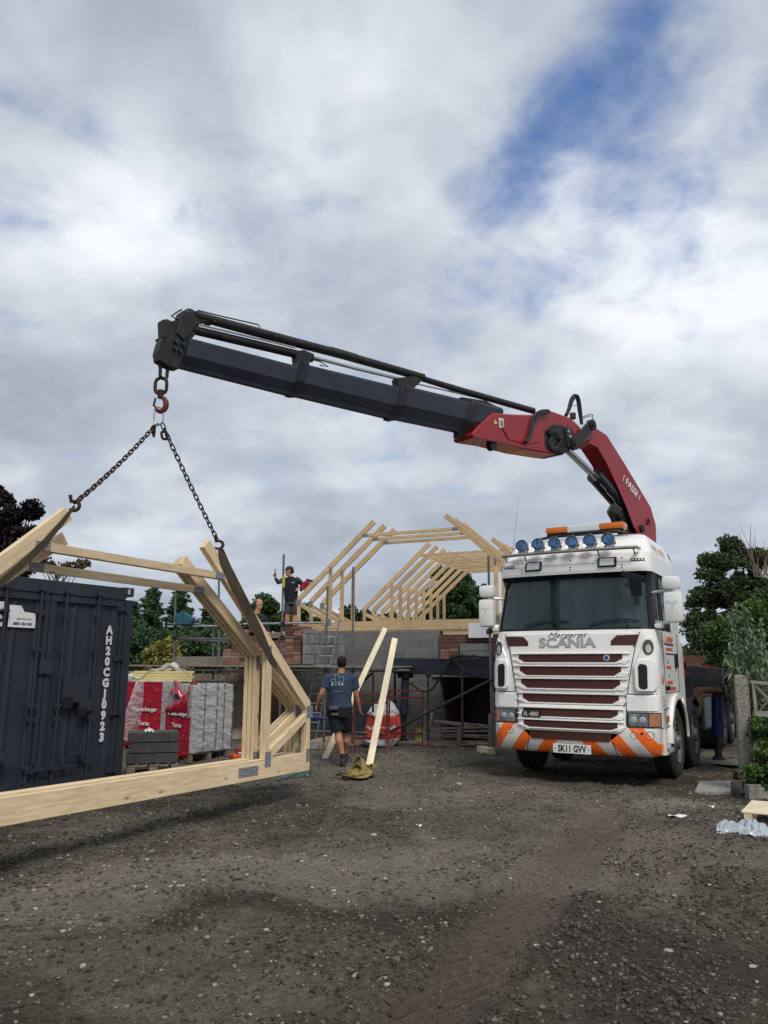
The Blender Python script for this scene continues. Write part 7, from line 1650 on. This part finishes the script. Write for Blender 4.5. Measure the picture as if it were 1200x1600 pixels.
def hand(b, w, d, s, grip=0.):
    """palm from wrist w along d, side vector s; five fingers"""
    d, s = Vector(d).normalized(), Vector(s).normalized(); n = d.cross(s); w = Vector(w)
    loft(b, [(w, s * .026, n * .020), (w + d * .04, s * .038, n * .017), (w + d * .085, s * .041, n * .014)], 10)
    for k, (o_, l) in enumerate(((-.030, .070), (-.010, .082), (.011, .078), (.031, .062))):
        p = w + d * .08 + s * o_; q = p + (d * (1 - grip * .4) + n * (.25 + grip)).normalized() * l * .5; e = q + (d * (1 - grip * 1.1) + n * (.5 + grip)).normalized() * l * .5; limb(b, [p, q, e], [.0105, .010, .008])
    p = w + d * .03 - s * .03; limb(b, [p, p + (d * .6 - s * .6).normalized() * .035, p + (d * 1.0 - s * .35).normalized() * .068], [.013, .012, .009])
def head(b, c, fwd, up, sc=1.):
    fwd, up = Vector(fwd).normalized(), Vector(up).normalized(); sd = fwd.cross(up).normalized()
    loft(b, [(c + up * z * sc + fwd * f * sc, sd * w * sc, fwd * d * sc) for z, f, w, d in ((-.11, .03, .038, .050), (-.085, .03, .055, .066), (-.04, .012, .068, .085), (.01, .0, .076, .096), (.05, -.004, .077, .097), (.09, -.01, .064, .082), (.115, -.012, .036, .048), (.122, -.012, .012, .015))])
    limb(b, [c + fwd * .085 * sc + up * .02 * sc, c + fwd * .115 * sc - up * .018 * sc, c + fwd * .09 * sc - up * .03 * sc], [.010, .014, .010])
    for k in (-1, 1): loft(b, [(c + sd * k * .078 * sc + up * .025 * sc, fwd * .014, up * .012), (c + sd * k * .088 * sc, fwd * .018, up * .030)], 8)
    for k in (-1, 1): limb(b, [c + fwd * .092 * sc + sd * k * .03 * sc + up * .026 * sc, c + fwd * .093 * sc + sd * k * .045 * sc + up * .026 * sc], [.008, .006])
    limb(b, [c + fwd * .098 * sc - sd * .022 * sc - up * .055 * sc, c + fwd * .102 * sc - up * .055 * sc, c + fwd * .098 * sc + sd * .022 * sc - up * .055 * sc], [.006, .009, .006])
SHIRT = mat('shirt_blue', (.042, .064, .112), .9, 0, .18, 5, .35, 18); SHORT = mat('shorts_black', (.012, .013, .017), .85, 0, .2, 8, .3, 25); SOCK = mat('sock', (.02, .03, .05), .9); BOOT = mat('boot', (.05, .045, .045), .8, 0, .3, 20); HAIR = mat('dark_hair', (.018, .012, .010), .8, 0, .3, 50, .8, 120); GREYP = mat('pocket_grey', (.12, .11, .11), .8); KNIT = mat('dark_top', (.013, .015, .022), .9, 0, .2, 6, .3, 20); SLV = mat('charcoal_sleeve', (.050, .048, .048), .9, 0, .2, 6); GSH = mat('grey_shorts', (.055, .055, .058), .9, 0, .2, 8)
# walking man, seen from behind
Ym = onground(536, 1194).y; mo = onground(536, 1194); mn = empty('person', mo, 0, 'person in blue t-shirt and black work shorts walking away past the leaning boards', 'person')
def Pm(px, py, dy=0.): return at(px, py, Ym + dy) - mo
X_, Y_, Z_ = Vector((1, 0, 0)), Vector((0, 1, 0)), Vector((0, 0, 1))
hc = Pm(534, 1037, .04); neck = Pm(533, 1050, .02); shL, shR = Pm(513, 1060), Pm(553, 1061); elL, elR = Pm(502.5, 1084, -.06), Pm(556.5, 1086, .02); wrL, wrR = Pm(496, 1101, .04), Pm(561.5, 1107, .14)
hipL, hipR = Pm(523, 1117), Pm(542, 1117); knL, knR = Pm(528, 1147, -.02), Pm(541, 1147, .14); anL, anR = Pm(536, 1184, -.08), Pm(539.5, 1181, .30)
b = MB(); head(b, hc, (-.25, 1, .05), (0.02, 0, 1)); limb(b, [Pm(533.5, 1056), neck, hc - Z_ * .06], [.068, .062, .060])
loft(b, [(Pm(533, 1118), X_ * .165, Y_ * .115), (Pm(532, 1100), X_ * .15, Y_ * .11), (Pm(532, 1080), X_ * .17, Y_ * .12), (Pm(533, 1063), X_ * .18, Y_ * .11), (Pm(533, 1055), X_ * .10, Y_ * .08)])
for s, e, w in ((shL, elL, wrL), (shR, elR, wrR)): limb(b, [s, s.lerp(e, .5), e, e.lerp(w, .35), w], [.062, .055, .046, .047, .030])
hand(b, wrL, wrL - elL + Vector((-.02, 0, -.02)), Vector((0, 1, .3)), .3); hand(b, wrR, wrR - elR + Vector((.03, 0, -.05)), Vector((0, 1, -.2)), .3)
for h, k, a in ((hipL, knL, anL), (hipR, knR, anR)): limb(b, [h, h.lerp(k, .5), k, k.lerp(a, .3) + Vector((.0, -.03, 0)), k.lerp(a, .7), a], [.095, .085, .062, .068, .048, .038])
remesh(b, 'body', SKIN, mn)
b = MB(); loft(b, [(Pm(532, 1106), X_ * .200, Y_ * .135), (Pm(532, 1092), X_ * .188, Y_ * .13), (Pm(532, 1076), X_ * .215, Y_ * .14), (Pm(533, 1062), X_ * .225, Y_ * .125), (Pm(533, 1055), X_ * .15, Y_ * .095), (Pm(533.5, 1051.5), X_ * .075, Y_ * .075)])
limb(b, [Pm(522, 1058), shL, shL.lerp(elL, .45), shL.lerp(elL, .62)], [.075, .086, .078, .078]); limb(b, [Pm(545, 1058), shR, shR.lerp(elR, .45), shR.lerp(elR, .62)], [.075, .086, .078, .078]); sh_ = remesh(b, 'shirt', SHIRT, mn)
b = MB(); loft(b, [(Pm(532, 1101), X_ * .178, Y_ * .125), (Pm(532.5, 1112), X_ * .188, Y_ * .135), (Pm(533, 1121), X_ * .18, Y_ * .135)])
limb(b, [hipL - X_ * .01, hipL.lerp(knL, .5) - X_ * .01, hipL.lerp(knL, .86)], [.108, .108, .108]); limb(b, [hipR, hipR.lerp(knR, .5), hipR.lerp(knR, .84)], [.108, .104, .100]); sho = remesh(b, 'shorts', SHORT, mn)
b = MB(); b.box(Pm(521.5, 1106, -.15), (.16, .03, .06), None, .012); b.box(Pm(523, 1116, -.145), (.12, .03, .04), None, .01); b.build('pocket_flap', GREYP, mn, None, True)
b = MB(); b.box(Pm(512.5, 1112, -.02), (.05, .15, .20), None, .02); b.box(Pm(548, 1110, 0), (.05, .14, .14), None, .02); b.build('tool_pouch', SHORT, mn, None, True)
b = MB(); limb(b, [anL.lerp(knL, .16), anL], [.050, .047]); b.build('sock', SOCK, mn, None, True); b = MB(); limb(b, [anR.lerp(knR, .12), anR], [.048, .045]); b.build('sock', SOCK, mn, None, True)
for a, up_ in ((anL, .0), (anR, .02)):
    b = MB(); f = a.copy(); f.z = .045 + up_; loft(b, [(a - Z_ * .01, X_ * .050, Y_ * .055), (f + Vector((0, .02, .02)), X_ * .052, Y_ * .10), (f + Vector((0, .06, 0)), X_ * .055, Y_ * .145), (f + Vector((0, .06, -.04)), X_ * .052, Y_ * .14)]); b.build('boot', BOOT, mn, None, True)
b = MB(); up_ = Z_; loft(b, [(hc + Z_ * z + Y_ * (f - .012), X_ * w, Y_ * d) for z, f, w, d in ((-.055, .0, .066, .070), (-.02, -.01, .078, .085), (.02, -.008, .083, .097), (.06, 0, .083, .103), (.10, 0, .070, .088), (.125, 0, .040, .052), (.134, 0, .01, .012))]); b.build('hair', HAIR, mn, None, True)
# print on the shirt back: building outline, letters
def bk(px, py): p = Pm(px, py); return Vector((p.x, -.152, p.z))
b = MB()
for q in ([(518.5, 1065.5), (518.5, 1061), (524.5, 1061), (524.5, 1054), (530.5, 1054), (530.5, 1057.5), (537.5, 1057.5), (537.5, 1065.5), (518.5, 1065.5)], [(524.5, 1061), (524.5, 1065.5)], [(530.5, 1057.5), (530.5, 1065)]):
    for p0, p1 in zip(q, q[1:]): b.bar(bk(*p0), bk(*p1), .004, .013, (0, 1, 0))
b.build('shirt_print', PAPER, sh_)
for i, (ch, m_) in enumerate(zip('FSTF', (PAPER, mat('print_green', (.15, .45, .15)), PAPER, PAPER))): text('shirt_lettering', ch, .055, m_, frame(bk(520.5 + i * 5, 1069.5), (1, 0, 0), (0, 0, 1)), sh_, .003, 1.1, 0, .003)
b = MB()
for k in range(8): b.bar(bk(522.5 + k * 1.7, 1080), bk(523.6 + k * 1.7, 1080), .003, .012, (0, 1, 0))
b.build('shirt_lettering', PAPER, sh_)
# man in the cap on the scaffold
sp2 = scp(457, 985.5, -1.25); Yc = sp2.y; mo2 = sp2; m2p = empty('person', mo2, 0, 'person in black cap and grey shorts standing by the scaffold pole', 'person')
def Pc(px, py, dy=0.): return at(px, py, Yc + dy) - mo2
hc2 = Pc(452.5, 893); b = MB(); head(b, hc2, (-.9, -.35, -.05), (0, 0, 1), 1.05); limb(b, [Pc(454, 906), Pc(453.5, 900), hc2 - Z_ * .05], [.07, .062, .06])
sL2, sR2 = Pc(443.5, 906, -.02), Pc(465, 906, .02); eL2, eR2 = Pc(434.5, 910, -.12), Pc(474, 914, .05); wL2, wR2 = Pc(430, 902.5, -.22), Pc(467.5, 918, -.12)
loft(b, [(Pc(455, 940), X_ * .15, Y_ * .115), (Pc(454.5, 925), X_ * .155, Y_ * .115), (Pc(454.5, 910), X_ * .17, Y_ * .11), (Pc(454, 903), X_ * .10, Y_ * .08)])
for s, e, w in ((sL2, eL2, wL2), (sR2, eR2, wR2)): limb(b, [s, e, w], [.06, .046, .030])
hand(b, wL2, Vector((-.1, -.1, 1)), Vector((1, 0, 0)), .7); hand(b, wR2, Vector((-.6, -.3, -.5)), Vector((0, .3, 1)), .5)
hl2, hr2, kl2, kr2, al2, ar2 = Pc(450, 942), Pc(460, 942), Pc(449, 962, -.03), Pc(461, 962, .03), Pc(448.5, 979, 0), Pc(459.5, 980, .0)
for h, k, a in ((hl2, kl2, al2), (hr2, kr2, ar2)): limb(b, [h, k, k.lerp(a, .35), a], [.09, .062, .068, .042])
remesh(b, 'body', SKIN, m2p)
b = MB(); loft(b, [(Pc(455, 941), X_ * .178, Y_ * .14), (Pc(454.5, 926), X_ * .185, Y_ * .14), (Pc(454.5, 912), X_ * .205, Y_ * .135), (Pc(454, 904), X_ * .15, Y_ * .10), (Pc(454, 901), X_ * .08, Y_ * .08)]); tp_ = remesh(b, 'top', KNIT, m2p)
b = MB(); limb(b, [Pc(447, 904), sL2, eL2, eL2.lerp(wL2, .9)], [.06, .078, .060, .045]); limb(b, [Pc(461, 904), sR2, eR2, eR2.lerp(wR2, .85)], [.06, .078, .062, .045]); remesh(b, 'sleeves', SLV, m2p)
b = MB(); loft(b, [(Pc(455, 938), X_ * .17, Y_ * .13), (Pc(455, 945), X_ * .18, Y_ * .135)]); limb(b, [hl2, hl2.lerp(kl2, .85)], [.105, .098]); limb(b, [hr2, hr2.lerp(kr2, .85)], [.105, .098]); remesh(b, 'shorts', GSH, m2p)
for a in (al2, ar2):
    b = MB(); limb(b, [a + Z_ * .05, a - Z_ * .04], [.055, .055]); f = a.copy(); f.z = .05; loft(b, [(a - Z_ * .02, X_ * .055, Y_ * .06), (f + Vector((-.04, -.03, .0)), X_ * .12, Y_ * .06), (f + Vector((-.04, -.03, -.045)), X_ * .12, Y_ * .055)]); b.build('boot', mat('dark_boot', (.02, .018, .018), .8), m2p, None, True)
b = MB(); fw2 = Vector((-.93, -.36, 0)).normalized(); sd2 = Vector((-.36, .93, 0)); c = hc2 + Z_ * .02
loft(b, [(c + Z_ * z, fw2 * a, sd2 * q) for z, a, q in ((.02, .108, .092), (.06, .106, .09), (.10, .085, .075), (.125, .045, .04), (.13, .01, .01))]); b.box(c + fw2 * .14 + Z_ * .028, (.11, .13, .012), Matrix((fw2, sd2, Z_)).transposed(), .005); b.build('cap', BLACKP, m2p, None, True)
b = MB(); loft(b, [(c - fw2 * .03 + Z_ * z, fw2 * .09, sd2 * q) for z, q in ((-.06, .085), (-.02, .092), (.02, .092))]); b.build('hair', HAIR, m2p, None, True)
b = MB(); b.box(Pc(459, 911) + Vector((0, -.145, 0)), (.05, .004, .02)); b.build('top_logo', PAPER, m2p)
b = MB(); b.box((0, 0, .06), (.025, .02, .17), None, .006); b.box((0, 0, .0), (.04, .03, .05), None, .006); o = b.build('hand_tool', GREASE, None); o.location = mo2 + wL2 + Vector((-.0, -.03, .08)); tag(o, 'small dark tool held upright in the raised hand of the man in the cap', 'tool')
o = empty('nail_gun', mo2 + Pc(478, 915, -.15), 0, 'red and black nail gun held against the end of the nearest standing truss', 'nail gun')
b = MB(); b.box((0, 0, 0), (.18, .10, .26), Matrix.Rotation(.6, 3, 'Y'), .025); b.build('housing', mat('tool_red', (.30, .015, .02), .4), o); b = MB(); b.box((.10, 0, .13), (.20, .09, .06), Matrix.Rotation(.25, 3, 'Y'), .015); b.box((-.10, 0, -.08), (.07, .07, .16), Matrix.Rotation(.6, 3, 'Y'), .015); b.box((.0, -.055, .02), (.03, .01, .10), Matrix.Rotation(.6, 3, 'Y'), .003); b.build('magazine', BLACKP, o)
# bald man lower down
EYE = mat('eye_dark', (.02, .015, .012), .5)
def face(c, fwd, up, m, parent, sc=1.05, stub=None):
    fwd, up = Vector(fwd).normalized(), Vector(up).normalized(); sd = fwd.cross(up).normalized()
    for k in (-1, 1):
        b = MB(); loft(b, [(c + fwd * .088 * sc + sd * k * .03 * sc + up * .012 * sc, sd * .012, up * .007), (c + fwd * .10 * sc + sd * k * .03 * sc + up * .012 * sc, sd * .009, up * .004)], 8); b.build('eye', EYE, parent, None, True)
        b = MB(); limb(b, [c + fwd * .098 * sc + sd * k * .014 * sc + up * .03 * sc, c + fwd * .090 * sc + sd * k * .045 * sc + up * .033 * sc], [.006, .005]); b.build('eyebrow', HAIR, parent, None, True)
    b = MB(); limb(b, [c + fwd * .103 * sc - sd * .018 * sc - up * .055 * sc, c + fwd * .107 * sc - up * .057 * sc, c + fwd * .103 * sc + sd * .018 * sc - up * .055 * sc], [.004, .005, .004]); b.build('mouth', EYE, parent, None, True)
    if stub:
        b = MB(); loft(b, [(c + up * z * sc + fwd * f * sc, sd * w * sc, fwd * d * sc) for z, f, w, d in ((-.08, -.02, .060, .055), (-.04, -.018, .072, .078), (.0, -.018, .080, .085), (.035, -.018, .080, .082), (.06, -.018, .074, .076))]); b.build('hair', stub, parent, None, True)
face(hc2, (-.9, -.35, -.05), (0, 0, 1), SKIN, m2p)
s3 = scp(406, 1040, .75); mo3 = Vector((s3.x, s3.y, PH.p(0, zt + .045).z)); Yd = s3.y; m3 = empty('person', mo3, 0, 'bald person in a black top half hidden behind the hanging rafters, looking down', 'person')
def Pd(px, py, dy=0.): return at(px, py, Yd + dy) - mo3
hc3 = Pd(404.5, 944.5); b = MB(); head(b, hc3, (.75, -.5, -.35), (.25, 0, 1), 1.05); limb(b, [Pd(401, 961), hc3 - Z_ * .05], [.07, .062])
loft(b, [(Vector((-.02, 0, .85)), X_ * .16, Y_ * .12), (Vector((-.02, 0, 1.1)), X_ * .16, Y_ * .12), (Pd(402, 970), X_ * .18, Y_ * .12), (Pd(401.5, 961), X_ * .10, Y_ * .08)])
for s_ in (-1, 1):
    S2, E2, W2 = Pd(402 + s_ * 11, 966), Pd(402 + s_ * 14 + 2, 983, -.1), Pd(416 + s_ * 4, 990, -.25); limb(b, [S2, E2, W2], [.06, .046, .03]); hand(b, W2, Vector((.6, -.4, -.3)), Vector((0, .5, 1)), .5)
    limb(b, [Vector((s_ * .09, 0, .85)), Vector((s_ * .10, -.03, .48)), Vector((s_ * .10, .0, .08))], [.09, .062, .042])
remesh(b, 'body', SKIN, m3)
face(hc3, (.75, -.5, -.35), (.25, 0, 1), SKIN, m3, 1.05, mat('grey_stubble', (.10, .075, .06), .9, 0, .3, 60))
b = MB(); loft(b, [(Vector((-.02, 0, .88)), X_ * .19, Y_ * .145), (Vector((-.02, 0, 1.1)), X_ * .19, Y_ * .145), (Pd(402, 971), X_ * .215, Y_ * .14), (Pd(401.5, 963), X_ * .15, Y_ * .10), (Pd(401.5, 959), X_ * .08, Y_ * .08)])
for s_ in (-1, 1): S2, E2, W2 = Pd(402 + s_ * 11, 966), Pd(402 + s_ * 14 + 2, 983, -.1), Pd(416 + s_ * 4, 990, -.25); limb(b, [Pd(402 + s_ * 6, 964), S2, E2, E2.lerp(W2, .8)], [.06, .076, .06, .045])
remesh(b, 'top', KNIT, m3)
b = MB(); loft(b, [(Vector((-.02, 0, .96)), X_ * .18, Y_ * .135), (Vector((-.02, 0, .82)), X_ * .19, Y_ * .14)])
for s_ in (-1, 1): limb(b, [Vector((s_ * .09, 0, .85)), Vector((s_ * .10, -.03, .48)), Vector((s_ * .10, .0, .1))], [.11, .085, .075])
remesh(b, 'trousers', GSH, m3)
for s_ in (-1, 1): b = MB(); loft(b, [(Vector((s_ * .10, -.02, .11)), X_ * .06, Y_ * .07), (Vector((s_ * .10, -.05, .05)), X_ * .06, Y_ * .14), (Vector((s_ * .10, -.05, .0)), X_ * .055, Y_ * .14)]); b.build('boot', BOOT, m3, None, True)
